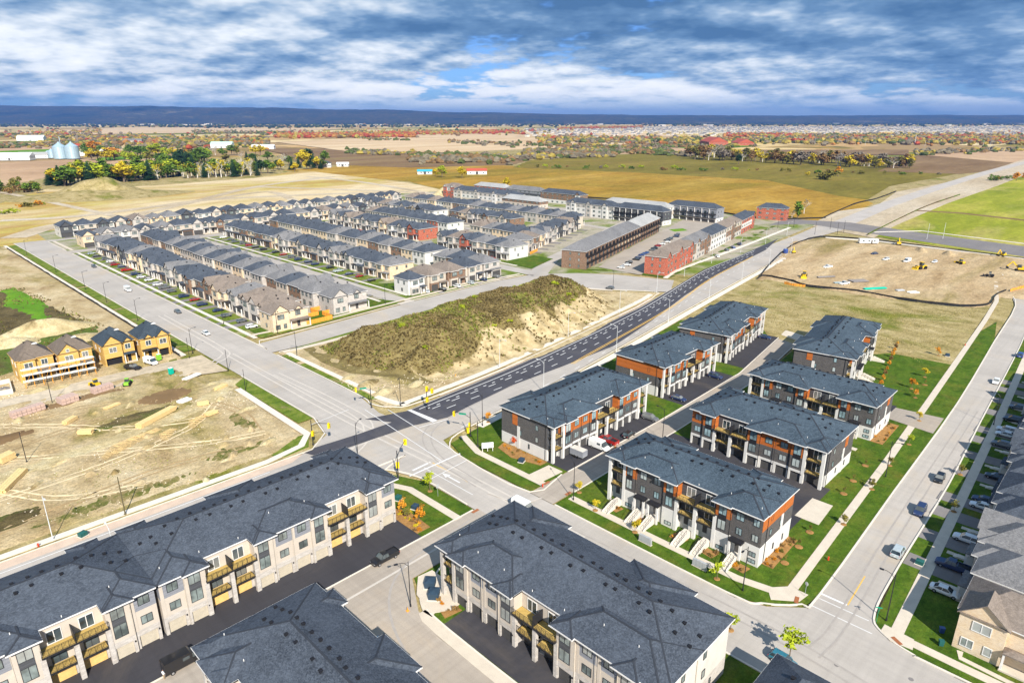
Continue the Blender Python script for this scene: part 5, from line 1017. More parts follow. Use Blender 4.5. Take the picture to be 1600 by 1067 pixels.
def tree_mesh(shape, leaf, seed):
    """unit tree about 10 m tall: trunk mesh and crown mesh"""
    r = random.Random(seed); t = MB(); c = MB()
    if shape == 'round':
        t.tube((0, 0, 0), (.1, .05, 3.2), .26, .17, 7); cs = []
        for i in range(9):
            a = i * 2.4 + r.uniform(-.4, .4); rr = r.uniform(.6, 2.1); z = r.uniform(3.6, 7.8); rad = r.uniform(1.2, 1.9); x, y = rr * math.cos(a), rr * math.sin(a); cs.append((x, y, z, rad, rad * .85)); t.tube((.1, .05, r.uniform(2, 3.1)), (x * .9, y * .9, z), .1, .03, 5)
        cs.append((0, 0, 8.6, 1.2, 1.1)); leaf_cloud(c, r, cs, 620, .42)
    elif shape == 'oval':
        t.tube((0, 0, 0), (0, 0, 8), .22, .05, 7); cs = []
        for i in range(9):
            z = 2.2 + i * .8; rad = 1.65 * math.sin(math.pi * (z - 1.0) / 9.6) + .2; a = r.uniform(0, 6.28); cs.append((.5 * math.cos(a), .5 * math.sin(a), z, rad, .9)); t.tube((0, 0, z - .6), (rad * math.cos(a), rad * math.sin(a), z + .2), .06, .02, 4)
        leaf_cloud(c, r, cs, 560, .36)
    elif shape == 'fir':
        t.tube((0, 0, 0), (0, 0, 9.6), .2, .03, 6)
        for lv in range(15):
            z = .9 + lv * .6; R_ = 2.15 * (1 - lv / 15.5) + .12
            for i in range(11):
                a = i * .571 + lv * .3 + r.uniform(-.2, .2); q = R_ * r.uniform(.75, 1.1); x, y = math.cos(a), math.sin(a); w = .32 * R_ + .08
                c.add([(x * .1, y * .1, z + .35), (x * q * .7 - y * w, y * q * .7 + x * w, z - .12), (x * q, y * q, z - .38), (x * q * .7 + y * w, y * q * .7 - x * w, z - .12)], [(0, 1, 2, 3)])
    elif shape == 'bare':
        def br(p, d, l, rad, dep):
            q = p + d * l; t.tube(p, q, rad, rad * .6, 5, cap=False)
            if dep: 
                for _ in range(3): br(p.lerp(q, r.uniform(.55, 1)), (d + Vector((r.gauss(0, .5), r.gauss(0, .5), r.uniform(-.1, .35)))).normalized(), l * r.uniform(.5, .75), rad * .55, dep - 1)
        br(Vector((0, 0, 0)), Vector((0, 0, 1)), 4.2, .2, 4); leaf_cloud(c, r, [(r.gauss(0, 1.2), r.gauss(0, 1.2), r.uniform(4, 9), 1.3, 1.2) for _ in range(7)], 130, .24)
    elif shape == 'bush':
        t.tube((0, 0, 0), (0, 0, 3), .16, .06, 5); cs = [(r.gauss(0, 2.2), r.gauss(0, 2.2), r.uniform(1.5, 6), r.uniform(1.5, 2.6), r.uniform(1.4, 2.4)) for _ in range(9)]; leaf_cloud(c, r, cs, 520, .55)
    elif shape == 'sapling':
        t.tube((0, 0, 0), (0, 0, 9), .13, .05, 6); cs = [(r.gauss(0, .8), r.gauss(0, .8), r.uniform(4.5, 8.8), 1.2, 1.3) for _ in range(7)]
        for q in cs: t.tube((0, 0, q[2] - 1.5), q[:3], .06, .02, 4)
        leaf_cloud(c, r, cs, 300, .34)
    return t.mesh('trunk', 'birch_bark' if shape == 'bare' else 'bark'), c.mesh('crown', 'leaf_' + leaf)
TM = {}
WORD = dict(yellow='yellow', orange='orange', red='red', green='green', dark='dark green', olive='olive', rust='rusty brown', grey='grey brown', lime='yellow-green')
SHAPE = dict(round='tree', oval='tall tree', fir='conifer', bare='half-bare tree', bush='bush', sapling='sapling')
tr = random.Random(99)
def tree(x, y, h, shape, leaf, label, group, z=.1, wide=1.0, name=None):
    key = (shape, leaf, tr.randrange(3))
    if key not in TM: TM[key] = tree_mesh(shape, leaf, hash((shape, key[2])) % 1000 if False else sum(map(ord, shape + leaf)) + key[2] * 37)
    s = h / 10.0; nm = name or {'fir': 'conifer_tree', 'bush': 'bush', 'sapling': 'young_tree', 'bare': 'birch_tree'}.get(shape, 'tree')
    r_ = put(nm, None, None, (x, y, z), tr.uniform(0, 6.28), (s * wide, s * wide, s), None, label, 'bush' if shape == 'bush' else 'tree', group)
    put('trunk', TM[key][0], r_); put('crown', TM[key][1], r_); return r_
NT = {}
def grove(where, line, n, hpx, mix, spread=4.0, wide=1.0, z=-.2):
    """trees strung along a line of the survey view; heights are given in its pixels"""
    todo = []
    for i in range(n):
        t = (i + tr.uniform(.1, .9)) / n * (len(line) - 1); k = min(int(t), len(line) - 2); f = t - k
        px = line[k][0] + (line[k + 1][0] - line[k][0]) * f; py = line[k][1] + (line[k + 1][1] - line[k][1]) * f + tr.uniform(-spread, spread)
        todo.append((px, py, *tr.choice(mix), tr.uniform(*hpx)))
    todo.sort(); cnt = {}; tot = {}
    for q in todo: tot[q[2:4]] = tot.get(q[2:4], 0) + 1
    for px, py, shape, leaf, hp in todo:
        c = cnt.get((shape, leaf), 0); cnt[(shape, leaf)] = c + 1; x, y = G(px, py); nm = f'{WORD[leaf]} {SHAPE[shape]}'
        lb = f'{nm} {where}' if tot[(shape, leaf)] == 1 else f'{nth(c)} {nm} from the left {where}'
        tree(x, y, hp * mpp(px, py) * 1.05, shape, leaf, lb, f'trees {where}', z, wide * tr.uniform(.85, 1.25))
grove('in the front belt below the silos', [(75, 291), (160, 284), (235, 280)], 30, (19, 34), [('oval', 'green'), ('fir', 'dark'), ('round', 'yellow'), ('round', 'lime'), ('round', 'yellow'), ('oval', 'green'), ('round', 'green')], 3, 1.7)
grove('in the belt with birch trunks', [(235, 279), (320, 276), (405, 272)], 40, (17, 28), [('round', 'green'), ('bare', 'yellow'), ('bare', 'olive'), ('fir', 'dark'), ('round', 'lime'), ('oval', 'green')], 2.5, 1.6)
grove('around the farmyard beyond the silos', [(130, 244), (250, 250), (420, 246)], 44, (11, 20), [('round', 'yellow'), ('round', 'orange'), ('round', 'green'), ('fir', 'dark'), ('bare', 'grey'), ('round', 'olive'), ('round', 'lime')], 6, 1.7)
grove('in the dark clump behind the birches', [(250, 262), (320, 256)], 22, (16, 23), [('round', 'green'), ('oval', 'dark'), ('fir', 'dark')], 3, 1.7)
grove('round the farmhouse garden', [(400, 268), (470, 262), (510, 258)], 24, (13, 22), [('round', 'dark'), ('round', 'yellow'), ('fir', 'dark'), ('bare', 'grey'), ('round', 'green'), ('round', 'lime')], 6, 1.6)
grove('on the left edge by the graded land', [(0, 300), (25, 296), (60, 300)], 10, (9, 22), [('round', 'green'), ('bush', 'rust'), ('round', 'yellow'), ('bush', 'olive')], 5, 1.3)
grove('in the scrub strip at the left edge', [(0, 335), (40, 325), (70, 318)], 9, (5, 11), [('bush', 'lime'), ('bush', 'orange'), ('bush', 'olive')], 4, 1.3)
grove('in the long wood across the golden field', [(1078, 247), (1160, 250), (1260, 255), (1340, 259), (1425, 263)], 74, (13, 21), [('round', 'olive'), ('round', 'rust'), ('bare', 'grey'), ('round', 'grey'), ('round', 'rust'), ('oval', 'olive'), ('round', 'yellow')], 3, 1.75)
grove('on the field boundary', [(805, 262), (1000, 264), (1200, 268), (1480, 274)], 30, (3, 8), [('bush', 'olive'), ('bush', 'grey'), ('bush', 'green'), ('bush', 'lime'), ('bush', 'rust')], 1.5, 1.3)
grove('beside the gravel road', [(1545, 286), (1600, 278), (1640, 270)], 9, (7, 14), [('bush', 'olive'), ('round', 'orange'), ('bush', 'green')], 4, 1.3)
for px, py, h, sh, lf, lb in ((1294, 281, 21, 'bush', 'olive', 'large olive bush alone in the golden field'), (1154, 257, 15, 'round', 'dark', 'lone dark tree on the olive field'), (1309, 276, 15, 'round', 'orange', 'orange tree behind the large lone bush'), (1262, 274, 7, 'bush', 'yellow', 'small yellow bush on the field boundary'), (1222, 342, 18, 'oval', 'green', 'green tree left of the tall one near the far junction'), (1246, 341, 26, 'oval', 'green', 'tallest green tree near the far junction'), (1237, 343, 14, 'bare', 'grey', 'bare tree between two green ones near the far junction'), (1256, 334, 22, 'bare', 'grey', 'grey bare tree behind the tallest green one'),
                          (691, 277, 18, 'round', 'lime', 'round yellow-green tree beside the blue shed'), (722, 278, 18, 'round', 'yellow', 'round yellow tree beside the red-roofed shed'), (680, 276, 12, 'round', 'yellow', 'smaller yellow tree left of the blue shed'), (770, 302, 14, 'bush', 'lime', 'lime bush behind the far terraces'), (792, 296, 18, 'round', 'yellow', 'bright yellow tree behind the far terraces'), (1422, 261, 19, 'round', 'yellow', 'bright yellow tree ending the long wood')):
    x, y = G(px, py); tree(x, y, h * mpp(px, py) * 1.05, sh, lf, lb, None, 0, 1.35)
# shrubs on the mound
spots_ = []
for i in range(18):
    px, py = tr.choice([(705, 498), (655, 520), (760, 480), (690, 545), (735, 500), (600, 530), (820, 462), (650, 545), (880, 460), (720, 515), (780, 500)]); x, y = G(px, py, 8); x += tr.uniform(-6, 6); y += tr.uniform(-6, 6)
    if poly_dist(x, y, MPOLY) > 8: spots_.append((px, x, y))
for i, (_, x, y) in enumerate(sorted(spots_)): tree(x, y, tr.uniform(1.4, 2.4), 'bush', tr.choice(['lime', 'olive', 'lime']), f'yellow-green shrub on the weedy mound, {nth(i)} from the left', 'shrubs on the mound', mound_h(x, y), 1.2)
# young street trees with mulch rings
def mulch_ring(x, y, r=.6):
    def f(b): b.lathe([(r, 0), (r * .8, .08), (r * .3, .12)], 12)
    put('mulch_bed', cached(('mulch_bed', round(r, 1)), f, 'mulch'), None, (x, y, .17), kind='structure')
YT = [((905, 770), 'yellow', 2.4, 'yellow sapling at the lane mouth by the lamp'), ((930, 798), 'yellow', 2.3, 'yellow sapling before the leftmost stairs'), ((992, 832), 'yellow', 2.6, 'yellow sapling beside the mailboxes'), ((1022, 700), 'red', 1.8, 'small red sapling behind the stair block'), ((1350, 655), 'orange', 2.6, 'orange sapling near the path crossing'), ((1120, 905), 'lime', 3.2, 'thin green sapling on the verge by the second mailbox'), ((1436, 658), 'yellow', 2.6, 'yellow sapling at the entry by the sidewalk'), ((1420, 695), 'lime', 2.4, 'yellow-green sapling on the verge below the entry'), ((1390, 728), 'olive', 2.2, 'sparse olive sapling on the verge'), ((1362, 765), 'olive', 2.2, 'sparse olive sapling halfway down the verge'), ((1318, 820), 'olive', 2.3, 'sparse sapling on the verge uphill of the hydrant'),
      ((1445, 590), 'yellow', 3.0, 'yellow tree near the top of the green square'), ((1424, 608), 'orange', 3.2, 'orange tree in the middle of the green square'), ((1430, 622), 'orange', 2.6, 'small orange tree beside the square path'), ((1466, 556), 'orange', 2.8, 'orange tree in the far corner of the green square'), ((655, 815), 'orange', 3.2, 'orange tree on the lawn at the townhouse end'), ((627, 800), 'orange', 2.8, 'orange shrubby tree against the townhouse end'), ((636, 812), 'olive', 2.6, 'olive shrub tree against the townhouse end'), ((672, 768), 'lime', 4.2, 'pale green street tree by the turning lanes'), ((805, 698), 'red', 2.4, 'small red tree by the block end wall'), ((763, 660), 'orange', 2.8, 'orange sapling on the boulevard at the junction'), ((1232, 1035), 'lime', 5.0, 'leafy green tree over the parked blue car'), ((1141, 985), 'lime', 3.4, 'light green tree at the end wall of the slate block'), ((1490, 800), 'olive', 2.4, 'bare-looking sapling on the driveway lawns'), ((1500, 742), 'olive', 2.6, 'thin sapling on the upper driveway lawns')]
for (px, py), lf, h, lb in YT:
    x, y = G(px, py); tree(x, y, h * 1.15, 'sapling', lf, lb, None, .15, 1.5); mulch_ring(x, y)
for i_, (px, py) in enumerate(((1226, 880), (1248, 855), (1265, 832), (1318, 772), (1333, 752), (1352, 728), (1445, 602), (1432, 615))): x, y = G(px, py); mulch_ring(x, y, .8); tree(x, y, 1.9, 'sapling', 'olive', f'bare sapling in a mulch ring on the side lawn, {nth(i_)} from the street corner', 'saplings in mulch rings on the side lawn', .15)
hx0, hy0 = G(1372, 612); hx1, hy1 = G(1402, 540)
for i in range(11):
    t = i / 10; tree(hx0 + (hx1 - hx0) * t, hy0 + (hy1 - hy0) * t, tr.uniform(1.6, 2.6), 'round', 'orange' if i % 3 else 'rust', f'orange garden tree, {nth(i)} up the line beside the green square', 'orange trees lining the square', .15, 1.0)
# planting beds against the blocks
def bed(pts, seed, leafs=('rust', 'orange', 'olive'), lab='brown planting', n=10):
    sheet('planting_bed', pts, .19, 'mulch', .1, .0015); r = random.Random(seed); xs = [p[0] for p in pts]; ys = [p[1] for p in pts]; k = 0
    spots = []
    while len(spots) < n:
        x, y = r.uniform(min(xs), max(xs)), r.uniform(min(ys), max(ys))
        if poly_dist(x, y, pts) > .2: spots.append((x * _ca - y * _sa, x, y))
    for k, (_, x, y) in enumerate(sorted(spots)): tree(x, y, r.uniform(.5, 1.1), 'bush', r.choice(leafs), f'low shrub, {nth(k)} from the left in {lab}', f'low shrubs in {lab}', .2)
bed([(109, 40.9), (109, 38.6), (121, 38.9), (121.2, 40.9)], 1, lab='the bed along the stair block end wall'); bed([(69.2, 95), (72.5, 95), (73, 103), (69.2, 110)], 2, ('orange', 'rust', 'yellow'), 'the bed at the cream block end wall', 14)
bed([(107.6, 96), (110, 96), (110, 111), (106.8, 110), (105.4, 104)], 3, lab='the bed beside the trailer block'); bed([(177.6, 43.4), (177.6, 40.2), (193, 40.6), (193, 43.4)], 4, lab='the bed at the third block end wall'); bed([(57.5, 72.4), (60.8, 71.8), (60.8, 77), (59, 78)], 5, lab='the bed by the utility boxes', n=5)
for i, v in enumerate((72.4, 66.6, 56.6, 50.0, 43.6)): bed([(102.8 + 1, v - 1.6), (106, v - 2), (106.2, v + 1.2), (104.2, v + 1.4)], 10 + i, lab=f'the {nth(i)} bed before the stair block', n=5)
# ------------------------------------------------------------------ vehicles
CARC = dict(black=(.012, .012, .014), white=(.82, .82, .80), silver=(.42, .48, .50), navy=(.02, .035, .10), red=(.35, .015, .012), grey=(.13, .135, .14), teal=(.03, .16, .22), blue=(.03, .07, .25))
for k_, c_ in CARC.items():
    m_, nt_, b_2 = _base('paint_' + k_, .28, .6); nt_.links.new(_mix(nt_, _ramp(nt_, _noise(nt_, 1.2, 3), [(.3, (0, 0, 0)), (.7, (1, 1, 1))]), scl(c_, .92), scl(c_, 1.06)), b_2.inputs['Base Color']); b_2.inputs['Coat Weight'].default_value = .5
plain('tyre', (.014, .014, .015), .9, .2); plain('rim_alloy', (.45, .45, .46), .35, .1, spec=.6, metal=.6); plain('lamp_red', (.45, .01, .01), .3, .1); plain('lamp_clear', (.75, .76, .78), .2, .05); plain('yellow_paint', (.72, .46, .02), .5, .15); plain('signal_yellow', (.85, .60, .01), .5, .1)
def loft(b, secs, mi=0, close=True):
    n = len(secs[0]); o = [v for s in secs for v in s]
    fs = [(k * n + i, k * n + (i + 1) % n, (k + 1) * n + (i + 1) % n, (k + 1) * n + i) for k in range(len(secs) - 1) for i in range(n)]
    b.add(o, fs + [tuple(range(n)), tuple(range(len(o) - 1, len(o) - n - 1, -1))], mi)
def car_proto(kind, col, full=True):
    """front towards +x, wheels on z=0"""
    P = 'paint_' + col; root = thing('parked_car', 'x', 'car')
    L, W = dict(sedan=(4.7, 1.82), suv=(4.7, 1.9), pickup=(5.8, 2.0), van=(5.6, 2.0), hatch=(4.3, 1.8))[kind]; h = L / 2
    bel = dict(sedan=.92, suv=1.02, pickup=1.1, van=1.15, hatch=.95)[kind]; top = dict(sedan=1.45, suv=1.72, pickup=1.85, van=2.4, hatch=1.55)[kind]; zb = .28
    def sec(x, w, z0, z1): return [(x, -w * .9, z0), (x, -w, z0 + .18), (x, -w, z0 + (z1 - z0) * .65), (x, -w * .93, z1), (x, w * .93, z1), (x, w, z0 + (z1 - z0) * .65), (x, w, z0 + .18), (x, w * .9, z0)]
    w = W / 2; hood = bel - .1
    body = MB()
    if kind == 'van': loft(body, [sec(-h, w * .95, zb, 2.25), sec(-h + .1, w, zb, top), sec(h - 1.75, w, zb, top), sec(h - 1.5, w, zb, top - .15)]); loft(body, [sec(h - 1.5, w, zb, bel + .15), sec(h - .4, w * .96, zb, bel - .05), sec(h, w * .85, zb + .05, .75)])
    else:
        loft(body, [sec(-h, w * .9, zb + .08, bel - .12), sec(-h + .25, w * .98, zb, bel), sec(-.2, w, zb, bel + .02), sec(h - 1.3, w, zb, hood + .05), sec(h - .3, w * .95, zb, hood - .08), sec(h, w * .82, zb + .08, hood - .25)])
    put('body', body.mesh('body', P), root)
    if kind == 'pickup':
        cab = ((-.55, bel), (-.35, top), (.75, top), (1.35, bel)); bed = MB(); bed.box(-h + .15, -w * .82, bel - .05, -.7, w * .82, bel + .04); put('cargo_bed', bed.mesh('cargo_bed', 'trim_black'), root)
        for s in (-1, 1): boxp('bed_side', root, -h + .05, s * w * .9 - .06, bel - .02, -.6, s * w * .9 + .06, bel + .22, P)
        boxp('tailgate', root, -h + .02, -w * .85, bel - .1, -h + .12, w * .85, bel + .2, P)
    else: cab = {'sedan': ((-1.75, bel), (-1.0, top), (.35, top), (1.15, bel)), 'suv': ((-2.2, bel), (-1.95, top - .05), (.35, top), (1.15, bel)), 'hatch': ((-2.0, bel), (-1.55, top), (.3, top), (1.1, bel)), 'van': ((h - 1.75, 1.3), (h - 1.7, top - .2), (h - 1.45, top - .2), (h - .75, 1.3))}[kind]
    wb, wt = w * .92, w * .76; g = MB(); (xa, za), (xb_, zt), (xc, _), (xd, _) = cab
    if kind == 'van': wt = w * .9; g.box(h - 2.9, -w - .01, 1.45, h - 1.9, w + .01, 2.0)
    g.add([(xa, -wb, za - .02), (xd, -wb, za - .02), (xd, wb, za - .02), (xa, wb, za - .02), (xb_, -wt, zt - .02), (xc, -wt, zt - .02), (xc, wt, zt - .02), (xb_, wt, zt - .02)], [(0, 1, 5, 4), (1, 2, 6, 5), (2, 3, 7, 6), (3, 0, 4, 7), (4, 5, 6, 7)])
    put('windows', g.mesh('windows', 'glass_dark'), root)
    if kind != 'van':
        rf = MB(); loft(rf, [[(xb_ - .04, -wt - .02, zt - .05), (xb_ - .04, -wt + .1, zt + .03), (xb_ - .04, wt - .1, zt + .03), (xb_ - .04, wt + .02, zt - .05)], [(xc + .04, -wt - .02, zt - .05), (xc + .04, -wt + .1, zt + .02), (xc + .04, wt - .1, zt + .02), (xc + .04, wt + .02, zt - .05)]])
        for s in (-1, 1):
            rf.bar((xa + .02, s * wb, za), (xb_, s * wt, zt - .02), .07, .07); rf.bar((xd - .02, s * wb, za), (xc, s * wt, zt - .02), .06, .06); rf.bar(((xa + xd) / 2 - .1, s * (wb + .01), za), ((xb_ + xc) / 2, s * (wt + .01), zt - .02), .06, .05)
        put('roof', rf.mesh('roof', P), root)
    def wh(b): b.tube((0, -.11, 0), (0, .11, 0), .34, .34, 14)
    def rm(b): b.tube((0, -.125, 0), (0, .125, 0), .2, .2, 8)
    for sx in (-1, 1):
        for sy in (-1, 1):
            o = put('wheel', cached(('wheel',), wh, 'tyre'), root, (sx * L * .31 + (.05 if sx > 0 else 0), sy * (w - .1), .34))
            if full: put('rim', cached(('rim',), rm, 'rim_alloy'), o)
    if full:
        for sy in (-1, 1):
            boxp('headlight', root, h - .14, sy * w * .62 - .2, hood - .38, h - .03, sy * w * .62 + .2, hood - .22, 'lamp_clear'); boxp('taillight', root, -h + .01, sy * w * .78 - .12, bel - .38, -h + .12, sy * w * .78 + .12, bel - .08, 'lamp_red')
            boxp('mirror', root, xd - .45, sy * (w + .08) - .08, bel, xd - .3, sy * (w + .08) + .08, bel + .14, P)
        boxp('number_plate', root, -h - .012, -.25, .55, -h + .05, .25, .68, 'paint_white')
    return root
CP = {}
def car(kind, col, loc, rz, label, group=None, full=True, z=.17, name='parked_car', cat=None):
    key = (kind, col, full); cat = cat or {'pickup': 'pickup truck', 'van': 'van', 'suv': 'car', 'sedan': 'car', 'hatch': 'car'}[kind]
    if key not in CP: CP[key] = car_proto(kind, col, full); o = CP[key]; o.location = (*loc, z); o.rotation_euler = (0, 0, rz); o['label'] = label
    else: o = copy_tree(CP[key], (*loc, z), rz, label)
    o['category'] = cat
    if group: o['group'] = group
    elif 'group' in o: del o['group']
    return o
NEAR = [('pickup', 'black', (59.6, 92.6), 180, 'black pickup truck on the lane edge by the black forecourt', .13), ('van', 'black', (22.6, 93.4), 0, 'black van with its side door beside a standing person', .13), ('suv', 'silver', (45.6, 73.6), -92, 'silver car on the lane beside the bottom edge roof', .13), ('van', 'white', (90.6, 85.6), -88, 'white van at the kerb behind the slate roofed block', .02), ('hatch', 'teal', (88.0, 27.6), -92, 'blue car parked under the leafy green tree', .02),
        ('suv', 'silver', (130.6, 23.4), 2, 'silver hatchback facing away on the straight street, nearest the corner', .02), ('suv', 'navy', (149.5, 24.4), 182, 'dark blue car, second up the straight street', .02), ('hatch', 'black', (167.8, 25.0), 182, 'black car, third up the straight street', .02), ('sedan', 'white', (249.5, 28.2), 182, 'white car moving along the upper straight street', .02), ('suv', 'blue', (285, 27.2), 2, 'blue car parked high on the straight street', .02),
        ('sedan', 'white', (123.6, 13.9), -88, 'white sedan on the driveway beside the buff brick house', .2), ('pickup', 'navy', (132.6, 14.6), 92, 'dark blue pickup behind the first lamp lawn', .2), ('suv', 'white', (144.2, 14.8), 90, 'white suv on a driveway below two parked cars', .2), ('sedan', 'white', (160.4, 15.2), 90, 'white car beside a dark blue one on the paired driveway', .2), ('sedan', 'navy', (163.6, 15.4), 90, 'dark blue car beside a white one on the paired driveway', .2), ('sedan', 'black', (177.4, 15.6), 90, 'black car alone on a driveway uphill of the paired cars', .2), ('sedan', 'white', (205.5, 18.4), 90, 'lower of two white cars on the upper driveways', .2), ('suv', 'white', (208.9, 18.8), 90, 'upper of two white cars on the upper driveways', .2), ('suv', 'grey', (198, 18), 90, 'dark grey car below the two white cars', .2), ('suv', 'black', (218, 18.8), 90, 'black suv above the two white cars', .2), ('hatch', 'grey', (229, 19.4), 90, 'grey car high on the driveways', .2),
        ('van', 'white', (124.6, 91.2), -88, 'white cargo van beside the mesh trailer', .14), ('pickup', 'red', (129.0, 91.6), 88, 'dark red pickup loaded beside the cargo van', .14), ('hatch', 'black', (135.6, 89.8), 4, 'black car on the lane edge past the red pickup', .14), ('suv', 'grey', (148.4, 91.6), -86, 'grey suv at the end of the first forecourt', .14), ('sedan', 'navy', (166.0, 93.2), -88, 'dark blue car at the second forecourt', .14), ('suv', 'navy', (190.2, 94.2), -88, 'blue suv at the far end of the second forecourt', .14), ('sedan', 'navy', (241, 101), -80, 'dark car at the far end of the third forecourt', .14)]
for kd, cl, p, a, lb, z in NEAR: car(kd, cl, p, R(a), lb, None, True, z)
for kd, cl, (px, py), a, lb in [('sedan', 'white', (322, 523), -90, 'white car driving along the wide street'), ('sedan', 'grey', (278, 489), -90, 'grey car parked on the wide street'), ('van', 'white', (200, 455), -90, 'white van on the wide street'), ('hatch', 'grey', (147, 418), -90, 'grey car high on the wide street'), ('pickup', 'black', (208, 577), -60, 'black pickup before the unfinished houses'), ('van', 'white', (236, 569), -75, 'white van before the unfinished house nearest the street'),
                                ('sedan', 'white', (668, 457), 60, 'white car outside the white corner house'), ('hatch', 'grey', (953, 452), 100, 'dark car alone on the gravel beyond the mound'), ('pickup', 'white', (1293, 419), 160, 'white pickup in the middle of the graded lot'), ('sedan', 'navy', (1366, 398), 150, 'blue car at the back of the graded lot'), ('suv', 'white', (1384, 407), 165, 'white car beside the blue one on the graded lot'), ('van', 'white', (1417, 410), 170, 'white van past the two cars on the graded lot'), ('pickup', 'white', (1319, 445), 160, 'pale pickup by the silt fence'), ('hatch', 'white', (1460, 411), 170, 'small white car near the loader'),
                                ('sedan', 'blue', (1145, 388), 52, 'blue car parked along the far arterial, nearest of four'), ('sedan', 'grey', (1135, 392), 52, 'grey car parked along the far arterial'), ('suv', 'navy', (1155, 383), 52, 'navy car parked along the far arterial'), ('sedan', 'white', (1120, 402), 52, 'white car parked along the far arterial')]:
    x, y = G(px, py); car(kd, cl, (x, y), R(a), lb, None, False, .16)
cr_ = random.Random(4); cols = ['black', 'white', 'silver', 'navy', 'grey', 'red', 'blue', 'white', 'grey', 'black']
def drive_cars(where, x, v0, v1, n, rz):
    for i in range(n):
        v = v0 + (v1 - v0) * (i + .5) / n + cr_.uniform(-2.2, 2.2); c = cr_.choice(cols); k = cr_.choice(['sedan', 'suv', 'hatch', 'suv', 'pickup']); car(k, c, (x + cr_.uniform(-1, 1), v), rz + cr_.uniform(-.05, .05), f'{c} {k} on a driveway, {nth(i)} from the mound in {where}', 'cars on the subdivision driveways', False)
drive_cars('the wide street row', 109.4, 250, 480, 20, 0); drive_cars('the second street row', 190.8, 284, 480, 18, 0); drive_cars('the orange fence row', 163.2, 266, 480, 12, R(180)); drive_cars('the third street row', 272.4, 278, 340, 5, 0); drive_cars('the red corner row', 274.5, 372, 480, 8, 0)
for i in range(16):
    t = i / 15; x, y = 306 + 120 * t, 214 + 38 * t; c = cr_.choice(cols); car(cr_.choice(['sedan', 'suv', 'hatch']), c, (x + cr_.uniform(-2, 2), y + cr_.uniform(-1, 1)), R(107) + cr_.uniform(-.1, .1), f'{c} car in the court below the brown terrace, {nth(i)} from the mound road', 'cars in the terrace court', False)
for i in range(5): car('suv', cols[i], (203 + i * 9.4, 247.4 + .3 * i), R(90), f'{cols[i]} car in front of the mound-facing row, {nth(i)} from the white corner house', 'cars in the mound-facing row', False)
# mesh-sided trailer
t_ = thing('utility_trailer', 'grey mesh sided utility trailer parked before the orange trimmed block', 'trailer', (117.6, 92.3, .14), R(92)); bb = MB(); bb.box(-2.0, -1.0, .55, 2.0, 1.0, .7); put('deck', bb.mesh('deck', 'steel_grey'), t_)
for nm, q in (('side_panel', (-2, -1.02, .7, 2, -.98, 2.2)), ('side_panel', (-2, .98, .7, 2, 1.02, 2.2)), ('end_panel', (-2.02, -1, .7, -1.98, 1, 2.2)), ('end_panel', (1.98, -1, .7, 2.02, 1, 2.2)), ('cover', (-2, -.97, 2.14, 2, .97, 2.2))): boxp(nm, t_, *q, 'siding_grey' if nm != 'cover' else 'render_pale')
bb = MB(); bb.bar((2, -.7, .55), (3.4, 0, .5), .1, .1); bb.bar((2, .7, .55), (3.4, 0, .5), .1, .1); put('drawbar', bb.mesh('drawbar', 'trim_white'), t_)
def wh2(b): b.tube((0, -.11, 0), (0, .11, 0), .34, .34, 14)
for sx in (-.5, .4):
    for sy in (-1, 1): put('wheel', cached(('wheel',), wh2, 'tyre'), t_, (sx, sy * 1.12, .34))

# ------------------------------------------------------------------ lamps, signals, poles
plain('pole_black', (.018, .018, .02), .45, .1, spec=.5); plain('pole_white', (.60, .61, .60), .5, .08); plain('pole_wood', (.12, .10, .05), .9, .3, 3); plain('sign_green', (.0, .30, .17), .5, .05)
def lamp_proto(m, h, arm):
    def pole(b): b.tube((0, 0, 0), (0, 0, .5), .16, .14, 10); b.tube((0, 0, .5), (0, 0, h), .1, .06, 10)
    def arm_(b): b.path([(0, 0, h - .9), (arm * .35, 0, h - .15), (arm * .7, 0, h + .1), (arm, 0, h + .12)], .045, 6); b.bar((0, 0, h - .2), (arm * .4, 0, h - .1), .03, .03)
    def head(b): b.box(arm - .1, -.16, h + .02, arm + .55, .16, h + .16); b.box(arm, -.12, h - .03, arm + .45, .12, h + .02)
    return [('pole', pole), ('arm', arm_), ('lamp_head', head)]
def lamp(loc, rz, label, m='pole_black', h=9.2, arm=1.9, group='street lamps', z=.15, double=False):
    r_ = thing('street_lamp', label, 'street lamp', (*loc, z), rz, group)
    for nm, fn in lamp_proto(m, h, arm):
        put(nm, cached((nm, m, h, arm), fn, m), r_)
        if double and nm != 'pole': put(nm, cached((nm, m, h, arm), fn, m), r_, (0, 0, 0), R(180))
    return r_
for p, a, lb in [((109.1, 19.1), 95, 'black street lamp on the corner lawn by the driveways'), ((211.8, 22.2), 92, 'black street lamp on the upper driveway lawns'), ((160.5, 34.4), -88, 'black street lamp on the verge beside the walking pair'), ((99.3, 39.8), 180, 'black street lamp on the verge below the stair block'), ((101.2, 80.4), 60, 'black street lamp at the lane mouth'), ((55.2, 78.8), 160, 'tall black lamp beside the utility boxes'), ((79.0, 131.6), 20, 'black lamp at the junction behind the cream block'), ((104.9, 148.8), 225, 'black lamp on the mound side of the junction'), ((112.8, 122.2), 90, 'black lamp by the block at the junction'), ((105.5, 211), 180, 'black lamp where the mound road begins'), ((113, 240), -90, 'black lamp before the cream corner house'), ((168.6, 246.5), -90, 'black lamp at the second street mouth'), ((265, 190), 200, 'black lamp at the far foot of the mound'), ((139.6, 82.0), 90, 'black lamp on the lane behind the stair block'), ((103.6, 268), 180, 'black lamp on the wide street by the first driveways')]: lamp(p, R(a), lb)
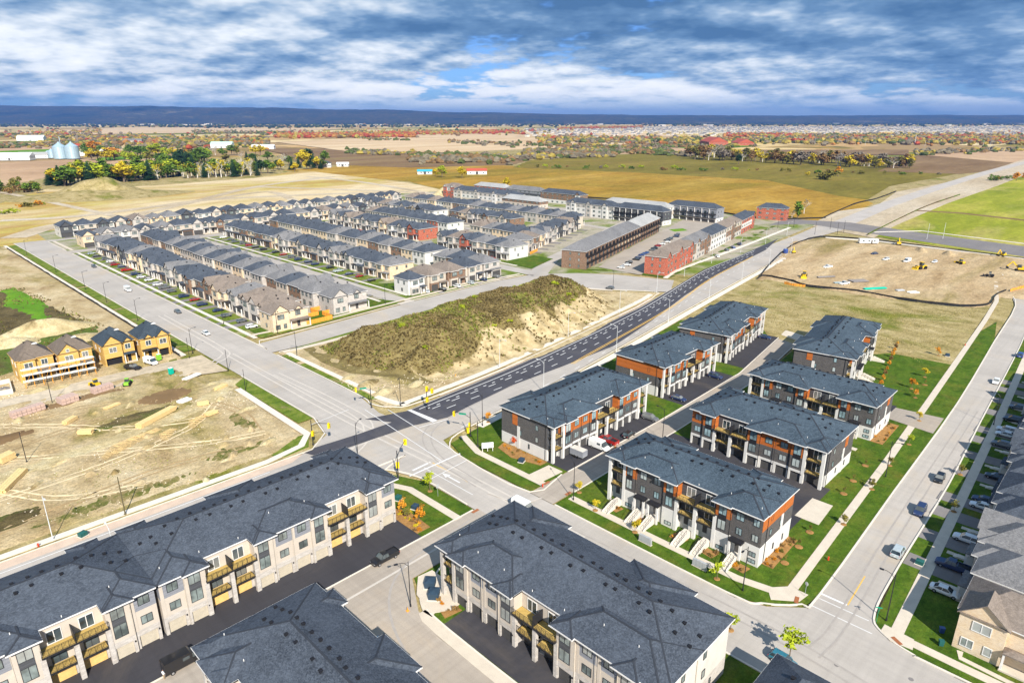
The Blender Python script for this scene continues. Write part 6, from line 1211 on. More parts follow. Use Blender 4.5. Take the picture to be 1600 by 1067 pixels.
for i, v in enumerate((240, 298, 340, 374, 430, 500)): lamp((80.4, v), 0.0, f'black lamp on the verge of the wide street, {nth(i)} from the junction')
AF = smooth([(60, 146.9), (105, 148.4), (158, 152.2), (245, 164), (338, 183.4), (414, 189.4), (486, 195)], 8); AN = smooth([(112.6, 124), (163, 128.6), (248, 141), (322, 151.4), (400, 162), (474, 174)], 8)
def along(path, s):
    for a, c in zip(path, path[1:]):
        d = (Vector(c) - Vector(a)).length
        if s <= d: q = Vector(a).lerp(Vector(c), s / d); return q, math.atan2(c[1] - a[1], c[0] - a[0])
        s -= d
    return Vector(path[-1]), 0
for i in range(9): q, a = along(AF, 88 + i * 42); lamp((q.x, q.y), a - R(90), f'pale lamp on the mound side of the arterial, {nth(i)} from the junction', 'pole_white', 10, 2.4)
for i in range(7): q, a = along(AN, 30 + i * 46); lamp((q.x, q.y), a + R(90), f'pale lamp on the block side of the arterial, {nth(i)} from the junction', 'pole_white', 10, 2.4)
for i, p in enumerate(((16.8, 145.4), (22.6, 124.0), (-24, 145.6))): lamp(p, R(-90 if p[1] > 130 else 90), ('pale lamp on the walk behind the cream block', 'pale lamp rising behind the cream block roof', 'pale lamp at the left edge walk')[i], 'pole_white', 10, 1.8)
def pole(loc, h, label, m='pole_black', name='utility_pole', cat='pole', r=.1, z=.1, lean=0):
    o = thing(name, label, cat, (*loc, z)); b = MB(); b.tube((0, 0, 0), (lean, 0, h), r, r * .7, 8); put('pole', b.mesh('pole', m), o); b = MB(); b.lathe([(r * 2.2, 0), (r * 2.2, .12), (r, .2)], 10); put('base', b.mesh('base', m), o); return o
pole((29.9, 145.0), 9, 'dark wooden pole on the walk behind the cream block', 'pole_wood', r=.14); pole((20.4, 187.3), 8, 'black pole standing among the lumber'); pole((33.9, 224.6), 9, 'black pole before the scaffold'); pole((78.4, 193), 7, 'black pole beside the site walk'); pole((82, 214), 7.5, 'black pole at the site lane mouth'); pole((77.8, 236), 7.5, 'black pole at the corner of the site lane')
for i, (px, py, h) in enumerate(((1448, 374, 11), (1473, 373, 11), (1273, 366, 9), (1297, 358, 9), (1308, 366, 9), (1318, 364, 9), (1240, 355, 8), (1215, 357, 8))): x, y = G(px, py); pole((x, y), h, f'thin pole near the far junction, {nth(i)} placed along the road' if i > 1 else ('white pole before the green field' if i == 0 else 'taller white pole before the green field'), 'pole_white' if i < 2 else 'pole_black', r=.13)
def signal(loc, rz, label, arm, heads, sign=False):
    r_ = thing('traffic_signal', label, 'traffic light', (*loc, .15), rz, 'traffic signals at the junction'); h = 6.6; b = MB(); b.tube((0, 0, 0), (0, 0, h + .4), .13, .1, 10); b.lathe([(.28, 0), (.28, .25), (.13, .4)], 10); put('pole', b.mesh('pole', 'pole_black'), r_)
    b = MB(); b.path([(0, 0, h - 1.3), (arm * .4, 0, h - .25), (arm, 0, h)], .07, 8); put('mast_arm', b.mesh('mast_arm', 'pole_black'), r_)
    def hd(b): b.box(-.22, -.28, -.65, .22, .28, .65); b.box(-.24, -.42, -.8, -.2, .42, .8)
    def lens(b):
        for z in (-.4, 0, .4): b.tube((.22, 0, z), (.27, 0, z), .14, .14, 10)
    for x, z in heads:
        o = put('signal_head', cached(('signal_head',), hd, 'signal_yellow'), r_, (x, 0, z)); put('lens', cached(('lens',), lens, 'vent_black'), o)
    if sign: boxp('street_sign', r_, arm * .25, -.03, h - .6, arm * .25 + 1.9, .03, h - .1, 'sign_green')
    return r_
signal((74.4, 145.2), R(-60), 'traffic signal at the site corner of the junction', 5.2, [(5.1, 6.0), (.25, 3.2)]); signal((98.4, 154.2), R(150), 'traffic signal with green sign at the mound corner', 4.2, [(4.1, 6.0)], True); signal((106.2, 119.8), R(120), 'traffic signal with green sign before the block lawn', 4.6, [(4.5, 6.0), (.25, 3.2)], True); signal((109, 141.6), R(-80), 'traffic signal on the arterial median', 2.2, [(2.2, 6.2), (.25, 6.4), (.25, 3.0)]); signal((79.9, 116.0), R(35), 'traffic signal on the verge by the turning lanes', 6.4, [(6.3, 6.1), (.25, 3.2)]); signal((103.5, 114), R(180), 'shorter traffic signal beside the lawn sign', 3.6, [(3.5, 5.8)])

# ------------------------------------------------------------------ small street things
def mailbox(loc, rz, label):
    r_ = thing('mailbox_cluster', label, 'mailbox', (*loc, .15), rz, 'mailbox clusters on the verge'); boxp('base', r_, -1.5, -.3, 0, 1.5, .3, .12, 'concrete')
    for i in range(4): boxp('cabinet', r_, -1.4 + i * .7, -.25, .12, -1.4 + i * .7 + .66, .25, 1.55, 'steel_grey'); boxp('door', r_, -1.36 + i * .7, -.28, .3, -1.4 + i * .7 + .62, -.25, 1.45, 'pole_white')
mailbox((99.0, 60.2), R(90), 'grey mailbox cluster on the verge beside the yellow sapling'); mailbox((99.6, 48.6), R(90), 'grey mailbox cluster on the verge farther from the yellow saplings')
plain('cabinet_green', (.02, .10, .09), .5, .1); plain('cabinet_blue', (.03, .055, .085), .5, .1); plain('hydrant_red', (.55, .06, .02), .5, .1)
def cabinet(loc, rz, label, s=1.0, m='cabinet_green'):
    r_ = thing('utility_box', label, 'utility box', (*loc, .15), rz); boxp('pad', r_, -1.0 * s, -.9 * s, 0, 1.0 * s, .9 * s, .12, 'concrete_pale'); b = MB(); b.box(-.8 * s, -.7 * s, .12, .8 * s, .7 * s, 1.05 * s); put('case', b.mesh('case', m), r_); b = MB(); b.hip(-.84 * s, -.74 * s, .84 * s, .74 * s, 1.05 * s, .3); put('lid', b.mesh('lid', m), r_)
    boxp('door', r_, -.7 * s, -.74 * s, .2, -.03, -.7 * s, .95 * s, m); boxp('door', r_, .03, -.74 * s, .2, .7 * s, -.7 * s, .95 * s, m)
cabinet((61.0, 80.6), R(40), 'dark utility box on the concrete island, upper one', 1.25, 'cabinet_blue'); cabinet((59.6, 77.8), R(40), 'dark utility box on the concrete island, lower one', 1.25, 'cabinet_blue'); cabinet((129.8, 19.4), R(90), 'green utility box on the driveway lawn', .8)
for px, py, lb, m in ((622, 781, 'dark green utility box against the cream block end', 'cabinet_green'), (649, 795, 'blue utility box on the lawn by the orange tree', 'cabinet_blue'), (815, 722, 'dark utility box on the lawn beside the trailer block', 'cabinet_blue'), (1480, 557, 'dark utility box at the corner of the green square', 'cabinet_blue'), (130, 838, 'green utility box on the roadside behind the cream block', 'cabinet_green')): x, y = G(px, py); cabinet((x, y), R(20), lb, .85, m)
def hydrant(loc, label):
    r_ = thing('fire_hydrant', label, 'hydrant', (*loc, .15), 0, 'hydrants'); b = MB(); b.lathe([(.2, 0), (.2, .06), (.13, .08), (.13, .55), (.17, .58), (.15, .7), (.05, .78)], 10); put('barrel', b.mesh('barrel', 'hydrant_red'), r_); b = MB(); b.tube((-.24, 0, .42), (.24, 0, .42), .07, .07, 8); put('nozzle', b.mesh('nozzle', 'hydrant_red'), r_)
hydrant((119, 32.2), 'red hydrant on the verge above the street corner'); hydrant((100.6, 89), 'red hydrant by the concrete pad'); hydrant((14.2, 144.8), 'red hydrant beside the pale lamp on the left walk'); hydrant((285, 44), 'red hydrant high on the straight street verge')
def sign(loc, rz, label, shape='disc', m='paint_white', h=2.6):
    r_ = thing('road_sign', label, 'sign', (*loc, .15), rz); b = MB(); b.tube((0, 0, 0), (0, 0, h), .035, .035, 6); put('post', b.mesh('post', 'sign_green' if m == 'sign_green' else 'steel_grey'), r_); b = MB()
    if shape == 'disc': b.tube((0, -.02, h), (0, .02, h), .38, .38, 8)
    elif shape == 'blade': b.box(-.5, -.02, h, .5, .02, h + .18); b.box(-.02, -.5, h + .2, .02, .5, h + .38)
    else: b.box(-.35, -.02, h - .5, .35, .02, h + .4)
    put('plate', b.mesh('plate', m), r_)
sign((105.6, 31.3), R(60), 'white backed octagonal sign at the street corner'); sign((107.6, 20.2), R(30), 'green street name sign at the corner by the lamp', 'blade', 'sign_green'); sign((81.2, 103), R(0), 'narrow sign on the verge by the turning lanes', 'rect', 'steel_grey')
r_ = thing('lawn_sign', 'white board sign on the lawn before the trailer block', 'sign', (*G(762, 706), .15), R(-35))
boxp('board', r_, -1.5, -.05, 1.0, 1.5, .05, 2.5, 'paint_white')
for s in (-1.3, 0, 1.3): boxp('leg', r_, s - .06, .06, 0, s + .06, .16, 1.6, 'paint_white')
def cone(loc, label):
    r_ = thing('traffic_cone', label, 'cone', (*loc, .15)); b = MB(); b.lathe([(.2, .04), (.16, .1), (.03, .75)], 10); put('body', b.mesh('body', 'fence_orange'), r_); boxp('base', r_, -.25, -.25, 0, .25, .25, .04, 'fence_orange')
cone(G(637, 955), 'orange cone at the forecourt edge by the utility boxes'); cone(G(961, 700), 'orange cone in front of the red pickup'); cone(G(712, 588), 'orange marker by the mound foot walk')
# bins by the buff house
for (px, py), m, lb in (((1472, 983), 'blue', 'blue wheeled bin beside the buff brick house'), ((1471, 1003), 'cabinet_green', 'green wheeled bin beside the buff brick house')):
    x, y = G(px, py, .8); r_ = thing('wheeled_bin', lb, 'bin', (x, y, .15), R(30)); b = MB(); b.add([(-.25, -.3, .08), (.25, -.3, .08), (.25, .3, .08), (-.25, .3, .08), (-.3, -.36, 1), (.3, -.36, 1), (.3, .36, 1), (-.3, .36, 1)], [(3, 2, 1, 0), (4, 5, 6, 7), (0, 1, 5, 4), (1, 2, 6, 5), (2, 3, 7, 6), (3, 0, 4, 7)]); put('body', b.mesh('body', 'paint_blue' if m == 'blue' else m), r_); boxp('lid', r_, -.32, -.4, 1.0, .32, .38, 1.07, 'paint_blue' if m == 'blue' else m)
# ------------------------------------------------------------------ building sites
def silt_fence(px, label, h=.9, m='black_fabric', closed=False, world=False):
    pts = list(px) if world else GP(*px); pts = smooth(pts, 4) if len(pts) > 2 else pts; r_ = thing('silt_fence', label, 'fence', (*pts[0], .1)); o = Vector(pts[0]); f = MB(); p = MB(); rr = random.Random(len(pts)); n = len(pts)
    vs = []
    for q in pts: d = rr.uniform(-.15, .15); vs += [(q[0] - o.x, q[1] - o.y, 0), (q[0] - o.x + d, q[1] - o.y + d, h * rr.uniform(.75, 1.1))]; p.box(q[0] - o.x - .04, q[1] - o.y - .04, 0, q[0] - o.x + .04, q[1] - o.y + .04, h + .2)
    f.add(vs, [(2 * i, 2 * i + 2, 2 * i + 3, 2 * i + 1) for i in range(n - 1)]); f.add([(x + .06, y + .06, z) for x, y, z in vs], [(2 * i + 1, 2 * i + 3, 2 * i + 2, 2 * i) for i in range(n - 1)])
    put('fabric', f.mesh('fabric', m), r_); put('stakes', p.mesh('stakes', 'pole_wood'), r_)
silt_fence(((1184, 436), (1196, 432), (1240, 441), (1262, 448), (1340, 456), (1420, 470), (1500, 479), (1545, 476), (1556, 462), (1572, 455)), 'black silt fence along the near side of the graded lot', 1.1)
silt_fence(((1188, 432), (1205, 412), (1226, 392), (1248, 380), (1282, 371), (1340, 374), (1400, 380), (1500, 393), (1600, 405)), 'black silt fence along the far side of the graded lot', 1.1)
silt_fence([(76.0, v) for v in range(240, 548, 14)], 'black silt fence along the wide street walk', 1.0, world=True)
silt_fence(((1285, 342), (1310, 330), (1340, 318), (1370, 311), (1400, 300)), 'black silt fence between the golden field and the gravel road', 1.2); silt_fence(((1355, 368), (1400, 345), (1450, 322), (1500, 305)), 'silt fence along the green field', 1.2, 'weeds')
silt_fence(((1225, 444), (1240, 447), (1258, 449)), 'orange plastic fence at the near corner of the graded lot', 1.4, 'fence_orange'); silt_fence(((1578, 456), (1592, 452), (1608, 448)), 'orange plastic fence at the end of the straight street', 1.4, 'fence_orange')
silt_fence(((905, 309), (960, 312), (1000, 316)), 'dark fence along the golden field behind the terraces', 1.4); silt_fence(((1120, 332), (1200, 343), (1290, 341)), 'dark fence near the far junction', 1.2)
# lumber, trusses, pallets
plain('timber', (.72, .52, .24), .8, .2, 2); plain('timber_end', (.66, .30, .04), .8, .2, 2); plain('block_pink', (.50, .36, .30), .9, .2, 2); plain('wrap_white', (.75, .74, .70), .6, .1); plain('toilet_green', (.25, .55, .05), .5, .1); plain('toilet_teal', (.0, .42, .30), .5, .1)
def stack(px, py, L, W, H, rz, label, m='timber', rows=4, name='lumber_stack'):
    x, y = G(px, py); r_ = thing(name, label, 'lumber', (x, y, .15), R(rz)); rr = random.Random(int(px))
    for s in (-.35, .35): boxp('bearer', r_, L * s - .08, -W / 2, 0, L * s + .08, W / 2, .12, 'pole_wood')
    for i in range(rows):
        for j in range(3): d = rr.uniform(-.25, .25); boxp('board', r_, -L / 2 + d, -W / 2 + W * j / 3, .12 + H * i / rows, L / 2 + d, -W / 2 + W * (j + .94) / 3, .12 + H * (i + .9) / rows, m)
    return r_
for q in ((245, 655, 13, 2.0, 1.2, 28, 'long truss stack on the bare ground, brightest one'), (110, 660, 4.2, 1.6, 1.0, 40, 'small lumber stack left of the pale board', 'timber'), (135, 678, 3.6, 1.8, 1.1, -40, 'short lumber stack tilted beside the track'), (10, 720, 3.6, 2.4, 1.6, 30, 'square lumber bundle at the left edge by the pole'), (20, 755, 10, 2.0, 1.0, 55, 'long lumber stack lying toward the left edge'), (330, 648, 3.4, 1.8, .8, 10, 'lumber bundle near the site walk', 'timber'), (318, 633, 3.0, 1.6, .9, -20, 'pale board bundle between two others near the site walk', 'timber'), (288, 628, 3.6, 2.2, .6, 15, 'low pallet of boards near the site walk', 'wrap_white'), (175, 636, 4.5, 1.5, .4, 20, 'flat board pile behind the long truss stack', 'timber'), (300, 590, 6, 1.8, .4, 20, 'flat plank pile along the site lane', 'wrap_white'), (345, 607, 4.4, 1.8, .7, 25, 'lumber stack by the corner of the site lane', 'timber')):
    stack(*q)
for k, (px, py, L, lb) in enumerate(((215, 690, 15, 'pale roof trusses lying by the haul track, nearest the junction'), (190, 700, 12, 'roof trusses lying beside the largest pile'), (310, 660, 8, 'roof truss pile up the haul track'), (265, 680, 7, 'roof truss pile in the middle of the track'))):
    x, y = G(px, py); r_ = thing('roof_truss_pile', lb, 'lumber', (x, y, .2), R(28 + 8 * k), 'roof trusses on the ground'); 
    for i in range(5):
        b = MB(); o = i * .35 - .7
        b.bar((-L / 2, o, .1 + i * .05), (L / 2, o, .1 + i * .05), .1, .05); b.bar((-L / 2, o, .1 + i * .05), (0, o + 1.8, .12 + i * .05), .1, .05); b.bar((L / 2, o, .1 + i * .05), (0, o + 1.8, .14 + i * .05), .1, .05)
        for s in (-.5, -.25, 0, .25, .5): b.bar((L * s * .8, o, .13 + i * .05), (L * s * .4, o + 1.8 * (1 - abs(s) * .8), .15 + i * .05), .08, .04)
        put('truss', b.mesh('truss', 'timber'), r_)
for px, py, L, W, H, lb in ((162, 610, 7, 3.2, 1.8, 'large stack of pinkish concrete block pallets'), (108, 628, 5.2, 3.6, 1.9, 'tall stack of block pallets beside the black pole'), (45, 645, 9, 3.4, 1.8, 'block pallets at the left by the site lane')):
    x, y = G(px, py); r_ = thing('block_pallets', lb, 'pallet', (x, y, .15), R(12)); nx = int(L / 1.2)
    for i in range(nx):
        for j in range(int(W / 1.2)):
            for q in range(2): boxp('pallet_load', r_, -L / 2 + i * 1.2, -W / 2 + j * 1.2, q * H / 2 + .1, -L / 2 + i * 1.2 + 1.1, -W / 2 + j * 1.2 + 1.1, q * H / 2 + H / 2, 'block_pink')
def toilet(px, py, m, lb):
    x, y = G(px, py); r_ = thing('portable_toilet', lb, 'toilet', (x, y, .15), R(20)); boxp('cabin', r_, -.6, -.6, .1, .6, .6, 2.2, m); boxp('door', r_, -.45, -.64, .15, .45, -.6, 2.05, m); b = MB(); b.hip(-.64, -.64, .64, .64, 2.2, .3); put('roof', b.mesh('roof', 'wrap_white'), r_); boxp('skid', r_, -.7, -.65, 0, .7, .65, .1, 'pole_black')
toilet(249, 563, 'toilet_green', 'lime green portable toilet beside the unfinished house'); toilet(268, 585, 'toilet_teal', 'teal portable toilet on the site lane'); toilet(1332, 500, 'hydrant_red', 'red portable toilet at the head of the dry lot') if False else None
# scaffold before the leftmost unfinished house
x, y = 31.0, 243.2; r_ = thing('scaffold', 'timber scaffold with three decks before the brown roofed house', 'scaffold', (x, y, .15), R(-4))
for i in range(9):
    for j in range(2): b = MB(); b.bar((i * 2.4, j * 1.5, 0), (i * 2.4, j * 1.5, 6.4), .1, .1); put('standard', cached(('standard',), lambda q: q.bar((0, 0, 0), (0, 0, 6.4), .12, .12), 'timber_end'), r_, (i * 2.4, j * 1.5, 0))
for z in (2.0, 4.0, 5.8): boxp('deck', r_, -.3, -.2, z, 19.5, 1.7, z + .12, 'wrap_white')
for i in range(0, 8, 2): b = MB(); b.bar((i * 2.4, -.05, .2), (i * 2.4 + 2.4, -.05, 5.8), .07, .07); put('brace', b.mesh('brace', 'timber_end'), r_)
# open foundation
r_ = thing('foundation', 'open concrete foundation left of the scaffold', 'foundation', (15.5, 243, .1), R(-6)); b = MB(); b.box(0, 0, -.2, 12, .35, 1.5); b.box(0, 10.65, -.2, 12, 11, 1.5); b.box(0, .35, -.2, .35, 10.65, 1.5); b.box(11.65, .35, -.2, 12, 10.65, 1.5); b.box(5.2, .35, -.2, 5.5, 10.65, 1.2); put('walls', b.mesh('walls', 'concrete_pale'), r_); boxp('slab', r_, .35, .35, -.1, 11.65, 10.65, .08, 'driveway_grey')
# earth heaps
def heap(px, py, rx, ry, h, name, m, rz=0, seed=0):
    x, y = G(px, py); b = MB(); n = 26; k = 9; vs = []
    for i in range(k + 1):
        t = i / k
        for j in range(n):
            a = 2 * math.pi * j / n; nn = 1 + .22 * mn.noise((math.cos(a) * 1.5 + seed, math.sin(a) * 1.5, seed)); z = h * sstep(1 - t) * (1 + .2 * mn.noise((math.cos(a) * t * 3 + seed, math.sin(a) * t * 3, 5))); vs.append((rx * t * nn * math.cos(a), ry * t * nn * math.sin(a), z - (.25 if i == k else 0)))
    b.add(vs, [(i * n + j, i * n + (j + 1) % n, (i + 1) * n + (j + 1) % n, (i + 1) * n + j) for i in range(k) for j in range(n)]); me = b.mesh(name, m); me.shade_smooth(); return put(name, me, None, (x, y, .1), R(rz), kind='structure')
heap(70, 520, 22, 9, 5.5, 'sand_heap', 'sand', 0, 1); heap(120, 535, 14, 6, 3, 'sand_heap', 'sand', 20, 2); heap(20, 540, 12, 6, 3, 'sand_heap', 'sand', 0, 3)
heap(160, 302, 60, 40, 17, 'earth_hill', 'dry_grass', -20, 4); heap(150, 306, 95, 55, 6, 'earth_hill', 'dry_grass', -20, 5); heap(700, 305, 24, 18, 10, 'sand_heap', 'sand', 0, 6)
for k, q in enumerate(((575, 600, 5, 3, 1.2), (600, 612, 4, 2.5, 1.0), (650, 600, 4, 2, .8), (545, 590, 4, 2, .6), (385, 640, 4, 2, .7), (420, 690, 3, 1.6, .6), (1482, 398, 9, 4, 2.5), (1440, 392, 12, 4, 2), (240, 560, 3, 2, .7), (95, 605, 3, 2, .7), (60, 610, 4, 2, .7), (330, 600, 3, 1.4, .5))): heap(*q, 'soil_heap', 'sand' if k not in (6, 7) else 'site_dirt', 20, 10 + k)
leafy('straw', (.35, .27, .1), (.50, .40, .17), (.62, .52, .26), .3); 
# rubble scattered on the site
plain('rubble', (.58, .50, .38), .9, .3, 2)
def scatter(lab, region, n, smin, smax, m, seed, z=.16):
    b = MB(); r = random.Random(seed); xs = [p[0] for p in region]; ys = [p[1] for p in region]; k = 0
    while k < n:
        x, y = r.uniform(min(xs), max(xs)), r.uniform(min(ys), max(ys))
        if poly_dist(x, y, region) < 0 or mn.noise((x * .06, y * .06, seed)) < r.uniform(-.1, .35): continue
        k += 1; s = r.uniform(smin, smax); a = r.uniform(0, 3); ca, sa = math.cos(a) * s, math.sin(a) * s
        b.add([(x - ca, y - sa, z - .05), (x + sa, y - ca, z - .05), (x + ca, y + sa, z - .05), (x - sa, y + ca, z - .05), (x + ca * .1, y + sa * .2, z + s * .9)], [(0, 1, 4), (1, 2, 4), (2, 3, 4), (3, 0, 4)])
    put('rubble', b.mesh('rubble', m), None, kind='stuff', label=lab, cat='rubble')
scatter('loose clods and rubble on the building site', [(-60, 149), (64, 148), (75, 160), (76, 200), (60, 226), (-60, 234)], 1700, .06, .22, 'rubble', 3); scatter('loose rubble around the unfinished houses', [(-20, 236), (74, 236), (75, 290), (-20, 262)], 900, .08, .3, 'rubble', 4); scatter('stones on the bare lot below the mound', [(102, 152), (160, 154), (150, 164), (112, 212), (103, 214)], 420, .06, .25, 'rubble', 5)
def tufts(lab, region, n, hmin, hmax, mats, seed, thr=.0, z=.1, fr=.05):
    b = MB(); r = random.Random(seed); xs = [p[0] for p in region]; ys = [p[1] for p in region]; k = 0; tries = 0
    while k < n and tries < n * 30:
        tries += 1; x, y = r.uniform(min(xs), max(xs)), r.uniform(min(ys), max(ys))
        if poly_dist(x, y, region) < 0 or mn.noise((x * fr, y * fr, seed)) + r.uniform(-.2, .2) < thr: continue
        k += 1; h = r.uniform(hmin, hmax); mi = r.randrange(len(mats))
        for q in range(3):
            a = r.uniform(0, 6.28); w = h * r.uniform(.3, .6); e = h * r.uniform(.3, .8); ca, sa = math.cos(a), math.sin(a)
            b.add([(x - sa * w, y + ca * w, z - .05), (x + sa * w, y - ca * w, z - .05), (x + ca * e, y + sa * e, z + h)], [(0, 1, 2)], mi)
    put('weeds', b.mesh('weeds', *mats), None, kind='stuff', label=lab, cat='weeds')
tufts('weeds along the road edge of the building site', [(-60, 148), (64, 147.5), (74, 152), (76, 175), (-60, 178)], 3400, .06, .22, ('weed_olive', 'weed_brown', 'bush_lime', 'straw'), 6, .18); tufts('weeds on the slope left of the wide street', [(-60, 262), (62, 262), (68, 300), (60, 400), (-40, 440), (-60, 420)], 5200, .3, .9, ('weed_olive', 'weed_brown', 'weed_brown'), 7, -.05, .22)
tufts('dry grass on the empty lot beyond the blocks', GP((1165, 476), (1195, 440), (1352, 472), (1500, 486), (1530, 480), (1500, 530), (1440, 568), (1400, 548), (1250, 538)), 6500, .08, .3, ('straw', 'straw', 'weed_olive'), 8, -.05, .13)
tufts('weeds at the foot of the mound', [(104, 152), (250, 165), (255, 190), (240, 220), (104, 216)], 2400, .08, .35, ('weed_olive', 'bush_lime', 'straw'), 9, .12)
# plant on the graded lot
def digger(px, py, rz, label, s=1.0):
    x, y = G(px, py); r_ = thing('excavator', label, 'excavator', (x, y, .15), R(rz), None, s)
    for sy in (-1, 1):
        b = MB(); b.profile([(-1.8, .15), (-1.5, .0), (1.5, .0), (1.8, .15), (1.8, .55), (1.5, .75), (-1.5, .75), (-1.8, .55)], sy * 1.1 - .3, sy * 1.1 + .3); put('track', b.mesh('track', 'tyre'), r_)
    b = MB(); b.box(-1.7, -1.2, .85, 1.0, 1.2, 1.7); b.box(-1.7, -1.1, 1.7, -.5, 1.1, 2.1); put('body', b.mesh('body', 'yellow_paint'), r_); b = MB(); b.box(-.1, .2, 1.7, 1.2, 1.15, 3.0); put('cab', b.mesh('cab', 'glass_dark'), r_)
    b = MB(); b.bar((.8, -.3, 1.6), (3.2, -.3, 4.2), .4, .5); put('boom', b.mesh('boom', 'yellow_paint'), r_); b = MB(); b.bar((3.2, -.3, 4.2), (5.2, -.3, 1.8), .3, .4); put('stick', b.mesh('stick', 'yellow_paint'), r_); b = MB(); b.profile([(4.8, 1.9), (5.6, 1.9), (5.3, .8), (4.5, .6), (4.3, 1.1)], -.8, .2); put('bucket', b.mesh('bucket', 'trim_black'), r_)
def loader(px, py, rz, label, s=1.0, m='yellow_paint'):
    x, y = G(px, py); r_ = thing('wheel_loader', label, 'loader', (x, y, .15), R(rz), None, s); b = MB(); b.box(-2.4, -.9, .7, -.1, .9, 1.7); b.box(.0, -.7, .7, 1.6, .7, 1.3); put('body', b.mesh('body', m), r_); b = MB(); b.box(-.9, -.7, 1.7, .3, .7, 3.0); put('cab', b.mesh('cab', 'glass_dark'), r_)
    boxp('cab_roof', r_, -1.0, -.8, 3.0, .4, .8, 3.12, m); b = MB(); b.bar((.9, -.5, 1.3), (2.8, -.5, .7), .2, .3); b.bar((.9, .5, 1.3), (2.8, .5, .7), .2, .3); put('arms', b.mesh('arms', m), r_); b = MB(); b.profile([(2.6, .15), (3.8, .1), (3.2, .45), (3.1, 1.2), (2.6, 1.1)], -1.3, 1.3); put('bucket', b.mesh('bucket', m), r_)
    for sx in (-1.5, 1.1):
        for sy in (-1, 1): put('wheel', cached(('wheel_big',), lambda q: q.tube((0, -.25, 0), (0, .25, 0), .75, .75, 14), 'tyre'), r_, (sx, sy * 1.1, .75))
loader(1438, 421, 150, 'yellow loader in the middle of the graded lot', 1.3); loader(1500, 413, 60, 'yellow loader with black cab on the graded lot'); digger(1593, 424, 110, 'yellow excavator at the right edge of the graded lot', 1.2); digger(1566, 401, 160, 'orange yellow excavator by the far fence'); loader(1545, 433, 100, 'dark machine low on the graded lot', .9, 'trim_black'); digger(1404, 383, 20, 'small excavator by the site office'); loader(1256, 434, 200, 'yellow machine near the orange plastic fence', 1.1); digger(1240, 396, 30, 'machine beside the blue tank', .8)
loader(150, 604, 100, 'yellow telehandler beside the pallets', .8); loader(200, 602, 60, 'lime forklift on the site lane', .75, 'toilet_green')
x, y = G(1356, 381); r_ = thing('site_office', 'white site office cabin by the far fence', 'cabin', (x, y, .15), R(-52)); boxp('body', r_, -6, -1.5, .5, 6, 1.5, 3.2, 'paint_white'); boxp('roof', r_, -6.1, -1.6, 3.2, 6.1, 1.6, 3.35, 'pole_white')
for q in (-3.5, 0, 3.5): window_(r_, q, -1.5, 1.5, 1.2, 1.0)
door_(r_, 1.8, -1.5, .5); [boxp('foot', r_, q - .3, -1.2, 0, q + .3, 1.2, .5, 'pole_black') for q in (-5, 0, 5)]
x, y = G(1227, 396); r_ = thing('water_tank', 'blue round tank at the corner of the graded lot', 'tank', (x, y, .15)); b = MB(); b.lathe([(1.4, 0), (1.5, .2), (1.5, 2.2), (1.2, 2.6), (.3, 2.8)], 16); put('shell', b.mesh('shell', 'paint_blue'), r_); b = MB(); b.tube((0, 0, 2.7), (0, 0, 2.95), .3, .3, 10); put('lid', b.mesh('lid', 'paint_white'), r_)
for k, (px, py, L, W, m, lb) in enumerate(((1340, 440, 9, 5, 'driveway_grey', 'grey steel plate stack on the graded lot'), (1290, 434, 10, 1.4, 'driveway_grey', 'grey pipe bundle on the graded lot'), (1366, 452, 12, 2, 'toilet_teal', 'teal pipe bundle on the graded lot'), (1312, 443, 7, 1.6, 'glass_blue', 'blue pipe bundle beside the grey plates'), (1425, 458, 5, 3, 'wrap_white', 'white wrapped materials near the silt fence'), (1405, 455, 4, 2, 'steel_grey', 'grey wrapped materials near the silt fence'))):
    x, y = G(px, py); r_ = thing('pipe_bundle', lb, 'pipes', (x, y, .15), R(-35)); n = max(3, int(W / .8))
    for i in range(n): b = MB(); b.tube((-L / 2, (i - n / 2) * W / n, .4), (L / 2, (i - n / 2) * W / n, .4), .36, .36, 8); put('pipe', b.mesh('pipe', m), r_)

# churned ground on the left lot: wheel ruts, weed patches, small spoil heaps
def rut(pts, w, m, base=.03, amp=.38, lift=.035):
    for off in (-.95, .95):
        c = offset_line(smooth(pts, 8), off); fine = []
        for a, q in zip(c, c[1:]):
            n = max(1, int((Vector(q) - Vector(a)).length / .8)); fine += [tuple(Vector(a).lerp(Vector(q), i / n)) for i in range(n)]
        l, r = offset_line(fine, w / 2), offset_line(fine, -w / 2); b = MB(); n = len(fine); vs = [(x, y, base + max(0, rough_h(x, y, amp)) + lift) for x, y in l] + [(x, y, base + max(0, rough_h(x, y, amp)) + lift) for x, y in r]
        b.add(vs, [(i, n + i, n + i + 1, i + 1) for i in range(n - 1)]); put('wheel_rut', b.mesh('wheel_rut', m), None, kind='structure')
plain('wet_soil', (.36, .25, .125), .8, .3, .8, .2); plain('dry_dust', (.70, .565, .35), .95, .15, .8, .1)
for k, pts in enumerate(([(-40, 168), (-10, 172), (25, 171), (55, 178), (72, 195)], [(-30, 200), (0, 196), (30, 200), (58, 206), (74, 220)], [(10, 226), (30, 206), (44, 190), (60, 182)], [(-20, 158), (10, 156), (40, 160), (66, 156)], [(-10, 188), (10, 178), (22, 162), (40, 154)], [(20, 214), (40, 214), (62, 200), (70, 180), (68, 162)], [(-40, 216), (-10, 210), (20, 190), (52, 168), (70, 160)])): rut(pts, .5, 'wet_soil' if k % 2 else 'dry_dust')
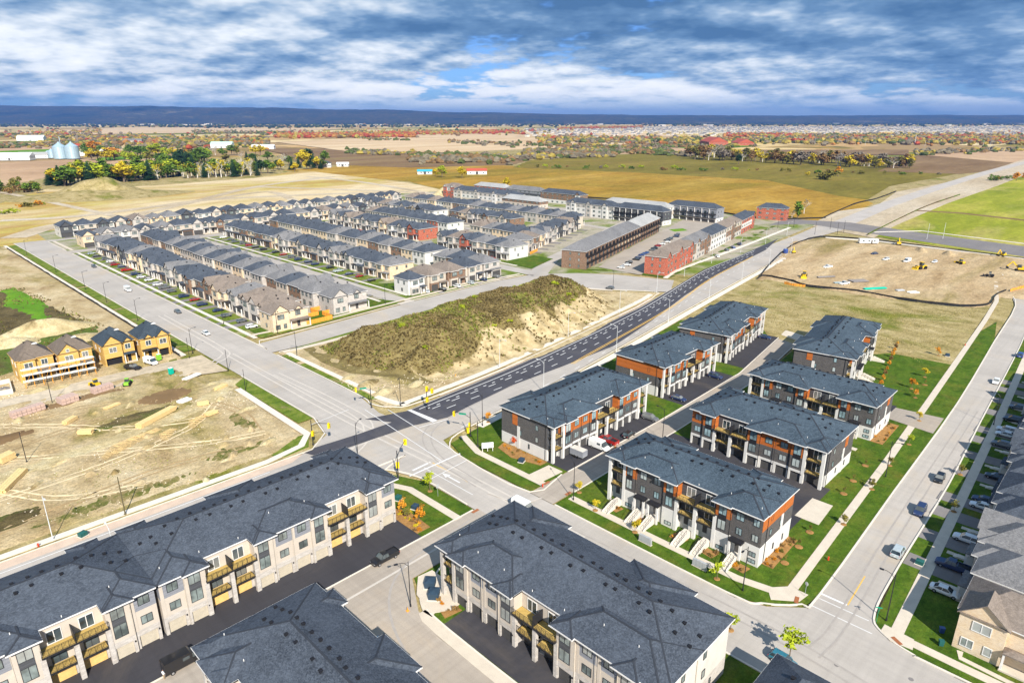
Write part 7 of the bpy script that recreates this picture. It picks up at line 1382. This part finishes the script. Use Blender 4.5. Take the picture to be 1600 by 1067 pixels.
def blob(cx, cy, rx, ry, seed): return [(cx + rx * math.cos(a) * (1 + .45 * mn.noise((math.cos(a) * 1.6 + seed, math.sin(a) * 1.6, seed))), cy + ry * math.sin(a) * (1 + .45 * mn.noise((math.cos(a) * 1.6, math.sin(a) * 1.6 + seed, seed)))) for a in [6.283 * i / 26 for i in range(26)]]
for k, (cx, cy, rx, ry, m) in enumerate(((30, 153, 22, 3.2, 'weedy'), (58, 156, 8, 4, 'weedy'), (-8, 157, 16, 4, 'weeds'), (68, 172, 4, 9, 'weedy'), (8, 160, 13, 5, 'weeds'), (48, 196, 12, 4, 'weeds'), (40, 222, 14, 3, 'plough_brown'), (10, 206, 15, 5, 'plough_brown'), (60, 206, 8, 6, 'plough_brown'), (-30, 190, 14, 6, 'weeds'))): rough_ground('weed_patch' if m != 'plough_brown' else 'damp_soil', blob(cx, cy, rx, ry, k + 1), m, .058 + .006 * k, 1.0, .38)
hp = random.Random(12)
for k in range(22): heap(hp.uniform(20, 440), hp.uniform(608, 760), hp.uniform(1.2, 3.2), hp.uniform(.9, 1.8), hp.uniform(.4, 1.1), 'soil_heap', hp.choice(['sand', 'bare_earth', 'bare_earth']), hp.uniform(0, 90), 40 + k) if True else None
# ------------------------------------------------------------------ farm beyond the graded land
plain('silo_steel', (.42, .55, .62), .4, .12, .5, .5, .3); plain('barn_white', (.75, .76, .74), .7, .08); plain('roof_red', (.42, .09, .05), .7, .1); plain('roof_blue', (.05, .35, .45), .6, .1); plain('roof_mint', (.45, .62, .52), .6, .1)
def silo(px, py, r, h, label):
    x, y = G(px, py); r_ = thing('grain_silo', label, 'silo', (x, y, 0), 0, 'grain silos'); b = MB(); prof = []
    for i in range(14): z = h * i / 14; prof += [(r, z), (r * 1.012, z + h / 28)]
    b.lathe(prof + [(r, h)], 24); put('shell', b.mesh('shell', 'silo_steel'), r_); b = MB(); b.lathe([(r * 1.03, h), (r * .15, h + r * .6), (r * .12, h + r * .75)], 24); put('roof', b.mesh('roof', 'silo_steel'), r_); b = MB(); b.bar((r * 1.02, -r * .1, 0), (r * 1.02, -r * .1, h), .3, .3); b.bar((r * 1.02, r * .1, 0), (r * 1.02, r * .1, h), .3, .3); put('ladder', b.mesh('ladder', 'pole_white'), r_)
silo(96, 248, 13.5, 24, 'tall grain silo, left of the two biggest'); silo(115, 248, 12.5, 25, 'tall grain silo, right of the two biggest'); silo(82, 247, 7, 14, 'smaller grain silo beside the big pair'); silo(76, 246, 5, 11, 'smallest grain silo at the end')
x, y = G(98, 244); pole((x, y), 42, 'grain leg tower above the silos', 'silo_steel', 'elevator_tower', 'tower', 1.0)
def barn(px, py, L, D, H, rz, wall, roof, label, k=.45, name='barn'):
    x, y = G(px, py); r_ = thing(name, label, 'barn', (x, y, 0), R(rz), 'farm buildings'); boxp('wall', r_, -L / 2, -D / 2, -.5, L / 2, D / 2, H, wall); b = MB(); b.hip(-L / 2 - .8, -D / 2 - .8, L / 2 + .8, D / 2 + .8, H, k, 0, ('w', 'e')); put('roof', b.mesh('roof', roof), r_)
    n = max(2, int(L / 9))
    for i in range(n): window_(r_, -L / 2 + L * (i + .5) / n, -D / 2, 1.4, 2.2, 1.6, glass='glass_dark')
    boxp('door', r_, -2, -D / 2 - .12, 0, 2, -D / 2, min(4, H - .5), 'door_charcoal')
barn(20, 250, 75, 26, 8, -35, 'barn_white', 'barn_white', 'long white shed at the left edge by the silos'); barn(55, 247, 60, 22, 7, -35, 'barn_white', 'pale_shingle', 'pale shed between the left edge and the silos'); barn(148, 243, 55, 20, 7, -35, 'barn_white', 'barn_white', 'white shed just right of the silos'); barn(172, 241, 36, 18, 7, -30, 'barn_white', 'barn_white', 'smaller white shed second right of the silos'); barn(348, 231, 60, 26, 11, -40, 'barn_white', 'roof_mint', 'shed with mint green roof'); barn(208, 224, 60, 24, 9, -30, 'stucco_beige', 'grey_shingle', 'brown barn among the yellow trees'); barn(50, 220, 90, 34, 12, -30, 'barn_white', 'barn_white', 'big white barn on the horizon farm'); barn(412, 233, 60, 22, 7, -40, 'barn_white', 'barn_white', 'white shed left of the farmhouse'); barn(664, 272, 22, 11, 4, -40, 'barn_white', 'roof_blue', 'shed with bright blue roof'); barn(745, 272, 30, 14, 5, -40, 'barn_white', 'roof_red', 'shed with red roof beside the yellow tree'); barn(536, 260, 20, 12, 4, -40, 'barn_white', 'barn_white', 'small white garage beside the farmhouse'); barn(1115, 226, 150, 60, 10, 40, 'brick_red', 'roof_red', 'long red roofed building past the long wood'); barn(1160, 227, 90, 50, 8, 40, 'brick_red', 'roof_red', 'lower red building beside the long red one')
x, y = G(507, 262); h_ = house(4, 'barn_white', 'barn_white', 'slate_shingle', w=22, D=14, He=7, name='farmhouse'); h_.location = (x, y, 0); h_.rotation_euler = (0, 0, R(-38)); h_['label'] = 'white farmhouse with a dark roof among garden trees'
for i, (px, py, h) in enumerate(((1429, 226, 30), (1273, 226, 20), (1352, 227, 20), (1445, 229, 18), (1536, 229, 18), (1546, 234, 22), (1588, 224, 24), (1203, 222, 20))): x, y = G(px, py); pole((x, y), h, f'pale mast beyond the long wood, {nth(i)} of eight' if i else 'tallest pale tower beyond the long wood', 'pole_white', 'mast', 'mast', .9 if i == 0 else .35)
# ------------------------------------------------------------------ far woods, far town, hills
def far_trees_mat(name, stops, sc=.004):
    m, nt, b = _base(name, .9, .05); c = _ramp(nt, _noise(nt, sc, 6, .8), stops); c2 = _ramp(nt, _noise(nt, .05, 3, .6, off=50), [(.35, (.55, .55, .55)), (.65, (1, 1, 1))]); nt.links.new(_mix(nt, 1, c, c2, 'MULTIPLY'), b.inputs['Base Color'])
for nm_, c_ in (('yellow', (.38, .29, .06)), ('orange', (.40, .19, .05)), ('red', (.38, .085, .04)), ('rust', (.24, .15, .065)), ('green', (.10, .125, .035)), ('grey', (.21, .175, .115)), ('dark', (.035, .055, .035))):
    far_trees_mat('wood_' + nm_, [(.35, scl(c_, .6)), (.5, c_), (.65, scl(c_, 1.35))], .05)
def clump(b, x, y, r, h, rr, mi=0):
    vs = [(x, y, h * rr.uniform(.9, 1.1))]; n = 6
    for z, k in ((h * .72, .8), (h * .35, 1.0), (0, .55)):
        for i in range(n): a = 6.283 * i / n + rr.uniform(-.4, .4); q = r * k * rr.uniform(.7, 1.25); vs.append((x + q * math.cos(a), y + q * math.sin(a), z * rr.uniform(.85, 1.1)))
    fs = [(0, 1 + i, 1 + (i + 1) % n) for i in range(n)] + [(1 + k * n + i, 1 + (k + 1) * n + i, 1 + (k + 1) * n + (i + 1) % n, 1 + k * n + (i + 1) % n) for k in range(2) for i in range(n)]
    b.add(vs, fs, mi)
def far_wood(label, mix, bands, seed, hm=(9, 16)):
    b = MB(); r = random.Random(seed); names = sorted(set(mix.split())); pick = [names.index(q) for q in mix.split()]
    for (x0, y0, x1, y1, th, n) in bands:
        for _ in range(n):
            t = r.random(); px = x0 + (x1 - x0) * t; py = y0 + (y1 - y0) * t + r.gauss(0, th)
            if py < 189: continue
            x, y = G(px, py); h = r.uniform(*hm); clump(b, x, y, h * r.uniform(.5, .95), h * r.uniform(.6, 1), r, pick[int((mn.noise((x * .006, y * .006, seed)) * .9 + .5 + r.uniform(-.16, .16)) * len(pick)) % len(pick)])
    o = put('far_wood', b.mesh('far_wood', *['wood_' + q for q in names]), None, (0, 0, -1.4), kind='stuff', label=label, cat='woodland')
far_wood('red and orange maples along the straw field', 'yellow orange red red orange rust orange', [(430, 213, 575, 212, 1.28, 510), (600, 210, 810, 207, 0.96, 442), (870, 202, 1005, 199, 0.8, 374), (560, 212, 650, 214, 0.8, 204), (1130, 212, 1240, 213, 1.2, 153)], 1, (11, 20))
far_wood('many-coloured autumn trees among the far houses', 'red orange rust grey yellow green yellow grey orange', [(1170, 214, 1620, 215, 2.4, 1700), (1180, 220, 1620, 221, 2.4, 952), (840, 218, 1180, 222, 3.2, 714), (60, 218, 420, 222, 4.8, 714), (0, 212, 160, 206, 3.2, 272), (410, 208, 860, 206, 2.4, 510)], 2, (8, 17))
far_wood('dull brown hedgerows across the far fields', 'grey rust green grey yellow', [(0, 228, 420, 226, 2.4, 340), (540, 238, 820, 248, 1.6, 272), (820, 242, 960, 238, 3.2, 714), (640, 250, 800, 250, 2.4, 442), (960, 238, 1050, 236, 1.6, 153), (700, 222, 1000, 232, 1.6, 238), (300, 206, 420, 208, 1.6, 238), (1000, 240, 1080, 243, 0.8, 102), (1000, 228, 1140, 232, 1.2, 170), (1430, 240, 1600, 234, 1.6, 119), (560, 217, 640, 219, 0.8, 68)], 3, (6, 13))
far_wood('dark woods at the foot of the hills', 'dark dark dark green rust', [(0, 193.5, 1650, 192.5, 1.4, 2600), (0, 197, 500, 198, 1.2, 420), (300, 199, 900, 196, 1.2, 500), (1000, 196, 1620, 195, 1.0, 500)], 4, (14, 26))
def far_town():
    b = MB(); r = random.Random(8)
    for _ in range(2600):
        px = r.uniform(820, 1640); py = 198.5 + abs(r.gauss(0, 5.5)) + (.006 * (1000 - px) if px < 1000 else 0)
        if py > 219 or (px < 980 and py < 202): continue
        x, y = G(px, py); w, d, h = r.uniform(9, 20), r.uniform(10, 22), r.uniform(6, 10); a = r.choice((R(10), R(100))) + r.uniform(-.1, .1); mi = r.choice((0, 0, 0, 0, 1, 2)); t = MB()
        t.box(-w / 2, -d / 2, -1, w / 2, d / 2, h); ca, sa = math.cos(a), math.sin(a)
        b.add([(x + ca * p[0] - sa * p[1], y + sa * p[0] + ca * p[1], p[2]) for p in t.v], t.f, mi); t = MB(); t.hip(-w / 2 - .5, -d / 2 - .5, w / 2 + .5, d / 2 + .5, h, .5); b.add([(x + ca * p[0] - sa * p[1], y + sa * p[0] + ca * p[1], p[2]) for p in t.v], t.f, 3)
    for _ in range(60):
        px = r.uniform(100, 1640); py = r.uniform(191, 197); x, y = G(px, py); w, d = r.uniform(20, 70), r.uniform(20, 40); b.box(x - w, y - d, -1, x + w, y + d, r.uniform(8, 16), 0)
    put('far_town', b.mesh('far_town', 'render_pale', 'stucco_beige', 'stone_pale', 'grey_shingle'), None, (0, 0, -1.4), kind='stuff', label='pale roofs of the far-off town below the hills', cat='town')
far_town()
def hills():
    m, nt, b = _base('hill_forest', .95, .03); c = _ramp(nt, _noise(nt, .0011, 10, .78, stretch=(1, 1, 4)), [(.38, (.004, .012, .018)), (.45, (.05, .065, .06)), (.485, (.012, .022, .026)), (.52, (.12, .10, .06)), (.545, (.014, .024, .026)), (.60, (.08, .085, .06)), (.66, (.2, .15, .08)), (.70, (.02, .03, .03))]); nt.links.new(c, b.inputs['Base Color'])
    bb = MB(); cols = 260; rows = 10; vs = []; ridge = [(-400, 165), (0, 166.5), (200, 168), (400, 169.5), (600, 173), (800, 178), (1000, 181), (1200, 181.5), (1400, 180.5), (1600, 181), (2000, 180)]
    def ry(px):
        for (a, ya), (c_, yc) in zip(ridge, ridge[1:]):
            if a <= px <= c_: return ya + (yc - ya) * (px - a) / (c_ - a)
        return 180
    for i in range(cols + 1):
        px = -300 + 2200 * i / cols; dirx = (px - 800) / FPX; 
        for j in range(rows + 1):
            t = j / rows; zc = 11000 + 5000 * t; X = dirx * zc; Y = zc * math.cos(PITCH) ; top = CAMH + (HZ - ry(px)) * 1.0 * 16000 / FPX * .93
            z = -3 + (top + 3) * sstep(t) ** 1.2 * (1 + .09 * mn.noise((px * .012, t * 3, 2)) + .03 * mn.noise((px * .05, t * 5, 7)))
            if j >= rows - 1: z *= 1 + .025 * mn.noise((px * .12, 0, 1)) + .012 * mn.noise((px * .5, 0, 5))
            vs.append((X * _ca + Y * _sa, -X * _sa + Y * _ca, z))
    n = rows + 1; bb.add(vs, [(i * n + j, (i + 1) * n + j, (i + 1) * n + j + 1, i * n + j + 1) for i in range(cols) for j in range(rows)]); me = bb.mesh('hills', 'hill_forest'); me.shade_smooth(); put('hills', me, None, kind='structure')
hills()
# ------------------------------------------------------------------ the air
def haze():
    b = MB(); b.box(-24600, -24600, -2.7, 24600, 24600, 430); m = bpy.data.materials.new('air'); m.use_nodes = True; nt = m.node_tree; nt.nodes.clear(); o = nt.nodes.new('ShaderNodeOutputMaterial'); v = nt.nodes.new('ShaderNodeVolumePrincipled')
    v.inputs['Color'].default_value = (.16, .38, .95, 1); v.inputs['Density'].default_value = 4.0e-5; v.inputs['Anisotropy'].default_value = .1; nt.links.new(v.outputs[0], o.inputs['Volume']); MATS['air'] = m
    put('haze', b.mesh('haze', 'air'), None, kind='stuff', label='thin blue air over the far fields', cat='haze')
haze()
